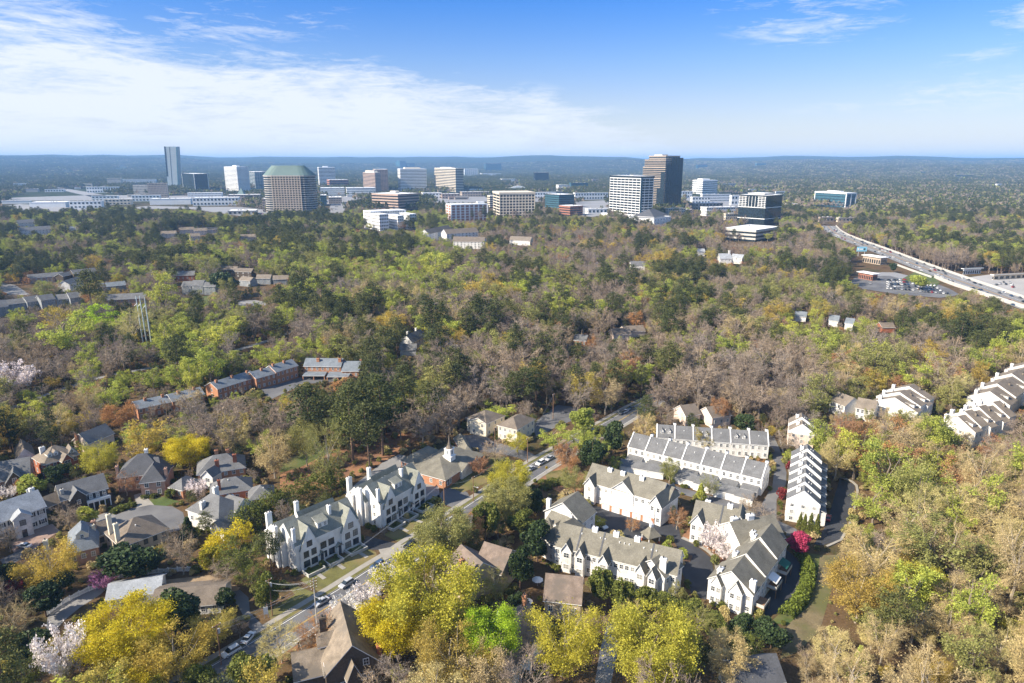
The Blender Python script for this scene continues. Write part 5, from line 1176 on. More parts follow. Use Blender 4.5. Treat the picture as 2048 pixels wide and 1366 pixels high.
# ------------------------------------------------ shingled houses along the bottom
h = House('shingled_house', 'big brown house with cedar shake roofs and a white trimmed gable', wall='brownsiding', roof='cedar')
V = h.vol((652, 1350), (760, 1321), 5.6, dep=17, roof='c', rise=6.2, oh=.5, vis=1); W_ = h.vol((590, 1362), (655, 1346), 3.4, dep=10, roof='g', rise=3.4, oh=.4); W3 = h.vol(z7(1150, 1290), z7(1250, 1255), 4.8, dep=5, roof='c', rise=3.4, shift=(0, -2), base_foot=False); W4 = h.vol((612, 1312), (640, 1300), 3.0, dep=6, roof='g', rise=2.4, oh=.5)
for x, z in ((.30, 1.6), (.42, 1.5), (.68, 2.4), (.82, 2.4), (.74, 6.4)): h.window(V, V['L']*x, z, 1.2, 1.6)
h.window(V, 3.4, 4.8, 1.4, 1.8, 'l'); h.chimney(V, V['L']+.3, 2.5, 1.1, 1.5, 0, 'redbrick', z0=0, top=8.0); h.chimney(V, 1.2, 13, 1.6, 1.2, 5.0, 'brownsiding')
c, s_ = V['a'], V['n']; p0 = V['a']+V['n']*12.5; p1 = V['a']+V['n']*8.0; D1 = h.vol((p0[0]-V['d'][0]*.5, p0[1]-V['d'][1]*.5), (p1[0]-V['d'][0]*.5, p1[1]-V['d'][1]*.5), 7.4, dep=6.5, px=False, roof='c', rise=1.8, oh=.4, base_foot=False, wall='cream', zb=4.0); h.window(D1, D1['L']/2, 6.2, 1.6, 1.4); h.done()
h = House('shingled_house', 'cedar shake house with several steep gables and a brick chimney', wall='stone', roof='cedarb')
V = h.vol((927, 1171), (1002, 1140), 6.2, dep=11, roof='c', rise=4.8, oh=.4, win=(2, 3)); V2 = h.vol((862, 1150), (930, 1168), 5.4, dep=10, roof='g', rise=4.2, oh=.4, win=(1, 4)); V3 = h.vol(z8(430, 235), z8(600, 290), 6.4, dep=12, roof='g', rise=4.4); h.chimney(V, .6, 1.5, 1.3, 1.0, 0, 'orangebrick', z0=0, top=13.5); h.done()
h = House('shingled_house', 'small house with a single steep cedar shake roof beside the patio umbrella', wall='stone', roof='cedarb')
V = h.vol((1089, 1199), (1161, 1207), 5.6, dep=9, roof='g', rise=5.0, oh=.4, win=(1, 3)); h.done()
h = House('shingled_house', 'long tan roofed house with white chimneys behind the golden tree', wall='cream', roof='cedarb')
V = h.vol((1034, 1332), (1090, 1243), 5.6, dep=10, roof='g', rise=4.0, oh=.4, vis=.25, win=(2, 6)); h.chimney(V, V['L']*.45, 9.6, 1.3, 1.0, 3.6, 'trim'); h.chimney(V, V['L']*.62, 9.8, 1.3, 1.0, 4.2, 'trim'); h.chimney(V, V['L']*.95, 5.4, 1.1, 1.0, 3.2, 'orangebrick'); e = h.done(); o = h.org
m = MB(); q = np.array(G(1040, 1352, 0)[:2]); d = V['d']; n = V['n']
for i in range(4): m.box(q, d, n, i*3.0, i*3.0+.25, -2.6, -2.35, 0, 5.2, M_['trim'])
m.box(q, d, n, -.3, 9.8, -2.7, -.2, 2.7, 2.9, M_['trim']); m.box(q, d, n, -.3, 9.8, -2.7, -2.55, 3.7, 3.85, M_['trim']); m.box(q, d, n, -.3, 9.8, -2.7, -2.4, 5.2, 5.4, M_['trim']); m.build('porch', e, o)
h = House('grey_house', 'dark roofed house with white gable trim at the bottom edge by the valley', wall='midgrey', roof='darkroof'); V = h.vol((1478, 1376), (1568, 1362), 5.0, dep=9, roof='g', rise=3.6, win=(1, 3), vis=.5); h.done()
# ------------------------------------------------ red brick rowhouses and grey condominiums
def simple(name, label, vols, wall, roof, cat='house', group=None, vis=.9, chim=(), wk='w', cm=None):
    h = House(name, label, cat, wall, roof, group, wk=wk); Vs = []
    for v in vols:
        k = dict(v[5]) if len(v) > 5 else {}; k.setdefault('vis', vis)
        Vs.append(h.vol(v[0], v[1], v[2], dep=v[3], rise=v[4], **k))
    for (i, x, y, w_, u_) in chim: h.chimney(Vs[i], Vs[i]['L']*x, Vs[i]['dep']*y, w_, w_*.8, u_, cm or wall)
    h.done(); return h, Vs
BR = 'red brick rowhouses with blue grey roofs'
h, Vs = simple('brick_rowhouse', 'long red brick rowhouse with blue grey roof beside the rowhouse court', [((435, 778), (512, 754), 6, 10, 2.6, dict(wl=(2, 1), win=(2, 8))), ((512, 757), (552, 746), 6.6, 10, 2.6, dict(win=(2, 4))), ((552, 744), (595, 731), 7.4, 10, 2.8, dict(win=(2, 5)))], 'orangebrick', 'slateb', 'rowhouse', BR, 1, [(0, .1, .4, 1.2, 1.6), (0, .5, .4, 1.2, 1.6), (0, .9, .4, 1.2, 1.6), (1, .5, .4, 1.2, 1.6), (2, .1, .4, 1.2, 1.6), (2, .6, .4, 1.2, 1.6)])
h, Vs = simple('brick_rowhouse', 'lower red brick rowhouse with blue grey roof half hidden by pines', [((275, 818), (345, 803), 5.5, 10, 2.4, dict(win=(2, 6))), ((345, 803), (408, 788), 6, 10, 2.4, dict(win=(2, 5)))], 'orangebrick', 'slateb', 'rowhouse', BR, .3, [(0, .3, .4, 1.2, 1.6), (0, .8, .4, 1.2, 1.6), (1, .3, .4, 1.2, 1.6), (1, .8, .4, 1.2, 1.6)])
h, Vs = simple('brick_rowhouse', 'red brick apartment block with blue grey roofs and open carports in front', [((608, 732), (681, 733), 6.6, 10, 3.2, dict(win=(2, 7))), ((684, 742), (717, 742), 4.6, 13, 3.8, dict(win=(1, 3)))], 'orangebrick', 'slateb', 'rowhouse', BR, 1, [(0, .35, .3, 1.6, 2.0), (0, .95, .3, 1.6, 2.0), (1, .98, .6, 1.4, 1.6)])
for (p, q, lb) in (((604.5, 752), (649, 752), 'open carport with blue grey roof nearer the long rowhouse'), ((653, 754), (697, 754), 'open carport with blue grey roof farther from the long rowhouse')):
    a = np.array(G(*p, 2.6)[:2]); b = np.array(G(*q, 2.6)[:2]); L = np.linalg.norm(b-a); d = (b-a)/L; n = np.array([-d[1], d[0]]); e = empty('carport', (a[0], a[1], 0)); tag(e, lb, 'carport', 'carports of the brick apartment block'); m = MB()
    P = lambda X, Y, Z: (d[0]*X+n[0]*Y, d[1]*X+n[1]*Y, Z); m.hexa([P(0, 0, 2.5), P(L, 0, 2.5), P(L, 7, 3.4), P(0, 7, 3.4), P(0, 0, 2.7), P(L, 0, 2.7), P(L, 7, 3.6), P(0, 7, 3.6)], M_['slateb'], M_['trim']); m.build('roof', e)
    for i in range(3): m = MB(); m.box((0, 0), d, n, i*(L-.5)/2, i*(L-.5)/2+.5, .2, .7, 0, 2.5, M_['orangebrick']); m.build('post', e)
CG = 'grey roofed condominiums on the wooded slope'; GR = 'slate'
C_ = lambda lb, vols, wall='midgrey', roof='slate', vis=.9, chim=(): simple('condominium', lb, vols, wall, roof, 'condominium', CG, vis, chim, cm='white')
C_('grey roofed condominium row farthest up the condo road', [((57, 557), (127, 551), 5.5, 11, 3.2, dict(win=(2, 7)))], 'pinkbrick', 'slate')
C_('grey roofed condominium with a white rake edge above the tall pine', [((126, 553), (148, 548), 5.5, 9, 2.6), ((147, 548), (193, 543), 6.5, 11, 3.4)], 'brownsiding')
C_('white walled condominium with gabled end facing the condo road', [((139, 569), (168, 560), 7, 11, 3.4, dict(P2=None, wl=None))], 'white')
C_('long grey condominium row stepped by white roof rakes', [((8, 610), (52, 605), 6, 11, 3.0, dict(win=(2, 4))), ((54, 604), (82, 600), 6.8, 11, 3.4, dict(win=(2, 3))), ((82, 601), (110, 597), 7.6, 11, 3.4, dict(win=(2, 3))), ((112, 599), (138, 597), 6.6, 11, 3.2, dict(win=(2, 2))), ((140, 596), (164, 593), 7.6, 11, 3.6, dict(win=(2, 2)))], 'midgrey', 'slate', 1)
C_('tall grey condominium end with green siding at the road edge', [((-30, 618), (16, 612), 8, 12, 4.2, dict(win=(2, 3)))], 'midgrey', 'slate', 1)
C_('blue grey condominium with low gable behind the thin pines', [((200, 575), (252, 570), 6, 12, 3.0)], 'midgrey', 'slateb', .5); C_('brick and grey condominium tucked between thin pines', [((210, 600), (290, 596), 6, 12, 3.6, dict(win=(2, 6)))], 'pinkbrick', 'slate', .5)
C_('upper grey condominium with one white dormer and a brick wall', [((352, 551), (388, 550), 6, 10, 3.4, dict(win=(1, 4)))], 'redbrick', 'slate', 1)
C_('grey condominium with tall glazed balconies above the small lawn', [((363, 572), (382, 572), 8, 10, 3.4, dict(win=(2, 3))), ((383, 570), (405, 570), 9, 10, 3.6, dict(win=(2, 4))), ((407, 573), (430, 573), 8, 10, 3.2, dict(win=(2, 3)))], 'midgrey', 'slate', 1)
C_('brown condominium row between two large pines', [((436, 538), (470, 540), 6, 10, 3), ((470, 543), (502, 544), 6.5, 10, 3, dict(win=(2, 3)))], 'brownsiding', 'brownroof'); C_('tan condominium with a steep white stair tower', [((478, 560), (500, 562), 6, 9, 3, dict(win=(2, 2)))], 'midgrey', 'tanroof')
C_('tan roofed condominium above the olive trees', [((512, 557), (540, 557), 6, 9, 3.2, dict(win=(2, 3)))], 'midgrey', 'tanroof'); C_('tan roofed condominium farthest along the wooded slope', [((546, 559), (576, 558), 6, 9, 3.2, dict(win=(2, 3)))], 'midgrey', 'tanroof')
# houses glimpsed in the woods
simple('gabled_house', 'white gabled house with two white chimneys deep in the central woods', [((824, 684), (852, 672), 7, 9, 4, dict(win=(2, 3))), ((800, 700), (832, 699), 4, 9, 2.6)], 'white', 'slate', vis=.8, chim=[(0, .2, .6, 1.4, 2.6), (0, .8, .6, 1.4, 2.6)])
simple('bungalow', 'pinkish bungalow with wide roof among the dark pines', [((1228, 670), (1262, 668), 4, 10, 3.2, dict(win=(1, 4))), ((1250, 664), (1290, 662), 4, 10, 3)], 'peach', 'brownroof', vis=.8)
simple('bungalow', 'small grey roofed cottage with an orange brick side', [((1148, 680), (1172, 682), 4, 8, 3, dict(win=(1, 3)))], 'orangebrick', 'slate', vis=.9)
simple('hill_house', 'white house with tall chimney on the crest of the central woods', [((1440, 517), (1463, 517), 9, 12, 5, dict(win=(2, 3))), ((1462, 515), (1484, 517), 7, 10, 4, dict(win=(2, 3)))], 'white', 'slatel', vis=.9, chim=[(0, .9, .5, 2, 4)], cm='white')
simple('hill_house', 'small white house beside the orange tree on the wooded crest', [((1396, 503), (1410, 503), 6, 9, 3)], 'white', 'slatel', vis=.8); simple('hill_house', 'pale grey house glimpsed in the middle of the central woods', [((1262, 530), (1290, 530), 6, 10, 3.6, dict(win=(2, 3)))], 'white', 'slate', vis=.7)
simple('bungalow', 'grey blue roofed house behind the rust tree', [((1590, 632), (1612, 634), 4, 9, 3)], 'white', 'slateb', vis=.8); simple('bungalow', 'pale blue roofed house among dark pines', [((1658, 640), (1676, 642), 5, 9, 3)], 'white', 'slateb', vis=.8)
simple('bungalow', 'white walled house with blue grey roof beside the pale blue roofed one', [((1690, 646), (1706, 648), 5, 9, 3)], 'white', 'slateb', vis=.8); simple('bungalow', 'brick house with flat brown roof under the tall pines', [((1765, 655), (1790, 655), 4, 9, 2.5)], 'redbrick', 'brownroof', vis=.8)
simple('gabled_house', 'cream house with gabled roof behind the estate evergreens', [((1372, 832), (1400, 828), 5, 10, 3.4, dict(win=(1, 3)))], 'peach', 'brownroof', vis=.6); simple('gabled_house', 'cream house with white gable rakes beside the orange rust tree', [((1425, 836), (1462, 830), 5, 10, 3.6, dict(win=(1, 3)))], 'peach', 'brownroof', vis=.6)
simple('gabled_house', 'white inn like house with tan roof at the foot of the far apartments', [((1018, 480), (1060, 482), 7, 14, 5)], 'white', 'tanroof', vis=.7)
simple('apartment_house', 'white apartment house with grey roofs in the far western woods', [((40, 462), (104, 458), 9, 16, 5, dict(win=(3, 9))), ((34, 446), (70, 444), 8, 14, 5, dict(win=(2, 5)))], 'white', 'slate', 'apartment house', vis=.9)
simple('gabled_house', 'white cottage beside the yellow tree in the far western woods', [((138, 457), (152, 457), 5, 10, 3)], 'white', 'slatel', vis=.8)
for i, (x0, x1, y, lb) in enumerate(((320, 352, 468, 'peach roofed apartment house nearest the lime trees'), (358, 388, 460, 'peach roofed apartment house behind the olive crown'), (388, 414, 462, 'peach roofed apartment house with two bright gables'), (414, 436, 460, 'peach roofed apartment house at the end of its cluster'), (380, 400, 473, 'low peach roofed apartment house in front of its cluster'), (480, 512, 475, 'brown roofed apartment house below the green roofed tower'))):
    simple('apartment_house', lb, [((x0, y), (x1, y-1), 7, 12, 4, dict(win=(2, 4)))], 'peach', 'cedar', 'apartment house', 'peach apartment houses in the western woods', .8)
# ---------------------------------------------------------------- the office district
def zat(x, y, py):
    q = (683-py)/F; return H+y*(q*cp-sp)/(cp+q*sp)
class Tower:
    def __init__(s, name, label, xl, xc, xr, yb, yt, alpha=30, cat='office tower', group=None, wall='white2', keep=True, kvis=1.0, maxd=None):
        c = G(xc, yb); s.c = np.array(c[:2]); zc = PR(*c)[2]; al = R(alpha); s.name = name
        s.h = zat(c[0], c[1], yt); s.org = (float(c[0]), float(c[1]), 0.0)
        # u runs from the near corner to the right, v to the left and back
        s.u = np.array([math.cos(al), math.sin(al)]) if xr-xc > xc-xl else np.array([math.sin(al), math.cos(al)])
        s.v = np.array([-s.u[1], s.u[0]])
        def width(dr, px):   # length along dr so that its end shows at px
            k = (px-1024)/F; return (k*(s.c[1]*cp+H*sp)-s.c[0])/(dr[0]-k*dr[1]*cp)
        s.Lu = abs(width(s.u, xr)) if xr > xc else 22.; s.Lv = abs(width(s.v, xl)) if xl < xc else 22.
        if maxd: s.Lu = min(s.Lu, maxd*3); s.Lv = min(s.Lv, maxd)
        if s.Lv > 220: s.Lv = 60
        if s.Lu > 400: s.Lu = 200
        s.e = empty(name, s.org); tag(s.e, label, cat, group)
        cc = s.c+s.u*s.Lu/2+s.v*s.Lv/2; an = math.atan2(s.u[1], s.u[0]); FOOT.append((cc[0], cc[1], math.cos(an), math.sin(an), s.Lu/2+6, s.Lv/2+6))
        if keep:
            yv = yb-(yb-yt)*.12
            for f in np.linspace(.03, .97, max(3, int((xr-xl)/6))):
                for g in np.linspace(0, 1, max(2, int((yb-yt)/6))):
                    if random.random() < kvis: KEEP.append((xl+(xr-xl)*f, yt+(yv-yt)*g, c[1]))
    def box(s, m, x0, x1, y0, y1, z0, z1, mat, side=None):
        m.box((0, 0), s.u, s.v, x0, x1, y0, y1, z0, z1, mat, side)
    def part(s, name, m): return m.build(name, s.e)
    def core(s, mat, roofm='metalroof', z1=None, z0=0):
        m = MB(); s.box(m, 0, s.Lu, 0, s.Lv, z0, z1 or s.h, M_[roofm], M_[mat]); s.part('body', m)
    def bands(s, n, mat, frac=.5, out=.5, z0=0, z1=None, name='floor_band', x0=0, x1=None, y0=0, y1=None):
        z1 = z1 or s.h; fh = (z1-z0)/n; x1 = s.Lu if x1 is None else x1; y1 = s.Lv if y1 is None else y1
        for i in range(n):
            m = MB(); s.box(m, x0-out, x1+out, y0-out, y1+out, z0+fh*(i+1)-fh*frac, z0+fh*(i+1)+(.02 if i < n-1 else .9), M_['metalroof'] if i == n-1 else M_[mat], M_[mat]); s.part(name, m)
    def fins(s, nu, nv, mat, w=.8, out=.35, z0=0, z1=None, name='pier'):
        z1 = z1 or s.h; m = MB()
        for i in range(nu+1): x = s.Lu*i/nu; s.box(m, x-w/2, x+w/2, -out, out*.5, z0, z1-.3, M_[mat])
        s.part(name, m) if nu else None
        m = MB()
        for i in range(nv+1): y = s.Lv*i/nv; s.box(m, -out*1.03, out*.5, y-w/2, y+w/2, z0, z1-.35, M_[mat]); s.box(m, s.Lu-out*.5, s.Lu+out*1.03, y-w/2, y+w/2, z0, z1-.35, M_[mat])
        s.part(name, m) if nv else None
    def top(s, f=.5, h=4, mat='white2', x=.25, y=.25):
        m = MB(); s.box(m, s.Lu*x, s.Lu*(x+f), s.Lv*y, s.Lv*(y+f), s.h, s.h+h, M_['metalroof'], M_[mat]); s.part('penthouse', m)
    def units(s, n=6):
        m = MB()
        for i in range(n):
            x, y = random.uniform(.1, .85)*s.Lu, random.uniform(.1, .85)*s.Lv; w_ = random.uniform(1.5, 4); s.box(m, x, x+w_, y, y+w_, s.h-.1, s.h+random.uniform(1, 2.2), M_['grey2'])
        s.part('roof_unit', m)
def banded(label, xl, xc, xr, yb, yt, n, wall='white2', glass='dglass', frac=.5, alpha=30, top=None, piers=None, **k):
    t = Tower(k.pop('name', 'office_tower'), label, xl, xc, xr, yb, yt, alpha, **k); t.core(glass); t.bands(n, wall, frac, min(.5, t.Lu*.02))
    if piers: t.fins(piers[0], piers[1], wall, w=piers[2] if len(piers) > 2 else t.Lu*.012, out=min(.6, t.Lu*.022))
    if top: t.top(*top)
    t.units(4)
    return t
# sheared glass skyscraper
t = Tower('skyscraper', 'slender grey glass skyscraper leaning outwards at the top', 335, 341, 358, 378, 293, 20); bl, br, tl, tr = 336.5, 357.5, 328.5, 353.5
c = G(340, 378); hh = t.h; Y = c[1]; X = lambda px: (px-1024)/F*PR(0, Y, 0)[2]; XT = lambda px: (px-1024)/F*PR(0, Y, hh)[2]; dpt = 34
lo = [(X(bl)-c[0]-0, 0), (X(br)-c[0], 0), (X(br)-c[0]-3, dpt), (X(bl)-c[0]+3, dpt)]; hi = [(XT(tl)-c[0], 0), (XT(tr)-c[0], 0), (XT(tr)-c[0]-3, dpt), (XT(tl)-c[0]+3, dpt)]
t.e.location = (c[0], c[1], 0); m = MB(); m.hexa([(x, y, 0) for x, y in lo]+[(x, y, hh) for x, y in hi], M_['metalroof'], surf('pale_curtain_wall', (.30, .36, .39), .25, .08, .02, .2, spec=.6)); m.build('glass_body', t.e)
for f0, f1, mat in ((-.02, .10, 'dglass'), (.40, .43, 'dglass'), (.93, 1.02, 'bglass')):
    m = MB(); L_ = lambda f, z: (lo[0][0]+(lo[1][0]-lo[0][0])*f)*(1-z)+(hi[0][0]+(hi[1][0]-hi[0][0])*f)*z
    zt = 1.0 if f0 < .1 else .985; zb_ = .3 if f0 < .1 else 0
    m.hexa([(L_(f0, zb_), -.8, hh*zb_), (L_(f1, zb_), -.8, hh*zb_), (L_(f1, zb_), .8, hh*zb_), (L_(f0, zb_), .8, hh*zb_), (L_(f0, zt), -.8, hh*zt), (L_(f1, zt), -.8, hh*zt), (L_(f1, zt), .8, hh*zt), (L_(f0, zt), .8, hh*zt)], M_[mat]); m.build('glass_strip', t.e)
for i in range(24):
    m = MB(); z = (i+.8)/25; m.box((0, 0), (1, 0), (0, 1), L_(.105, z), L_(.925, z), -.5, .3, hh*z, hh*z+.9, M_['grey2']); m.build('floor_band', t.e)
m = MB(); m.box((0, 0), (1, 0), (0, 1), lo[0][0]-6, lo[1][0]+24, -14, 20, 0, 11, M_['bglass']); m.build('podium', t.e)
t = banded('dark blue glass office tower beside the leaning skyscraper', 368, 392, 419, 387, 348, 12, 'dglass', 'dglass', .25, 40); t.fins(1, 1, 'white2', 1.4, .9)
banded('white gridded hotel tower beside the teal glass pyramid', 453, 478, 501, 383, 334, 19, 'white2', 'dglass', .42, 42, (.3, 6, 'white2', .3, .3), (14, 14, 1.6), name='hotel_tower', cat='hotel')
banded('pale blue glass tower half behind the green roofed tower', 500, 512, 536, 378, 344, 12, 'grey2', 'bglass', .3, 30, piers=(5, 2, 1.4))
# green roofed tower
e_c = G(585, 437); zc = PR(*e_c)[2]; m_px = zc/F; e = empty('office_tower', (e_c[0], e_c[1], 0)); tag(e, 'big tan gridded office tower with a green copper hipped roof', 'office tower')
wf, wt, dp = 56*m_px, 101*m_px, 52*m_px*.9; hh = zat(e_c[0], e_c[1], 352); hr = zat(e_c[0], e_c[1]+dp*.5, 331)
off = (578-585)*m_px
def ring(w1, w2, d_, z, k=0):   # flat front w1 wide, curved glazed shoulders out to w2
    pts = [(-w1/2, 0)]; pts += [(w1/2, 0)]
    for a in (20, 40, 62, 85): pts.append((w1/2+(w2-w1)/2*math.sin(R(a)), (w2-w1)/2*1.0*(1-math.cos(R(a)))))
    pts += [(w2/2, d_*.7), (w1/2, d_), (-w1/2, d_), (-w2/2, d_*.7)]
    for a in (85, 62, 40, 20): pts.append((-w1/2-(w2-w1)/2*math.sin(R(a)), (w2-w1)/2*(1-math.cos(R(a)))))
    return [(x+off, y, z) for x, y in pts]
def prism(A, B, mat, topm=None):
    m = MB(); n_ = len(A)
    for i in range(n_): m.poly([A[i], A[(i+1) % n_], B[(i+1) % n_], B[i]], M_[mat])
    m.poly(B, M_[topm or mat]); return m
prism(ring(wf, wt, dp, 0), ring(wf, wt, dp, hh), 'dglass').build('body', e)
nf = 19
for i in range(nf):
    z0 = hh*(i+.62)/nf; z1 = hh*(i+1.02)/nf; prism([(x*1.006, y*1.006-.3, z) for x, y, z in ring(wf, wt, dp, z0)], [(x*1.006, y*1.006-.3, z) for x, y, z in ring(wf, wt, dp, z1)], 'grey2').build('floor_band', e)
m = MB()
for i in range(11): x = off-wf/2+wf*i/10; m.box((0, 0), (1, 0), (0, 1), x-wf*.016, x+wf*.016, -1.2, .3, 0, hh-.5, surf('tan_grid', (.40, .34, .28), .85, .06, .05, .5))
m.build('pier', e)
for i in range(nf+1): m = MB(); z = hh*i/nf; m.box((0, 0), (1, 0), (0, 1), off-wf/2, off+wf/2, -1.1, .3, max(0, z-hh/nf*.15), min(hh, z+hh/nf*.17), surf('tan_grid', (.40, .34, .28))); m.build('spandrel', e)
B0 = ring(wf*1.0, wt*1.03, dp, hh+.4); prism([(x, y-.6, hh-.6) for x, y, z in B0], [(x, y-.6, hh+1.2) for x, y, z in B0], 'grey2').build('cornice', e)
T0 = [(off+(x-off)*.62, dp*.35+(y-dp*.35)*.30, hr) for x, y, z in B0]; prism([(x, y, hh+1.2) for x, y, z in B0], T0, 'copper').build('roof', e)
FOOT.append((e_c[0]+off, e_c[1]+dp/2, 1, 0, wt/2+6, dp/2+8))
for x in range(536, 636, 6):
    for y in range(335, 424, 7): KEEP.append((x, y, e_c[1]))
banded('white banded tower behind the low red brick offices', 632, 640, 672, 376, 335, 15, 'white2', 'dglass', .55, 20, (.3, 6, 'white2', .3, .3))
banded('low red brick office block directly in front of the white banded tower', 637, 660, 698, 380, 360, 5, 'brick2', 'dglass', .6, 25)
banded('dark brown office tower standing behind the rose brown one', 748, 752, 777, 384, 339, 18, 'rose2', 'dglass', .45, 15, piers=(8, 3, 1.2)); t = banded('rose brown office tower with a small green roof on top', 728, 752, 762, 388, 346, 15, 'rose2', 'dglass', .45, 60, piers=(5, 10, 1.6))
t.top(.7, 8, 'beige2', .15, .15)
banded('white tower with long dark window bands', 797, 802, 854, 383, 338, 15, 'white2', 'dglass', .6, 18, (.6, 6, 'beige2', .2, .2)); banded('grey brown tower with pale window bands', 870, 912, 927, 386, 337, 15, 'beige2', 'dglass', .42, 62, (.5, 4, 'beige2', .3, .3))
banded('small white gridded office farther off behind the banded towers', 928, 930, 956, 355, 338, 7, 'white2', 'bglass', .4, 15, piers=(7, 1, 2.5)); 
banded('hazy blue pair of apartment towers on the horizon', 792, 800, 812, 342, 322, 10, 'bglass', 'bglass', .3, 30); banded('hazy blue apartment slab close to the horizon', 812, 818, 830, 342, 326, 10, 'bglass', 'dglass', .3, 30); banded('wide dark blue glass block far off among the woods', 968, 972, 1003, 346, 327, 8, 'dglass', 'bglass', .3, 15)
t = banded('brown banded low office with flat roof among pines', 737, 797, 838, 423, 389, 6, 'rose2', 'dglass', .5, 35, maxd=90); t.top(.2, 6, 'beige2', .5, .5)
banded('slim beige office behind the hotel', 975, 980, 1000, 416, 392, 6, 'beige2', 'dglass', .5, 20)
t = banded('beige office block with tall grouped windows', 987, 1000, 1069, 434, 388, 8, 'beige2', 'dglass', .35, 12, None, (11, 2, 2.0)); m = MB(); t.box(m, -2, t.Lu+2, -1.2, t.Lv+1, t.h-.5, t.h+3.5, M_['beige2']); t.part('cornice', m)
t = banded('brick and white hotel with flat white roof', 893, 903, 975, 442, 410, 6, 'white2', 'brick2', .22, 22, (.2, 5, 'white2', .75, .2), (8, 2, 3.0), name='hotel', cat='hotel')
t = Tower('apartment_complex', 'white and grey apartment complex with several flat roofed wings', 705, 760, 832, 462, 425, 35, 'apartment block', maxd=70)
for (x0, x1, y0, y1, f) in ((.0, 1, .55, 1.0, 1.0), (0, .25, 0, .55, .9), (.45, .62, -.1, .5, .8), (.8, 1, -.05, .55, .85)):
    m = MB(); t.box(m, t.Lu*x0, t.Lu*x1, t.Lv*y0, t.Lv*y1, 0, t.h*f, M_['metalroof'], M_['white2']); b = t.part('wing', m)
    for i in range(5):
        w_ = MB()
        for j in range(int((x1-x0)*t.Lu/3.4)): s0 = t.Lu*x0+1+j*3.4; t.box(w_, s0, s0+1.7, t.Lv*y0-.25, t.Lv*y0+.1, t.h*f*(i+.3)/5, t.h*f*(i+.75)/5, M_['dglass'])
        for j in range(int((y1-y0)*t.Lv/4)): s0 = t.Lv*y0+1+j*4.0; t.box(w_, t.Lu*x0-.25, t.Lu*x0+.1, s0, s0+1.8, t.h*f*(i+.3)/5, t.h*f*(i+.75)/5, M_['dglass'])
        w_.build('window_row', b)
for (p, q, z, d_, lb) in (((858, 468), (905, 458), 14, 16, 'white inn with brown roof and dormers facing the apartment complex'), ((893, 468), (957, 464), 13, 18, 'long white inn wing with brown roof and arched windows'), ((905, 483), (968, 484), 10, 18, 'lower white inn wing with brown roof hidden by bare trees')):
    simple('inn', lb, [(p, q, z, d_, 6, dict(win=(4, 9), ww=1.6, wh=1.8, vis=.75))], 'white', 'brownroof', 'hotel', 'white inn wings with brown roofs')
# curved grey arena
c = G(1035, 386); e = empty('arena', (c[0], c[1], 0)); tag(e, 'grey metal arena with curved stepped roofs', 'arena'); mp = PR(*c)[2]/F; m = MB()
for k, (w_, h_, y_) in enumerate(((50, 9, 0), (42, 13, 14), (30, 17, 30), (18, 20, 44))):
    pr = [(-w_*mp, 0), (-w_*mp, h_*.45), (-w_*mp*.6, h_*.8), (0, h_), (w_*mp*.6, h_*.9), (w_*mp, h_*.6), (w_*mp, 0)]; m = MB()
    for (x0, z0), (x1, z1) in zip(pr[:-1], pr[1:]): m.poly([(x0, y_, z0*1.3), (x1, y_, z1*1.3), (x1, y_+40, z1*1.3), (x0, y_+40, z0*1.3)], M_['grey2'])
    m.poly([(x, y_-.2, z*1.3) for x, z in pr], surf('arena_face', (.34, .40, .44), .4, .08, .05, .5)); m.build('roof_shell', e)
FOOT.append((c[0], c[1]+40, 1, 0, 52*mp, 60)); KEEP += [(x, y, c[1]) for x in range(988, 1084, 6) for y in (366, 372, 378)]
banded('dark cube office behind the arena', 1067, 1070, 1097, 368, 345, 6, 'dglass', 'dglass', .3, 15); banded('dark green glass office with low wings', 1090, 1118, 1148, 416, 390, 6, 'dglass', 'bglass', .3, 35); banded('small brick and glass office beside the beige block', 1118, 1140, 1165, 432, 413, 4, 'brick2', 'dglass', .55, 35)
t = banded('white framed glass office with a flat projecting roof', 1218, 1278, 1303, 441, 357, 16, 'white2', 'dglass', .26, 62, None, (3, 8, .7)); m = MB(); t.box(m, -1.5, t.Lu+1.5, -1.5, t.Lv+1.5, t.h+.95, t.h+4.5, M_['metalroof'], M_['dglass']); t.part('roof_storey', m)
m = MB(); t.box(m, -.2, 4.5, -.9, .4, 0, t.h, M_['bglass']); t.part('glass_corner', m)
m = MB(); t.box(m, -14, t.Lu+20, -24, t.Lv+10, 0, 9, M_['metalroof'], M_['white2']); t.part('podium', m)
# tall stepped black and tan tower
t = Tower('office_tower', 'tallest dark tower with tan horizontal stripes and stepped corners', 1281, 1326, 1358, 424, 312, 58); 
steps = [(0, 0, 1, 1, 0, .62), (.0, .0, .96, .96, .62, .78), (.05, .06, .92, .92, .78, .90), (.1, .12, .86, .86, .90, .955), (.18, .22, .76, .78, .955, 1.0)]
steps = [(0, 0, 1, 1, 0, .60), (0, 0, 1, .97, .60, .80), (0, 0, 1, .90, .80, .93), (.08, .06, .95, .78, .93, 1.0)]
for (x0, y0, x1, y1, f0, f1) in steps:
    m = MB(); t.box(m, t.Lu*x0, t.Lu*x1, t.Lv*y0, t.Lv*y1, t.h*f0, t.h*f1, M_['darkroof'], M_['dglass']); t.part('body', m); n_ = max(1, round((f1-f0)*31))
    t.bands(n_, 'tan2', .30, .55, t.h*f0, t.h*f1, 'stripe', t.Lu*x0, t.Lu*x1, t.Lv*y0, t.Lv*y1)
for i in range(7):
    m = MB(); x = t.Lu*(.06+i*.145); t.box(m, x, x+t.Lu*.118, -1.5, .4, 0, t.h*(.86 if i < 2 else .97), M_['dglass']); t.part('glass_bay', m)
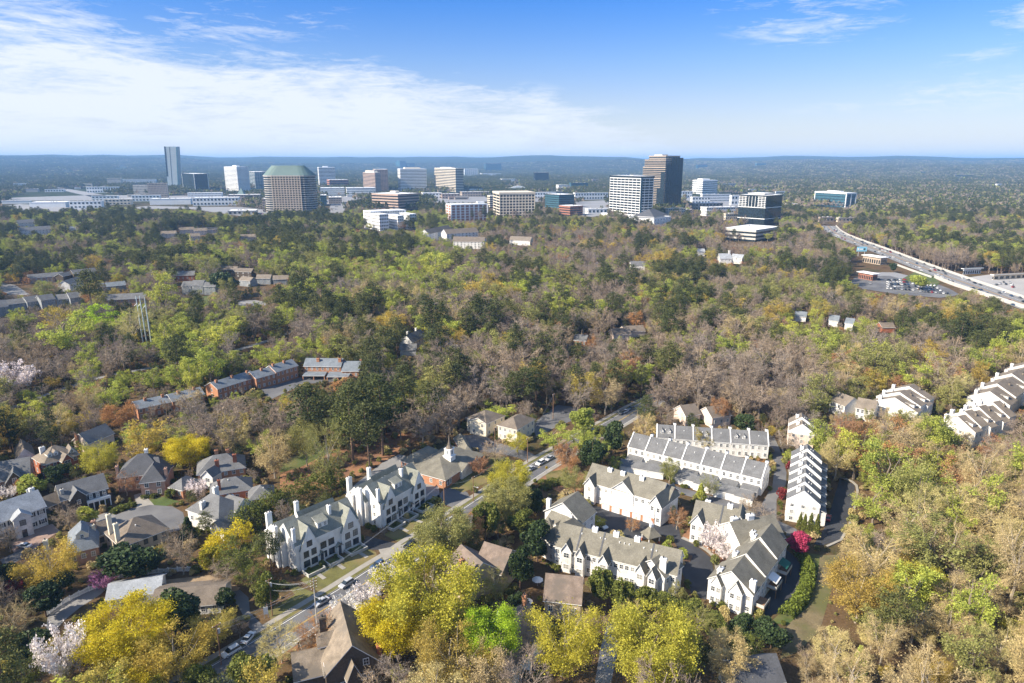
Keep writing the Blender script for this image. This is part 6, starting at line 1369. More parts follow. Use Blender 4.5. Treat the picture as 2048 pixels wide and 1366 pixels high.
m = MB(); t.box(m, -1.5, .4, t.Lv*.0, t.Lv*.16, 0, t.h*.72, M_['dglass']); t.part('glass_bay', m); m = MB(); t.box(m, -1.45, .4, t.Lv*.16, t.Lv*.3, 0, t.h*.42, M_['dglass']); t.part('glass_bay', m); t.top(.35, 4, 'grey2', .2, .3)
# white building with dark hipped roof
h_ = House('bank_building', 'white office with tall columns and a dark hipped roof', 'office building', wall='white2', roof='darkroof'); V = h_.vol((1308, 438), (1342, 433), 19, P2=(1272, 433), roof='f', rise=0, win=(3, 6), wl=(3, 7), ww=1.6, wh=2.2, wk='k'); V2 = h_.vol((1308, 434), (1338, 430), 20, P2=(1280, 430), roof='h', rise=12, base_foot=False); e = h_.done(); a, d, n = V['a'], V['d'], V['n']
for i in range(7): m = MB(); m.box(a, d, n, V['L']*(.14+i*.12), V['L']*(.14+i*.12)+1.2, -1.6, -.3, 1, 15, M_['white2']); m.build('column', e, h_.org)
banded('white banded office with stepped wings in front of the far woods', 1384, 1404, 1433, 390, 361, 7, 'white2', 'dglass', .55, 30, (.5, 6, 'white2', .1, .2))
t = banded('black glass office cube with white gridded upper corner', 1474, 1527, 1559, 456, 392, 9, 'dglass', 'dglass', .2, 50, (.6, 4, 'grey2', .2, .2))
for z_ in (.27, .62): m = MB(); t.box(m, -.6, t.Lu+.6, -.6, t.Lv+.6, t.h*z_, t.h*z_+1.2, M_['white2']); t.part('ledge', m)
m = MB()
for i in range(9): y = t.Lv*(.02+i*.12); t.box(m, -.9, .2, y, y+.7, t.h*.63, t.h*.97, M_['white2'])
for i in range(6): z = t.h*(.68+i*.055); t.box(m, -.85, .2, 0, t.Lv*.3, z, z+.7, M_['white2']); t.box(m, -.8, .2, t.Lv*.7, t.Lv, z, z+.7, M_['white2'])
t.part('white_grid', m)
t = banded('concrete parking deck in front of the black glass cube', 1448, 1510, 1557, 484, 461, 3, 'pale', 'dglass', .5, 45, name='parking_deck', cat='parking deck', maxd=60)
t = banded('isolated low glass office with white end frames above the highway', 1628, 1690, 1709, 416, 388, 5, 'dglass', 'bglass', .2, 70); m = MB(); t.box(m, -1.5, t.Lu+1.5, -1.5, t.Lv+1.5, t.h-.5, t.h+3, M_['metalroof'], M_['white2']); t.part('roof_frame', m); t.fins(2, 1, 'white2', 2.2, 1.2); t.top(.4, 6, 'white2', .3, .3)
banded('dark office block on the wooded ridge at the horizon', 1391, 1394, 1414, 345, 329, 4, 'dglass', 'bglass', .25, 15); t = banded('teal glass block on the wooded ridge near the horizon', 1509, 1512, 1531, 345, 326, 4, 'copper', 'bglass', .3, 15); banded('grey office block lost in the far ridge woods', 1644, 1647, 1657, 344, 332, 4, 'grey2', 'bglass', .4, 15)
# teal glass pyramid
c = G(484, 396); e = empty('glass_pyramid', (c[0], c[1], 0)); tag(e, 'teal glass pyramid roof by the white hotel tower', 'pyramid'); mp = PR(*c)[2]/F; m = MB(); m.lathe((0, 0, 0), [(12*mp*1.2, 0), (12*mp*1.2, 2), (.1, 20*mp)], M_['copper'], 4); m.build('glass_roof', e); KEEP += [(478, 385, c[1]), (490, 385, c[1]), (484, 380, c[1])]
# low commercial buildings: (xl, xc, xr, ybase, ytop, storeys, wall, label)
LOW = [
 (212, 216, 243, 374, 357, 5, 'beige2', 'beige stepped hotel farthest west of the skyscraper'), (243, 247, 312, 371, 359, 4, 'white2', 'white flat apartment block behind the beige hotels'),
 (263, 268, 297, 391, 371, 6, 'beige2', 'pale hotel with vertical window strips'), (295, 298, 336, 397, 367, 8, 'tan2', 'tan hotel block at the foot of the skyscraper'), (170, 174, 238, 386, 374, 2, 'white2', 'long white store behind the mall roofs'),
 (0, 4, 60, 408, 402, 1, 'white2', 'white mall roof at the western edge of the mall'), (42, 60, 132, 416, 405, 1, 'white2', 'broad pale mall roof with dark stripes'), (134, 140, 204, 418, 403, 2, 'white2', 'white cubic department store'), (180, 184, 236, 403, 392, 2, 'white2', 'white store with raised central block'),
 (204, 210, 262, 410, 399, 2, 'beige2', 'pale mall wing between the white stores'), (260, 264, 320, 403, 391, 2, 'white2', 'white mall hall behind the dark pines'), (292, 300, 382, 410, 398, 1, 'white2', 'long white mall wing under the tan hotel'), (380, 386, 478, 412, 396, 2, 'white2', 'long white mall wing near the hotel tower'),
 (372, 376, 444, 397, 386, 3, 'white2', 'white parking deck by the dark glass tower'), (86, 90, 128, 384, 379, 1, 'white2', 'small white store west of the mall'), (45, 50, 75, 384, 378, 1, 'grey2', 'grey store at the western wood edge'), (452, 456, 520, 400, 390, 2, 'rose2', 'brown roofed hall beside the glass pyramid'),
 (450, 456, 512, 430, 422, 1, 'pale', 'low pale deck among the far parked cars'), (522, 526, 537, 424, 398, 5, 'tan2', 'yellow tan block at the side of the green roofed tower'), (637, 642, 654, 412, 391, 5, 'bglass', 'pale blue apartment slab beside the far avenue'), (654, 658, 684, 408, 395, 3, 'tan2', 'tan store beside the far avenue'),
 (637, 642, 690, 392, 376, 4, 'white2', 'white apartment row behind the far avenue'), (690, 694, 752, 394, 376, 4, 'white2', 'white apartment row nearer the rose brown tower'), (843, 846, 884, 398, 386, 2, 'white2', 'white store behind the brown banded office'), (880, 884, 920, 398, 388, 2, 'rose2', 'brown store between parked cars'),
 (920, 924, 988, 394, 384, 2, 'tan2', 'cream store row behind the brick hotel'), (1000, 1004, 1030, 366, 358, 2, 'white2', 'white school building beside the arena'), (960, 964, 1002, 352, 347, 2, 'white2', 'white low block under the hazy glass block'), (1060, 1064, 1112, 398, 385, 2, 'white2', 'white store behind the beige block'),
 (1112, 1117, 1140, 382, 370, 3, 'white2', 'white cubic block behind the dark green office'), (1138, 1142, 1176, 382, 366, 3, 'bglass', 'pale glass block next to the white cube'), (1146, 1150, 1216, 400, 386, 2, 'white2', 'long white store left of the tall dark tower'.replace(' left of', ' just west of')), (1170, 1176, 1222, 428, 418, 1, 'white2', 'low white roof before the white framed office'),
 (1330, 1336, 1370, 436, 417, 4, 'beige2', 'cream apartment block behind the white columned office'), (1362, 1368, 1388, 434, 420, 4, 'rose2', 'brown and white apartment block'), (1380, 1384, 1420, 408, 394, 2, 'white2', 'white parking deck with grey front'), (1400, 1404, 1460, 404, 389, 3, 'white2', 'white low complex with many roofs'), (1458, 1462, 1500, 410, 391, 2, 'white2', 'plain white warehouse behind the black cube'),
 (1378, 1390, 1445, 420, 407, 2, 'tan2', 'tan roofed retail hall'), (1400, 1412, 1476, 432, 415, 3, 'white2', 'white retail hall with grey rooftop plant'), (1446, 1450, 1474, 450, 428, 4, 'beige2', 'beige annex touching the black glass cube'), (1496, 1500, 1540, 400, 388, 2, 'white2', 'white warehouse peeking over the black cube'),
 (1350, 1354, 1384, 396, 383, 2, 'white2', 'white hall in the pines beside the tall tower'), (1570, 1576, 1597, 420, 408, 2, 'white2', 'white house with brown roof on the ridge by the highway'), (1636, 1640, 1668, 444, 435, 1, 'tan2', 'yellow fronted store where the highway vanishes'), (1672, 1676, 1706, 444, 436, 1, 'beige2', 'low beige store beside the highway'),
 (20, 26, 75, 371, 367, 1, 'white2', 'thin white roof far off in the western woods'), (110, 114, 165, 351, 347, 1, 'white2', 'thin white roof just under the western hills'), (236, 240, 262, 345, 342, 1, 'white2', 'white speck of a building in the hazy woods'), (820, 822, 842, 352, 346, 1, 'grey2', 'grey roof behind the white banded towers'),
 (1236, 1240, 1262, 352, 349, 1, 'white2', 'thin white roof behind the tall dark tower'), (1435, 1438, 1478, 372, 367, 1, 'grey2', 'pale car park building on the wooded ridge'), (1600, 1602, 1612, 338, 335, 1, 'white2', 'white roof lost in the far ridge woods'), (1836, 1838, 1858, 352, 348, 1, 'white2', 'white roof in the hazy eastern woods'),
 (1895, 1900, 1960, 356, 352, 1, 'white2', 'long thin roof in the hazy eastern woods'), (1260, 1266, 1296, 358, 350, 2, 'beige2', 'beige block tucked by the tall dark tower'), (676, 680, 700, 345, 340, 2, 'brick2', 'brick building on the far ridge behind the white tower'), (1990, 1994, 2030, 372, 368, 1, 'white2', 'flat pale roof in the eastern wood')]
random.seed(5)
for (xl, xc, xr, yb, yt, n_, wl_, lb) in LOW:
    t = Tower('commercial_building' if n_ < 4 else 'apartment_building', lb, xl, xc, xr, yb, yt, 15, 'commercial building' if n_ < 4 else 'apartment block', kvis=.5, maxd=70)
    t.core(wl_, 'metalroof'); fh = t.h/n_
    for i in range(n_):
        if n_ == 1 and random.random() < .5: continue
        m = MB(); k = max(3, int(t.Lu/ (4.2 if n_ > 2 else 9)))
        for j in range(k): t.box(m, t.Lu*(j+.25)/k, t.Lu*(j+.75)/k, -.25, .1, fh*(i+.3), fh*(i+.72), M_['dglass'])
        k = max(2, int(min(t.Lv, 60)/6))
        for j in range(k): t.box(m, -.25, .1, t.Lv*(j+.3)/k, t.Lv*(j+.7)/k, fh*(i+.3), fh*(i+.72), M_['dglass'])
        t.part('window_row', m)
    m = MB(); t.box(m, -.5, t.Lu+.5, -.5, .3, t.h-.8, t.h+.7, M_[wl_]); t.box(m, -.5, .3, .3, t.Lv, t.h-.8, t.h+.7, M_[wl_]); t.part('parapet', m); t.units(5)
r_ = random.Random(31)
for k in range(46):
    px_ = r_.choice((r_.uniform(20, 330), r_.uniform(380, 900), r_.uniform(860, 1220), r_.uniform(1340, 1560))); yb = r_.choice((r_.uniform(343, 362), r_.uniform(362, 402))) if px_ < 1000 else r_.uniform(362, 402); w_ = r_.uniform(8, 30)*(yb-322)/60
    t = Tower('commercial_building', 'tiny pale building among the far trees between the office towers', px_, px_+1, px_+w_+2, yb, yb-r_.uniform(3, 7)*(yb-318)/60, 15, 'commercial building', 'tiny pale buildings among the office towers', kvis=.5, maxd=35); wl_ = r_.choice(('white2', 'white2', 'beige2', 'grey2', 'rose2', 'tan2'))
    t.core(wl_); m = MB(); t.box(m, -.4, t.Lu+.4, -.4, .3, t.h-.8, t.h+.6, M_[wl_]); t.part('parapet', m); m = MB(); t.box(m, t.Lu*.1, t.Lu*.9, -.2, .1, t.h*.35, t.h*.6, M_['dglass']); t.part('window_band', m)
# ------------------------------------------------ car parks, avenue and highway
lot = surf('far_car_park', (.26, .26, .265), .9, .1, .02, .3); bare_lot = surf('pale_paving', (.42, .41, .39), .9, .1, .02, .3)
for p in ([(0, 414), (40, 408), (200, 420), (300, 412), (380, 414), (480, 414), (540, 420), (536, 434), (480, 432), (380, 418), (300, 418), (140, 424), (0, 420)], [(100, 372), (180, 385), (240, 396), (200, 398), (130, 382)], [(840, 396), (985, 392), (985, 402), (900, 408), (845, 404)], [(1150, 404), (1218, 400), (1218, 430), (1165, 436)], [(640, 396), (700, 392), (730, 396), (690, 404), (640, 412)], [(1370, 396), (1500, 388), (1480, 420), (1380, 412)], [(0, 396), (200, 390), (480, 392), (520, 400), (300, 400), (0, 402)], [(1060, 398), (1110, 396), (1110, 402), (1070, 404)]):
    sheet('far_car_park', p, lot, .4, step=6, vis=.5)
sheet('far_avenue', [(655, 425), (664, 405), (674, 396), (690, 396), (692, 404), (688, 425), (680, 428)], asphl, .5, step=6)
HW = [(1655, 452), (1668, 466), (1700, 480), (1760, 502), (1820, 526), (1900, 556), (1980, 584), (2060, 614), (2100, 630)]
hw = smooth([G(*p) for p in HW], 1); strip('highway', hw, 14, -13, surf('highway_asphalt', (.21, .21, .21), .9, .08, .05, 1), .3, keep=True)  # plain grey asphalt, the highway's own colour
strip('highway_median', hw, .8, -.8, surf('median_earth', (.36, .24, .13), .9, .1), .5, clear=False); strip('edge_line', hw, 6.3, 6.0, paint_w, .33, clear=False); strip('edge_line', hw, -6.3, -6.6, paint_w, .33, clear=False)
def wallstrip(name, label, line, off, z0, z1, th, mat, cat='wall', keep=True, group=None):
    a = offset(line, off); b = offset(line, off+th); m = MB()
    for i in range(len(a)-1):
        m.hexa([(a[i][0], a[i][1], z0), (a[i+1][0], a[i+1][1], z0), (b[i+1][0], b[i+1][1], z0), (b[i][0], b[i][1], z0), (a[i][0], a[i][1], z1), (a[i+1][0], a[i+1][1], z1), (b[i+1][0], b[i+1][1], z1), (b[i][0], b[i][1], z1)], mat)
    o = m.build(name); tag(o, label, cat, group)
    if keep: KEEP.extend([(PR(p[0], p[1], z1*.6)[0], PR(p[0], p[1], z1*.6)[1], p[1]) for p in a])
    return o
wallstrip('barrier', 'pale concrete barrier along the far side of the highway', hw, 14.2, 0, 2.6, .5, M_['pale'], 'barrier'); wallstrip('retaining_wall', 'tall pale retaining wall dropping from the near side of the highway', smooth([G(*p) for p in ((1872, 556), (1900, 568), (1960, 588), (2048, 616), (2090, 632))], 1), -2, -3, 3.4, .6, M_['pale'], 'retaining wall')
wallstrip('barrier', 'pale concrete barrier on the near side of the highway by the dealer lot', smooth([G(*p) for p in ((1790, 530), (1830, 545), (1862, 556))], 1), 0, 0, 2.2, .5, M_['pale'], 'barrier')
sheet('dealer_lot', [(1710, 555), (1740, 548), (1830, 552), (1900, 578), (1920, 590), (1880, 596), (1790, 588), (1725, 578), (1700, 565)], asph, .2, step=7); sheet('plaza_lot', [(1930, 556), (1990, 548), (2090, 560), (2100, 610), (2040, 590), (1980, 570)], surf('plaza_paving', (.36, .35, .34), .9, .08, .05, 1), .2, step=7)
sheet('grass_bank', [(1828, 545), (1850, 540), (1880, 565), (1870, 575), (1800, 560)], grassg, .25, keep=False); sheet('slip_road', [(1720, 545), (1790, 545), (1860, 562), (1850, 568), (1780, 552), (1720, 552)], lot, .22, keep=False)
for (xl, xc, xr, yb, yt, wl_, lb) in ((1702, 1760, 1773, 530, 515, 'tan2', 'long showroom with white flat canopy roof beside the highway'), (1716, 1744, 1754, 562, 548, 'brick2', 'low store with white flat roof in the dealer lot'), (1925, 1926, 1961, 549, 537, 'white2', 'white diner with blue grey roof beside the highway'), (1984, 1986, 2075, 560, 549, 'beige2', 'long plaza building with brown roof behind parked cars')):
    t = Tower('store', lb, xl, xc, xr, yb, yt, 15 if xr-xc > xc-xl else 70, 'store', maxd=26); rm = 'brownroof' if 'brown' in lb else ('slateb' if 'blue' in lb else 'metalroof'); m = MB(); t.box(m, 0, t.Lu, 0, t.Lv, 0, t.h-.6, M_[rm], M_[wl_]); t.part('wall', m); m = MB(); t.box(m, -1.6, t.Lu+1.6, -1.6, t.Lv+1.6, t.h-.6, t.h+.1, M_[rm], M_['trim']); t.part('roof', m); m = MB()
    for j in range(8): t.box(m, t.Lu*(j+.2)/8, t.Lu*(j+.8)/8, -.1, .1, .8, t.h*.6, M_['dglass'])
    for j in range(8): t.box(m, -.1, .1, t.Lv*(j+.2)/8, t.Lv*(j+.8)/8, .8, t.h*.6, M_['dglass'])
    t.part('window_row', m)
e = empty('billboard', G(1722, 512)); tag(e, 'blue billboard on two posts beside the highway', 'billboard'); m = MB(); m.box((0, 0), (1, 0), (0, 1), -6.5, 6.5, -.3, .3, 6, 12, surf('blue_panel', (.25, .55, .72), .6, .05)); m.build('panel', e); m = MB(); m.box((0, 0), (1, 0), (0, 1), -5.5, -3.6, -.38, -.3, 7.5, 10.5, M_['trim']); m.box((0, 0), (1, 0), (0, 1), -2.6, 1.2, -.38, -.3, 8.2, 9.6, M_['trim']); m.box((0, 0), (1, 0), (0, 1), 2.2, 4.6, -.38, -.3, 7.6, 10.2, M_['bglass']); m.build('picture', e)
for sx in (-4, 4): m = MB(); m.box((sx, 0), (1, 0), (0, 1), -.25, .25, -.25, .25, 0, 6, M_['steel']); m.build('post', e)
KEEP += [(x, y, e.location[1]) for x in (1714, 1722, 1730) for y in (500, 505)]
# ---------------------------------------------------------------- cars
PAINT = {k: surf('car_paint_'+k, c, .25, .03, spec=.7) for k, c in dict(black=(.012, .013, .016), silver=(.42, .43, .45), white=(.78, .78, .77), blue=(.04, .08, .16), red=(.35, .02, .02), grey=(.12, .125, .13)).items()}
tyre = surf('tyre_rubber', (.018, .018, .018), .9, .05); rim = surf('alloy_rim', (.5, .5, .5), .35, .05)
def car_meshes(suv):
    L, Wd, Hh, zb = (4.8, 1.92, 1.68, .28) if suv else (4.7, 1.84, 1.42, .22)
    belt = .98 if suv else .88
    if suv: prof = [(-2.38, zb+.12), (-2.40, .75), (-2.30, belt+.06), (-1.2, belt+.10), (1.15, belt+.06), (2.15, .90), (2.38, .72), (2.36, zb+.1)]; cab = [(-2.2, belt), (-2.0, Hh-.12), (-1.5, Hh), (.35, Hh), (1.25, belt+.02)]
    else: prof = [(-2.32, zb+.12), (-2.34, .75), (-2.2, .95), (-1.4, belt+.1), (1.05, belt+.04), (2.05, .78), (2.33, .62), (2.32, zb+.1)]; cab = [(-1.75, belt+.05), (-1.05, Hh-.05), (-.6, Hh), (.15, Hh), (1.15, belt)]
    def shell(m, pr, w0, w1, mat, topm=None, zsplit=None):
        n = len(pr); 
        for (x0, z0), (x1, z1) in zip(pr[:-1], pr[1:]): 
            a = w0 if z0 <= belt+.12 else w1; b = w0 if z1 <= belt+.12 else w1
            m.poly([(x0, -a, z0), (x1, -b, z1), (x1, b, z1), (x0, a, z0)], topm if topm and min(z0, z1) > Hh-.2 else mat)
        for s_ in (-1, 1): m.poly([(x, s_*(w0 if z <= belt+.12 else w1), z) for x, z in pr], mat)
    body = MB(); shell(body, prof, Wd/2, Wd/2, PAINT['white']); body.poly([(prof[0][0], -Wd/2, zb+.1), (prof[-1][0], -Wd/2, zb+.1), (prof[-1][0], Wd/2, zb+.1), (prof[0][0], Wd/2, zb+.1)], tyre)
    gl = MB(); shell(gl, cab, Wd/2-.08, Wd/2-.24, M_['dglass']); rf = MB(); xa = [c for c in cab if c[1] > Hh-.2]; rf.hexa([(xa[0][0], -Wd/2+.23, Hh-.02), (xa[-1][0], -Wd/2+.23, Hh-.02), (xa[-1][0], Wd/2-.23, Hh-.02), (xa[0][0], Wd/2-.23, Hh-.02), (xa[0][0]+.1, -Wd/2+.28, Hh+.05), (xa[-1][0]-.1, -Wd/2+.28, Hh+.05), (xa[-1][0]-.1, Wd/2-.28, Hh+.05), (xa[0][0]+.1, Wd/2-.28, Hh+.05)], PAINT['white'])
    wh = MB()
    def disc(m, r0, y0, y1, mat, n=14):
        A = [(r0*math.cos(2*math.pi*i/n), y0, r0*math.sin(2*math.pi*i/n)) for i in range(n)]; B = [(x, y1, z) for x, y, z in A]
        for i in range(n): m.poly([A[i], A[(i+1) % n], B[(i+1) % n], B[i]], mat)
        m.poly(A, mat); m.poly(B, mat)
    disc(wh, .34, -.12, .12, tyre); rm = MB(); disc(rm, .21, -.135, .135, rim)
    hl = MB(); hl.box((0, 0), (1, 0), (0, 1), -.06, .02, -.2, .2, -.07, .07, surf('lamp_glass', (.8, .8, .78), .2, .02)); tl = MB(); tl.box((0, 0), (1, 0), (0, 1), -.02, .05, -.2, .2, -.07, .07, surf('tail_lamp', (.4, .02, .02), .3, .02))
    return dict(body=body.mesh('body'), glass=gl.mesh('window'), roof=rf.mesh('roof'), wheel=wh.mesh('wheel'), rim=rm.mesh('rim'), hl=hl.mesh('headlight'), tl=tl.mesh('tail_light'), W=Wd)
CM = {True: car_meshes(True), False: car_meshes(False)}
def paintover(o, col): o.material_slots[0].link = 'OBJECT'; o.material_slots[0].material = PAINT[col]
def car(px, py, ang, col, label, suv=False, group='cars on the main road', z=.07, full=True):
    c = G(px, py, .5); e = empty('parked_car' if 'parked' in label else 'car', (c[0], c[1], z), ang); tag(e, label, 'car', group); M = CM[suv]
    paintover(place('body', M['body'], e, (0, 0, 0)), col); place('window', M['glass'], e, (0, 0, 0)); paintover(place('roof', M['roof'], e, (0, 0, 0)), col)
    for sx in (-1.42, 1.45):
        for sy in (-1, 1): w_ = place('wheel', M['wheel'], e, (sx, sy*(M['W']/2-.1), .34)); place('rim', M['rim'], w_, (0, 0, 0))
    for sy in (-1, 1): place('headlight', M['hl'], e, (2.33, sy*.62, .66)); place('tail_light', M['tl'], e, (-2.36, sy*.66, .78))
    KEEP.extend([(px+dx, py+dy, c[1]) for dx in (-9, 0, 9) for dy in (-6, 0, 6)]); return e
def along(px, py, rev=False):
    g = np.array(G(px, py)[:2]); P = np.array([p[:2] for p in line]); i = int(np.argmin(((P-g)**2).sum(1))); i = max(1, min(len(P)-2, i)); d = P[i+1]-P[i-1]; return math.atan2(d[1], d[0])+(math.pi if rev else 0)
for px, py, col, suv, lb in ((820, 1090, 'black', True, 'black sport utility car passing the concrete driveway apron'), (755, 1131, 'blue', True, 'dark blue sport utility car in front of the walled gardens'), (693, 1168, 'silver', True, 'silver car with dark roof passing the slope lawn'), (643, 1204, 'silver', False, 'silver saloon car beside the tall utility pole'), (462, 1304, 'white', True, 'white car near the lowest utility pole'), (1005, 969, 'white', False, 'white car beside the golden roadside tree'), (1061, 938, 'silver', False, 'pale silver car first in the line beside the church lawn corner'), (1081, 926, 'white', True, 'white car second in the line climbing to the junction'), (1099, 917, 'silver', False, 'silver car last in the line climbing to the junction'), (1250, 823, 'white', False, 'white car on the shaded road behind the evergreens'), (1262, 817, 'grey', False, 'grey car on the shaded road behind the evergreens'), (1243, 826, 'grey', True, 'dark grey sport utility car on the shaded road')):
    car(px, py, along(px, py, True), col, lb, suv)
car(1203, 1052, R(-55), 'white', 'white van like car parked in the estate court', True, 'parked cars by the houses', .12); car(49, 1092, R(165), 'white', 'white saloon car parked on the brick drive', False, 'parked cars by the houses', .12)
car(975, 887, R(20), 'blue', 'dark blue car parked in the office car park', False, 'parked cars by the houses'); car(497, 1276, R(80), 'white', 'white saloon car parked by the ranch drive island', False, 'parked cars by the houses', .12); car(1656, 1036, R(60), 'red', 'red car parked against the stepped townhouse row', False, 'parked cars by the houses', .12)
car(845, 768, R(30), 'white', 'white car parked behind the cream offices', False, 'parked cars by the houses') if False else None
# distant cars: body and glazing
fb = MB(); fb.hexa([(-2.3, -.9, .3), (2.3, -.9, .3), (2.3, .9, .3), (-2.3, .9, .3), (-2.25, -.88, .95), (2.1, -.88, .85), (2.1, .88, .85), (-2.25, .88, .95)], PAINT['white']); fb.hexa([(-1.0, -.68, 1.42), (.4, -.68, 1.42), (.4, .68, 1.42), (-1.0, .68, 1.42), (-.95, -.64, 1.5), (.3, -.64, 1.5), (.3, .64, 1.5), (-.95, .64, 1.5)], PAINT['white']); FB = fb.mesh('body')
fg = MB(); fg.hexa([(-1.9, -.84, .92), (1.2, -.84, .9), (1.2, .84, .9), (-1.9, .84, .92), (-1.0, -.68, 1.42), (.4, -.68, 1.42), (.4, .68, 1.42), (-1.0, .68, 1.42)], M_['dglass']); FG = fg.mesh('window')
cols = ['white', 'silver', 'black', 'grey', 'white', 'silver', 'blue', 'silver', 'black', 'white', 'grey', 'white', 'red', 'silver', 'black', 'white', 'grey']; CN = dict(white='white', silver='silver', black='black', grey='dark grey', blue='dark blue', red='red')
def farcar(x, y, ang, col, label, group, z=.4):
    e = empty('car', (x, y, z), ang); tag(e, label, 'car', group); paintover(place('body', FB, e, (0, 0, 0)), col); place('window', FG, e, (0, 0, 0))
random.seed(21); P = np.array([p[:2] for p in hw]); cum = np.r_[0, np.cumsum(np.linalg.norm(np.diff(P, axis=0), axis=1))]
used = []
for k in range(175):
    s_ = cum[-1]*(1-random.random()**.8*.9) if k % 3 else cum[-1]*random.random(); s_ = min(s_, cum[-1]-1); lane = random.choice((-11, -8, -4.5, 4.5, 8, 11))
    if any(abs(s_-a) < 8 and lane == b for a, b in used): continue
    used.append((s_, lane)); i = max(0, min(len(P)-2, int(np.searchsorted(cum, s_))-1)); f = (s_-cum[i])/(cum[i+1]-cum[i]); q = P[i]*(1-f)+P[i+1]*f; d = P[i+1]-P[i]; d /= np.linalg.norm(d); n = np.array([-d[1], d[0]]); q = q+n*lane; c = random.choice(cols)
    if 1600 < PR(q[0], q[1], 0)[0] < 2060: farcar(q[0], q[1], math.atan2(d[1], d[0])+(0 if lane > 0 else math.pi), c, CN[c]+' car driving along the sunlit highway', CN[c]+' cars on the highway')
def lotcars(poly, rows, gap, word, p=.8, ang=None):
    W = [G(*q) for q in poly]; A, B, C_, D_ = [np.array(w[:2]) for w in W]
    for r_ in range(rows):
        a = A+(D_-A)*(r_+.5)/rows; b = B+(C_-B)*(r_+.5)/rows; L = np.linalg.norm(b-a); k = int(L/gap); d = (b-a)/L
        for i in range(k):
            if random.random() > p: continue
            q = a+d*(i+.5)*gap; c = random.choice(cols); farcar(q[0], q[1], math.atan2(d[1], d[0])+math.pi/2+random.uniform(-.04, .04), c, CN[c]+' car '+word, CN[c]+' cars '+word, .5)
lotcars([(1775, 560), (1812, 558), (1835, 585), (1770, 580)], 5, 3.1, 'parked in rows in the dealer lot', .93); lotcars([(1815, 562), (1862, 566), (1905, 592), (1840, 586)], 5, 3.1, 'parked in rows in the dealer lot', .93); lotcars([(1735, 556), (1772, 556), (1765, 574), (1735, 572)], 2, 4.5, 'parked in rows in the dealer lot', .6)
lotcars([(1975, 562), (2045, 566), (2050, 582), (1990, 572)], 3, 5, 'parked outside the plaza by the highway', .55); lotcars([(848, 398), (900, 397), (900, 403), (850, 403)], 3, 5, 'parked in the far lot behind the brown office', .6); lotcars([(480, 418), (536, 420), (534, 431), (484, 428)], 3, 6, 'parked in the far mall car park', .55)
lotcars([(665, 404), (686, 404), (684, 424), (662, 420)], 4, 9, 'on the far avenue', .4)
# ---------------------------------------------------------------- poles and wires
wood = M_['wood']; PT = []
def pole(px, py, hgt, label, arms=((.9, 1.3),), can=False, lamp=False, ang=0.9):
    c = G(px, py); e = empty('utility_pole', (c[0], c[1], 0), ang); tag(e, label, 'utility pole', 'utility poles along the road'); m = MB(); m.tube([(0, 0, -.5), (0, 0, hgt)], [.17, .11], M_['concrete'] if 'tall' in label else wood, 8); m.build('pole', e)
    for (f, w_) in arms: m = MB(); m.box((0, 0), (1, 0), (0, 1), -w_, w_, -.08, .08, hgt*f-.09, hgt*f+.09, wood); a = m.build('cross_arm', e)
    for (f, w_) in arms:
        for s_ in (-.9, .9): m = MB(); m.lathe((s_*w_, 0, hgt*f+.09), [(.06, 0), (.09, .1), (.05, .22)], M_['trim'], 6); m.build('insulator', e)
    if can: m = MB(); m.lathe((.42, 0, hgt*.78), [(.3, 0), (.32, .1), (.32, 1.1), (.2, 1.25)], M_['concrete'], 10); m.build('transformer', e)
    if lamp: m = MB(); m.tube([(0, 0, hgt*.6), (0, -1.8, hgt*.62)], .05, M_['steel'], 5); m.box((0, -2.1), (1, 0), (0, 1), -.15, .15, -.35, .35, hgt*.615, hgt*.64, M_['steel']); m.build('street_lamp_arm', e)
    PT.append((np.array([c[0], c[1], hgt]), ang)); KEEP.extend([(px, py-k*10, c[1]) for k in range(int(hgt*.5))]); return e
pole(634, 1248, 14, 'tall pale utility pole with stacked cross arms beside the silver cars', ((.96, 1.0), (.90, 1.0), (.84, 1.0), (.78, .9)), lamp=True)
pole(545, 1232, 11.5, 'utility pole with grey transformer can by the small yard sign', ((.97, .9),), can=True); pole(443, 1330, 11.5, 'wooden utility pole with transformer can at the foot of the road', ((.98, 1.1),), can=True)
pole(889, 1026, 12.5, 'slim wooden pole in front of the church side street', ((.96, .6),)); pole(1055, 925, 11, 'wooden pole at the church junction', ((.95, .8),)); pole(990, 893, 9, 'short wooden pole beside the cream offices', ((.95, .6),)); pole(1106, 838, 13, 'wooden pole at the rear car park', ((.95, .9),)); pole(947, 1003, 10, 'slim pole with bracket on the church lawn', ((.95, .8),), lamp=True)
def wires(name, label, pairs, sag=.9):
    m = MB()
    for (i, j, oi, oj, dz) in pairs:
        (a, aa), (b, bb) = PT[i], PT[j]; a = a+np.array([math.cos(aa)*oi, math.sin(aa)*oi, dz]); b = b+np.array([math.cos(bb)*oj, math.sin(bb)*oj, min(dz, -.2)*.6])
        pts = [a*(1-t)+b*t-np.array([0, 0, sag*4*t*(1-t)]) for t in np.linspace(0, 1, 9)]; m.tube(pts, .022, M_['steel'], 3)
    tag(m.build(name), label, 'wires')
wires('power_lines', 'overhead wires strung from the tall pale pole down to the lowest pole', [(0, 2, s_, s_*.9, z) for s_, z in ((-.9, -.5), (.9, -.5), (-.9, -1.4), (.9, -1.4), (0, -3))]); wires('power_lines', 'overhead wires running from the transformer pole to the tall pale pole', [(1, 0, -.8, -.8, -.5), (1, 0, .8, .8, -1.8), (1, 0, 0, 0, -3.4)]); wires('power_lines', 'overhead wires running from the tall pale pole past the church', [(0, 3, .8, .5, -.5), (0, 3, -.8, -.5, -.5), (3, 7, 0, 0, -1), (7, 4, 0, 0, -.5), (4, 6, .4, .4, -.5)])
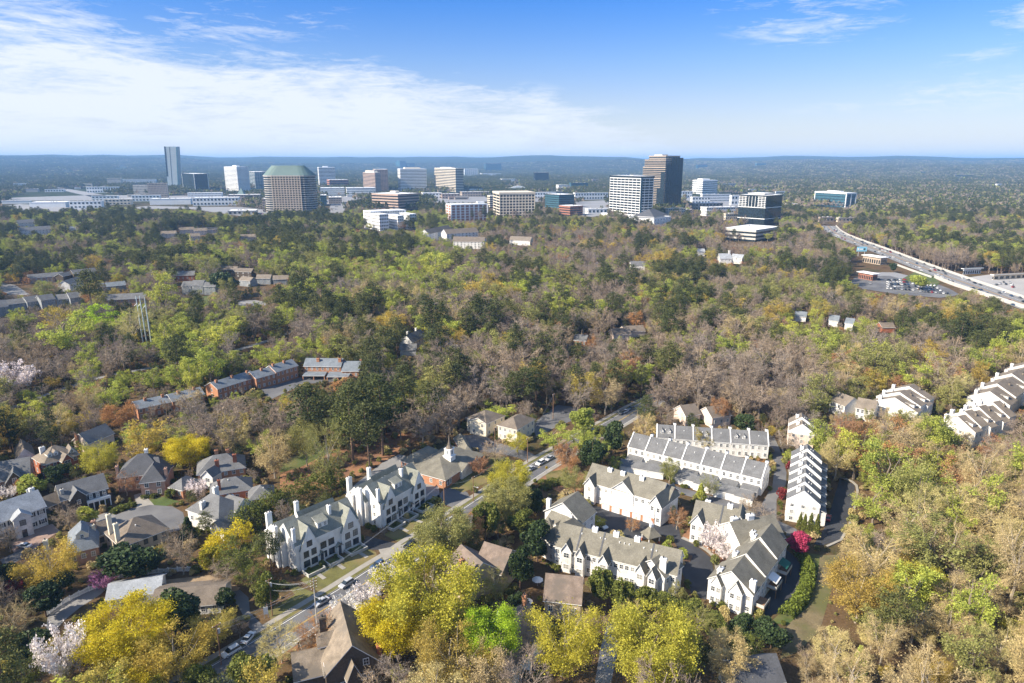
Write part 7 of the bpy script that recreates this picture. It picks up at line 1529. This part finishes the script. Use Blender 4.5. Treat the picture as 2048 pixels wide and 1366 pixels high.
for i, (px, yt, yb) in enumerate(((283, 592, 690), (291, 592, 695), (301, 595, 700))):
    c = G(px+4, yb); hh = zat(c[0], c[1], yt); e = empty('transmission_pole', (c[0], c[1], 0)); tag(e, ['tall steel transmission pole nearest the grey condominiums', 'tall steel transmission pole in the middle of the three', 'tall steel transmission pole nearest the brick rowhouses'][i], 'transmission pole', 'three tall transmission poles'); m = MB(); m.tube([(0, 0, 0), (-.5, 0, hh)], [.42, .25], surf('pole_steel', (.55, .62, .64), .6, .05), 8); m.build('pole', e); m = MB(); m.tube([(-.4, 0, hh*.86), (-2.4, 0, hh*.80)], .22, M_['trim'], 5); m.build('insulator', e); KEEP.extend([(px+(q-yt)*.04, q, c[1]) for q in range(yt, yb-20, 8)])
# yard sign, crossing sign, patio umbrella, fences, hedges
c = G(533, 1236); e = empty('yard_sign', (c[0], c[1], 0), .4); tag(e, 'white board sign standing on two posts beside the transformer pole', 'sign'); m = MB(); m.box((0, 0), (1, 0), (0, 1), -.6, .6, -.05, .05, 1.2, 3.4, M_['trim']); m.build('board', e)
for s_ in (-.5, .5): m = MB(); m.box((s_, 0), (1, 0), (0, 1), -.06, .06, -.06, .06, 0, 1.2, M_['trim']); m.build('post', e)
KEEP += [(533, 1228, c[1]), (533, 1220, c[1])]
c = G(1093, 948); e = empty('warning_sign', (c[0], c[1], 0), .5); tag(e, 'yellow diamond warning sign at the church junction', 'sign'); m = MB(); ym = surf('sign_yellow', (.85, .55, .02), .5, .02); m.hexa([(0, -.03, 2.0), (.75, -.03, 2.75), (.75, .03, 2.75), (0, .03, 2.0), (-.75, -.03, 2.75), (0, -.03, 3.5), (0, .03, 3.5), (-.75, .03, 2.75)], ym); m.build('plate', e); m = MB(); m.box((0, .05), (1, 0), (0, 1), -.05, .05, 0, .08, 0, 2.6, M_['steel']); m.build('post', e); KEEP += [(1093, 940, c[1]), (1093, 934, c[1])]
for (px, py, lb) in ((1075, 1172, 'white patio umbrella beside the single roofed shingled house'), (1054, 1216, 'white patio umbrella behind the brick chimney')):
    c = G(px, py); e = empty('patio_umbrella', (c[0], c[1], 0)); tag(e, lb, 'umbrella', 'patio umbrellas'); m = MB(); m.lathe((0, 0, 2.1), [(1.7, 0), (1.0, .45), (.05, .75)], M_['trim'], 8); m.build('canopy', e); m = MB(); m.tube([(0, 0, 0), (0, 0, 2.8)], .04, M_['steel'], 5); m.build('pole', e); KEEP += [(px, py-8, c[1]), (px+6, py-8, c[1])]
def fence(name, label, pts, h_=1.5):
    P = smooth([G(*p) for p in pts], 2); e = empty(name, (P[0][0], P[0][1], 0)); tag(e, label, 'fence', 'white picket fences'); m = MB(); o = P[0]; k = 0
    for a, b in zip(P[:-1], P[1:]):
        L = math.hypot(b[0]-a[0], b[1]-a[1]); d = ((b[0]-a[0])/L, (b[1]-a[1])/L); n = (-d[1], d[0]); q = (a[0]-o[0], a[1]-o[1])
        m.box(q, d, n, 0, L, -.03, .03, .3, .42, M_['trim']); m.box(q, d, n, 0, L, -.03, .03, h_-.35, h_-.22, M_['trim']); t = 0
        while t < L: m.box(q, d, n, t, t+.16, -.05, -.03, 0, h_+.12*math.sin(k*.5), M_['trim']); t += .24; k += 1
    m.build('picket_panel', e)
    for i in range(0, len(P), 2): m = MB(); m.box((P[i][0]-o[0], P[i][1]-o[1]), (1, 0), (0, 1), -.12, .12, -.12, .12, 0, h_+.25, M_['trim']); m.build('post', e)
    for p in P: r_ = PR(p[0], p[1], .7); KEEP.append((r_[0], r_[1], p[1]))
fence('picket_fence', 'white picket fence curving behind the pale roofed ranch house', [(402, 1142), (360, 1143), (323, 1146), (280, 1151), (236, 1158)]); fence('picket_fence', 'white picket fence curving beside the pink redbud tree', [(222, 1168), (184, 1180), (144, 1199), (112, 1217), (92, 1233)])
def hedge(name, label, pts, w_, h_, leaf, seed=3, dens=260, group=None):
    P = smooth([G(*p) for p in pts], 2); r = np.random.default_rng(seed); T = TM(seed); Q = []
    o = P[0]
    for a, b in zip(P[:-1], P[1:]):
        L = math.hypot(b[0]-a[0], b[1]-a[1]); k = int(dens*L*(w_+h_)/8)+2; t = r.random(k); nx, ny = -(b[1]-a[1])/L, (b[0]-a[0])/L; th = r.uniform(0, math.pi, k); bump = 1+.18*np.sin((a[0]+t*L)*1.7)+.1*r.normal(size=k)
        off_ = np.cos(th)*w_/2*bump; z = np.abs(np.sin(th))**.6*h_*bump; Q.append(np.stack([a[0]+(b[0]-a[0])*t+nx*off_-o[0], a[1]+(b[1]-a[1])*t+ny*off_-o[1], z*(.2+.8*r.random(k)**.3)], 1))
    T.leaves(np.concatenate(Q), .38); V = np.concatenate(T.V); me = bpy.data.meshes.new(name); me.from_pydata(V.tolist(), [], T.Fq); me.materials.append(LM[leaf]); ob = bpy.data.objects.new(name, me); COL.objects.link(ob); ob.location = (o[0], o[1], 0); tag(ob, label, 'hedge', group)
    for p in P: q = PR(p[0], p[1], h_*.6); KEEP.append((q[0], q[1], p[1])); FOOT.append((p[0], p[1], 1, 0, w_/2+.5, w_/2+.5))
LM['hedge'] = leafmat('hedge_leaves', [(.16, .20, .03)], .3, .25)
hedge('hedge', 'bright green clipped hedge curving along the lower drive', [(1597, 1108), (1613, 1125), (1617, 1150), (1612, 1180), (1600, 1205), (1580, 1225), (1570, 1236)], 3.4, 2.6, 'hedge', 3)
hedge('hedge', 'golden green hedge edging the cul-de-sac garden', [(222, 1030), (235, 1020), (252, 1014), (264, 1008)], 2.2, 1.2, 'green', 4); hedge('hedge', 'low green hedge before the pink brick house', [(282, 998), (300, 994), (322, 990)], 1.6, 1.1, 'green', 5); hedge('hedge', 'rounded green hedge on the junction bank', [(1078, 972), (1100, 968), (1122, 966)], 4.5, 1.8, 'green', 6); hedge('hedge', 'tall green bamboo screen with yellow tips behind the white house', [(412, 1130), (440, 1110), (470, 1092), (505, 1080)], 5.5, 7.5, 'yellow', 7, 150)
hedge('hedge', 'dark green evergreen screen behind the townhouse blocks', [(470, 1075), (520, 1040), (570, 1012), (630, 990), (690, 975)], 6, 8, 'green', 8, 120)
# ---------------------------------------------------------------- trees placed one by one
DK = 'dark evergreen tree'
HERO = [ # cx, cy, width, proto, name, label, category, leaf, aspect, centre, group, bark
 (850, 1195, 195, 'bigleaf', 'flowering_tree', 'huge yellow green tree beside the main road and the white cherry', 'yellow tree', 'yelgreen', 1.0), (790, 1250, 130, 'bigleaf', 'flowering_tree', 'yellow green tree leaning over the big brown shingled house', 'yellow tree', 'yellow', 1.1), (905, 1310, 150, 'bigbud', 'budding_tree', 'soft gold budding tree below the huge yellow green tree', 'golden tree', 'gold', 1.1), (970, 1345, 110, 'bigbud', 'budding_tree', 'pale gold budding tree at the bottom edge beside the lime tree', 'golden tree', 'tan', 1.2),
 (978, 1275, 112, 'bigleaf', 'leafy_tree', 'brilliant lime green tree in full leaf in front of the tan roofed house', 'leafy tree', 'bright', 1.25), (1125, 1268, 156, 'bigbud', 'golden_tree', 'round golden tree standing before the long tan roofed house', 'golden tree', 'yelgreen', 1.1), (1308, 1296, 176, 'bigleaf', 'golden_tree', 'broad yellow golden tree at the bottom edge over the grey house', 'golden tree', 'yelgreen', 1.05), (1458, 1320, 95, 'bigbud', 'budding_tree', 'pale budding tree between the golden tree and the dark roofed house', 'budding tree', 'tan', 1.2),
 (1395, 1240, 70, 'bigbare', 'bare_tree', 'olive grey bare tree behind the broad golden tree', 'bare tree', 'olive', 1.1), (250, 1268, 160, 'bigleaf', 'flowering_tree', 'bright yellow tree in front of the pale roofed ranch house', 'yellow tree', 'yellow', .85), (350, 1300, 140, 'bigbud', 'golden_tree', 'golden oak leaning beside the dark round evergreen', 'golden tree', 'gold', .9), (420, 1250, 100, 'bigbud', 'golden_tree', 'golden oak above the lowest utility pole', 'golden tree', 'gold', .8), (275, 1345, 110, 'bigleaf', 'flowering_tree', 'low yellow tree at the bottom edge', 'yellow tree', 'yellow', .7),
 (95, 1130, 105, 'bigbud', 'golden_tree', 'golden orange tree beside the slate roofed brick house', 'golden tree', 'gold', 1.1), (125, 1305, 125, 'blossom', 'cherry_tree', 'pale pink cherry tree in blossom at the bottom of the farm drive', 'cherry tree', 'white', 1.1), (345, 1220, 110, 'dense', 'magnolia_tree', 'dark round magnolia between the yellow tree and the ranch house', 'evergreen tree', 'dark', .95), (448, 1193, 42, 'dense', 'magnolia_tree', 'small dark magnolia at the end of the long ranch house', 'evergreen tree', 'dark', 1.4),
 (265, 1115, 120, 'dense', 'magnolia_tree', 'dark spreading evergreen below the tan stucco house', 'evergreen tree', 'dark', .75), (85, 1195, 70, 'dense', 'magnolia_tree', 'dark evergreen beside the curved picket fence', 'evergreen tree', 'dark', 1.1), (120, 1160, 55, 'dense', 'magnolia_tree', 'dark evergreen between the golden orange tree and the redbud', 'evergreen tree', 'dark', 1.3), (15, 1145, 50, 'dense', 'magnolia_tree', 'dark evergreen at the edge by the small lane', 'evergreen tree', 'dark', 1.2), (60, 1285, 75, 'dense', 'magnolia_tree', 'dark evergreen beside the bottom cherry tree', 'evergreen tree', 'dark', 1), (40, 1345, 95, 'half', 'olive_tree', 'olive green tree at the bottom corner', 'olive green tree', 'green', 1), (25, 1240, 80, 'bigbare', 'bare_tree', 'tan bare tree at the picture edge above the dark evergreen', 'bare tree', 'tan', 1),
 (205, 1158, 62, 'blossom', 'redbud_tree', 'purple pink redbud tree in blossom by the picket fence', 'redbud tree', 'pink', .75), (28, 1175, 45, 'blossom', 'maple_tree', 'small dark red maple beside the golden orange tree', 'maple tree', 'maroon', .8), (690, 1218, 84, 'blossom', 'cherry_tree', 'white cherry tree in blossom over the main road near the big brown house', 'cherry tree', 'white', .7), (770, 1152, 74, 'blossom', 'cherry_tree', 'white cherry tree in blossom over the road beside the blue car', 'cherry tree', 'white', .7), (732, 1190, 74, 'blossom', 'cherry_tree', 'white cherry tree in blossom between the two other roadside cherries', 'cherry tree', 'white', .8),
 (640, 1268, 95, 'bigbare', 'bare_tree', 'rust tinted bare tree between the road and the big brown house', 'bare tree', 'rust', .95), (560, 1285, 90, 'bigbare', 'bare_tree', 'tan bare tree over the mulch bed', 'bare tree', 'tan', .9), (505, 1335, 95, 'dense', 'olive_tree', 'olive green round tree at the bottom edge by the road', 'olive green tree', 'green', 1.2), (400, 1355, 70, 'dense', 'magnolia_tree', 'dark magnolia at the bottom edge near the lowest pole', 'evergreen tree', 'green', 1),
 (485, 1110, 85, 'half', 'olive_tree', 'olive green tree beside the bamboo screen', 'olive green tree', 'green', 1.1), (450, 1140, 70, 'bigbare', 'bare_tree', 'brown bare tree above the bare yard', 'bare tree', 'bare', .9), (530, 1175, 60, 'dense', 'olive_tree', 'dark green leafy tree behind the transformer pole', 'evergreen tree', 'green', 1.5), (500, 1150, 55, 'half', 'olive_tree', 'brown green tree on the slope by the white townhouse block', 'olive green tree', 'green', 1.2), (360, 1095, 66, 'bigbare', 'bare_tree', 'tall grey bare tree beside the picket fence', 'bare tree', 'bare', 1.6), (420, 1115, 50, 'dense', 'bamboo', 'bright yellow green bamboo clump at the end of the picket fence', 'bamboo', 'yelgreen', 1.1),
 (393, 975, 50, 'blossom', 'cherry_tree', 'pale pink cherry tree in front of the orange brick hipped house', 'cherry tree', 'white', .8), (30, 750, 85, 'blossom', 'cherry_tree', 'large pale pink cherry tree at the edge of the western woods', 'cherry tree', 'white', .8), (15, 985, 45, 'blossom', 'cherry_tree', 'small white cherry tree beside the grey roofed house', 'cherry tree', 'white', .7), (195, 910, 75, 'bigbud', 'golden_tree', 'pale yellow tree beside the tan roofed brick house', 'golden tree', 'yelgreen', 1.1), (375, 905, 78, 'bigleaf', 'golden_tree', 'bright yellow tree behind the pink brick mansion', 'yellow tree', 'yellow', .9), (250, 965, 56, 'bigbare', 'bare_tree', 'rounded brown bare tree before the pink brick house', 'bare tree', 'rust', .9), (135, 1030, 58, 'bigbare', 'bare_tree', 'brown bare tree beside the white colonial house', 'bare tree', 'bare', 1.1), (175, 1027, 45, 'dense', 'leafy_tree', 'round bright green tree before the dark grey porch house', 'leafy tree', 'lime', 1.0), (15, 1075, 45, 'bigbare', 'bare_tree', 'pale bare tree in front of the white colonial house', 'bare tree', 'bare', 1.2),
 (45, 975, 48, 'bush', 'maple_bush', 'red orange bush beside the grey roofed house', 'bush', 'rust', .7), (65, 965, 60, 'dense', 'olive_tree', 'pale green tree between the brick and grey houses', 'olive green tree', 'lime', .8), (105, 950, 45, 'dense', 'magnolia_tree', 'dark evergreen in front of the brick house', 'evergreen tree', 'dark', 1), (130, 935, 32, 'dense', 'magnolia_tree', 'small dark evergreen next to the brick house porch', 'evergreen tree', 'dark', 1.2), (240, 830, 65, 'bigbud', 'rust_tree', 'rust orange tree behind the suburban houses', 'rust tree', 'rust', .9), (270, 870, 50, 'leafy', 'leafy_tree', 'lime green tree behind the peach house', 'leafy tree', 'lime', 1.2), (360, 860, 60, 'leafy', 'olive_tree', 'green tree above the bright yellow tree', 'olive green tree', 'olive', 1),
 (340, 985, 24, 'dense', 'bush', 'round green bush beside the pink brick mansion', 'bush', 'green', 1), (375, 1055, 34, 'cone', 'evergreen_tree', 'slim dark evergreen beside the white L shaped house', 'evergreen tree', 'dark', 1.6), (250, 1085, 28, 'cone', 'evergreen_tree', 'pointed evergreen before the tan stucco house', 'evergreen tree', 'green', 1.8),
 # church and pines
 (655, 900, 95, 'bigbare', 'bare_tree', 'large pale limbed tree in the park beside the church', 'bare tree', 'olive', 1.5), (545, 905, 75, 'bigbud', 'budding_tree', 'tan budding tree at the edge of the park lawn', 'budding tree', 'tan', 1.3), (610, 880, 75, 'bigbud', 'budding_tree', 'olive budding tree over the park lawn', 'budding tree', 'olive', 1.3), (700, 820, 85, 'pine', 'pine_tree', 'tall pine nearest the park lawn', 'pine tree', None, 1.9, .70), (760, 800, 90, 'pine', 'pine_tree', 'tall broad pine behind the church car park', 'pine tree', None, 1.9, .70), (735, 850, 70, 'pine', 'pine_tree', 'tall pine in front of the broad pine by the car park', 'pine tree', None, 2.1, .70), (620, 815, 80, 'pine', 'pine_tree', 'tall pine above the budding park trees', 'pine tree', None, 1.8, .70), (800, 840, 60, 'bigbare', 'bare_tree', 'purple grey bare tree behind the church', 'bare tree', 'bare', 1.1), (845, 850, 70, 'bigbare', 'bare_tree', 'grey bare tree left of the cream offices'.replace('left of', 'west of'), 'bare tree', 'bare', 1), (660, 945, 22, 'cone', 'ivy_trunk', 'ivy covered trunk standing on the straw bank', 'tree trunk', 'green', 2.6),
 (1020, 958, 78, 'bigleaf', 'golden_tree', 'golden roadside tree between the church lawn and the road', 'golden tree', 'yelgreen', 1.0), (1010, 1002, 92, 'bigleaf', 'golden_tree', 'olive gold tree leaning over the main road', 'golden tree', 'olive', 1.0), (888, 1068, 105, 'bigleaf', 'rust_tree', 'rusty olive tree beside the main road opposite the townhouses', 'rust tree', 'olive', 1.1), (935, 1060, 70, 'bigbud', 'rust_tree', 'brown orange tree beside the rusty olive tree', 'rust tree', 'rust', 1.2), (970, 1035, 62, 'dense', 'evergreen_tree', 'dark green oak between the road and the shingled houses', 'evergreen tree', 'green', 1.7), (1040, 1040, 70, 'dense', 'olive_tree', 'green tree under the olive gold roadside tree', 'evergreen tree', 'green', .9), (1070, 1000, 50, 'dense', 'evergreen_tree', 'dark evergreen at the corner of the junction bank', 'evergreen tree', 'dark', 1.2), (1075, 1075, 75, 'dense', 'evergreen_tree', 'dark green oak beside the turret block', 'evergreen tree', 'dark', 1.3), (1040, 1125, 60, 'dense', 'evergreen_tree', 'tall dark evergreen behind the steep gabled shingled house', 'evergreen tree', 'dark', 1.8), (815, 1118, 42, 'dense', 'bush', 'leafy green bush at the roadside by the blue car', 'bush', 'green', .8), (990, 1170, 65, 'bigbare', 'bare_tree', 'grey bare tree between the shingled houses', 'bare tree', 'olive', 1.1), (1035, 1205, 45, 'dense', 'evergreen_tree', 'dark evergreen beside the second patio umbrella', 'evergreen tree', 'dark', 1.1),
 (1165, 835, 60, 'dense', 'leafy_tree', 'bright green rounded tree beside the rear car park', 'leafy tree', 'lime', 1.0), (1108, 872, 58, 'leafy', 'leafy_tree', 'lime green tree above the junction', 'leafy tree', 'lime', 1.0), (1228, 870, 48, 'dense', 'evergreen_tree', 'tall dark magnolia nearest the white estate', 'evergreen tree', 'dark', 1.7), (1185, 905, 58, 'dense', 'evergreen_tree', 'broad dark magnolia beside the junction bank', 'evergreen tree', 'dark', 1.5), (1175, 868, 34, 'dense', 'evergreen_tree', 'mid green tree behind the broad dark magnolia', 'evergreen tree', 'green', 1.3), (1200, 862, 30, 'dense', 'evergreen_tree', 'small mid green tree wedged between the magnolias', 'evergreen tree', 'green', 1.3), (1135, 910, 55, 'bigbud', 'rust_tree', 'rust tinted tree on the junction bank', 'rust tree', 'rust', 1.1), (1150, 960, 60, 'bigbud', 'budding_tree', 'pale budding tree before the long balcony block', 'budding tree', 'olive', .9), (1035, 885, 46, 'bigbud', 'golden_tree', 'pale yellow tree before the cream offices', 'golden tree', 'yelgreen', 1), (990, 900, 55, 'bigbare', 'bare_tree', 'grey bare tree by the office car park', 'bare tree', 'bare', .8), (960, 930, 48, 'blossom', 'plum_tree', 'reddish brown small tree on the church lawn', 'plum tree', 'rust', .8), (1000, 820, 60, 'leafy', 'leafy_tree', 'bright green tree behind the cream offices', 'leafy tree', 'lime', .8),
 # estate planting
 (1425, 1072, 60, 'blossom', 'cherry_tree', 'white cherry tree in blossom in front of the big roof turret', 'cherry tree', 'white', 1.1), (1450, 1102, 50, 'blossom', 'cherry_tree', 'white cherry tree in blossom beside the stepped taupe roofs', 'cherry tree', 'white', .8), (1335, 1090, 28, 'bush', 'bush', 'round lime green bush nearer the gazebo', 'bush', 'lime', .8), (1367, 1105, 28, 'bush', 'bush', 'round lime green bush on the island bed', 'bush', 'lime', .8), (1402, 983, 24, 'cone', 'evergreen_tree', 'bright green slender tree behind the balcony block', 'leafy tree', 'lime', 1.7), (1600, 1083, 56, 'dense', 'redbud_tree', 'bright magenta flowering tree at the estate corner', 'redbud tree', 'magenta', .85),
 (1601, 1040, 14, 'cone', 'cypress_tree', 'first dark cypress by the stepped townhouse row', 'cypress tree', 'green', 2.6), (1610, 1043, 14, 'cone', 'cypress_tree', 'second dark cypress by the stepped townhouse row', 'cypress tree', 'green', 2.8), (1622, 1045, 16, 'cone', 'cypress_tree', 'third dark cypress by the stepped townhouse row', 'cypress tree', 'green', 3.0), (1635, 1048, 16, 'cone', 'cypress_tree', 'last and tallest dark cypress by the end car park', 'cypress tree', 'green', 3.2),
 (1530, 1030, 60, 'bigbare', 'bare_tree', 'pale bare tree at the bend of the estate drive', 'bare tree', 'bare', .8), (1500, 1010, 48, 'bigbare', 'bare_tree', 'thin bare tree behind the estate garages', 'bare tree', 'bare', .9), (1420, 970, 44, 'bigbare', 'bare_tree', 'thin olive bare tree before the seven roofed row', 'bare tree', 'olive', 1.1), (1340, 940, 40, 'bigbud', 'budding_tree', 'pale green budding tree beside the long garage', 'budding tree', 'olive', 1.3), (1265, 1048, 34, 'bigbare', 'bare_tree', 'small brown bare tree in the estate court', 'bare tree', 'rust', .9), (1195, 1042, 36, 'bigbud', 'budding_tree', 'pale budding tree by the turret block', 'budding tree', 'yelgreen', .7), (1355, 1035, 46, 'bigbare', 'bare_tree', 'brown bare tree between the balcony block and the cherry tree', 'bare tree', 'rust', 1.0), (1565, 985, 24, 'bush', 'maple_bush', 'dark red maple beside the estate drive', 'bush', 'maroon', 1), (1582, 930, 22, 'bush', 'maple_bush', 'dark red bush under the peach townhouse', 'bush', 'maroon', .8), (1350, 870, 46, 'bigbud', 'budding_tree', 'orange tinted budding tree before the dormer row', 'budding tree', 'gold', .8), (1410, 875, 50, 'bigbud', 'budding_tree', 'gold tinted budding tree before the tall white chimneys', 'budding tree', 'gold', 1), (1440, 818, 40, 'bigbud', 'rust_tree', 'orange rust tree behind the dormer row', 'rust tree', 'rust', 1.4), (1490, 845, 46, 'dense', 'evergreen_tree', 'dark evergreen behind the dormer row', 'evergreen tree', 'dark', 1), (1540, 862, 26, 'bigbud', 'golden_tree', 'small gold tree at the end of the dormer row', 'golden tree', 'gold', 1), (1290, 850, 50, 'bigbare', 'bare_tree', 'brown bare tree beside the dormer row', 'bare tree', 'tan', 1.2), (1570, 880, 40, 'bigbare', 'bare_tree', 'pale bare tree in front of the peach townhouse', 'bare tree', 'bare', 1.2), (1645, 870, 60, 'leafy', 'leafy_tree', 'tall lime green tree beside the peach townhouse', 'leafy tree', 'lime', 1.8), (1685, 870, 62, 'bigbud', 'rust_tree', 'orange brown tree beside the tall lime green tree', 'rust tree', 'rust', 1.6),
 (1205, 1165, 62, 'dense', 'magnolia_tree', 'glossy green magnolia nearest the south row', 'evergreen tree', 'green', 1.4), (1245, 1185, 58, 'dense', 'magnolia_tree', 'glossy green magnolia second along the south row', 'evergreen tree', 'green', 1.3), (1290, 1195, 56, 'dense', 'magnolia_tree', 'glossy green magnolia third along the south row', 'evergreen tree', 'green', 1.0), (1335, 1205, 56, 'dense', 'magnolia_tree', 'glossy green magnolia at the end of the south row', 'evergreen tree', 'green', .9), (1380, 1210, 56, 'dense', 'magnolia_tree', 'glossy green magnolia below the loop road', 'evergreen tree', 'green', .9), (1440, 1250, 64, 'dense', 'magnolia_tree', 'glossy green magnolia below the stepped taupe roofs', 'evergreen tree', 'green', 1), (1490, 1255, 66, 'dense', 'magnolia_tree', 'glossy green magnolia under the wooden decks', 'evergreen tree', 'dark', 1), (1545, 1262, 76, 'dense', 'magnolia_tree', 'glossy dark magnolia at the end of the lower drive', 'evergreen tree', 'dark', .9), (1500, 1305, 70, 'half', 'olive_tree', 'olive green tree above the dark roofed house', 'olive green tree', 'green', 1), (1265, 1225, 52, 'bigbare', 'bare_tree', 'tan bare tree in front of the glossy magnolias', 'bare tree', 'tan', 1),
 (1752, 1005, 78, 'leafy', 'leafy_tree', 'yellow lime tree beside the end car park', 'leafy tree', 'lime', 1.1), (1850, 975, 78, 'leafy', 'leafy_tree', 'yellow lime tree in the middle of the wooded valley', 'leafy tree', 'lime', 1.1), (1915, 990, 45, 'leafy', 'leafy_tree', 'small lime tree in the wooded valley', 'leafy tree', 'lime', 1.3), (1720, 1180, 130, 'bigbud', 'golden_tree', 'broad golden tree at the foot of the grassy bank', 'golden tree', 'gold', 1.0), (1840, 1170, 90, 'bigleaf', 'leafy_tree', 'yellow green tree in the wooded valley below the car park', 'leafy tree', 'yelgreen', 1), (1950, 1160, 75, 'leafy', 'leafy_tree', 'pale lime tree among the tan trees of the valley', 'leafy tree', 'olive', 1.3), (1718, 1325, 40, 'cone', 'evergreen_tree', 'bright green conical tree at the bottom of the valley', 'evergreen tree', 'lime', 2.2), (1870, 1345, 80, 'bigbud', 'golden_tree', 'golden tree at the bottom edge of the valley', 'golden tree', 'gold', .9), (2030, 1250, 60, 'leafy', 'leafy_tree', 'lime tree at the edge of the wooded valley', 'leafy tree', 'yelgreen', 1),
 (200, 635, 66, 'leafy', 'leafy_tree', 'bright lime tree below the grey condominiums', 'leafy tree', 'bright', 1.0), (130, 660, 90, 'leafy', 'leafy_tree', 'broad lime tree west of the transmission poles', 'leafy tree', 'lime', 1.2), (435, 665, 84, 'leafy', 'leafy_tree', 'broad lime tree above the greenway path', 'leafy tree', 'lime', 1), (572, 635, 50, 'leafy', 'leafy_tree', 'lime tree between the condominiums and the path', 'leafy tree', 'lime', 1.2), (325, 585, 66, 'leafy', 'leafy_tree', 'tall green tree between the condominium rows', 'leafy tree', 'lime', 1.5), (178, 575, 50, 'pine', 'pine_tree', 'tall pine before the white walled condominium', 'pine tree', None, 1.9, .65), (450, 560, 60, 'dense', 'evergreen_tree', 'big dark tree beside the glazed condominium', 'evergreen tree', 'dark', 1), (780, 650, 70, 'bigbud', 'golden_tree', 'golden orange tree near the white gabled house in the woods', 'golden tree', 'gold', .8), (265, 650, 85, 'bigbare', 'bare_tree', 'rounded tan bare tree around the transmission poles', 'bare tree', 'tan', .9), (870, 530, 66, 'leafy', 'leafy_tree', 'twin crowned lime tree in the central woods', 'leafy tree', 'lime', 1), (1930, 645, 80, 'bigbud', 'golden_tree', 'broad golden tree behind the tan roofed rows', 'golden tree', 'gold', .9), (1335, 655, 44, 'bigbud', 'rust_tree', 'rust orange tree behind the pinkish bungalow', 'rust tree', 'rust', .8), (1840, 560, 36, 'dense', 'leafy_tree', 'green trees clump between the dealer lot and highway'.replace('trees clump', 'tree'), 'leafy tree', 'lime', 1), (1787, 533, 16, 'dense', 'evergreen_tree', 'small dark evergreen beside the showroom', 'evergreen tree', 'dark', 1.3),
]
random.seed(9)
for t in HERO:
    cx, cy, w_, proto, name, label, cat, leaf, asp = t[:9]; cf = t[9] if len(t) > 9 else .58
    hero(cx, cy, w_, proto, name, label, cat, leaf, asp, cf)
# garden shrubs between the houses
def shrubs():
    r = np.random.default_rng(77); pts = []
    K = np.array(KEEP); near = [p for p in FOOT if p[1] < 420]
    coll = protocoll('shrub', 'bush', 'green'); out, sc = [], []
    for (fx, fy, c, s, lx, ly) in near:
        for k in range(int((lx+ly)/1.6)):
            side = r.integers(0, 4); t = r.uniform(-1, 1); o = r.uniform(.2, 1.6)
            u, v = ((t*lx, -(ly+o)), (t*lx, ly+o), (-(lx+o), t*ly), (lx+o, t*ly))[side]
            x, y = fx+u*c-v*s, fy+u*s+v*c; q = PR(x, y, 0)
            if any(inside(q[0], q[1], P) for P in NOTREE): continue
            if any(abs((x-a)*cc+(y-b)*ss) < l1-.3 and abs(-(x-a)*ss+(y-b)*cc) < l2-.3 for a, b, cc, ss, l1, l2 in near): continue
            h = r.uniform(.7, 2.2); w = h*r.uniform(1.0, 1.8); out.append((x, y, 0.)); sc.append((w, w, h))
    o = gn_points('shrubbery', coll, out, r.random(len(out))*6.28, sc, pickn=2); tag(o, 'low green shrubs planted round the house walls', 'shrubs', kind='stuff')
    # undergrowth scattered over open ground near the houses
    x, y = scatter(150, 420, 5.2); keep = []
    gx = np.array([PR(a, b, 0)[:2] for a, b in zip(x, y)]); bad = in_polys(gx[:, 0], gx[:, 1], NOTREE)
    for (fx, fy, c, s, lx, ly) in FOOT: bad |= (np.abs((x-fx)*c+(y-fy)*s) < lx+1) & (np.abs(-(x-fx)*s+(y-fy)*c) < ly+1)
    x, y = x[~bad], y[~bad]; h = r.uniform(.6, 3.2, len(x)); w = h*r.uniform(1.0, 2.0, len(x))
    half = r.random(len(x)) < .5
    for nm, cl, mk, leafy in (('undergrowth', protocoll('brush', 'bush', 'olive'), half, True), ('undergrowth', protocoll('twigbrush', 'bush', 'tan'), ~half, False)):
        o = gn_points(nm, cl, [(a, b, 0.) for a, b in zip(x[mk].tolist(), y[mk].tolist())], r.random(int(mk.sum()))*6.28, np.stack([w, w, h], 1)[mk], pickn=2); tag(o, ('brushy green' if leafy else 'tan twiggy')+' undergrowth on the open ground between houses', 'undergrowth', kind='stuff')
shrubs()
KEEPF = [k for k in KEEP if k[2] > 1400]
KEEPF = KEEPF[::3]
forest(); far_woods()
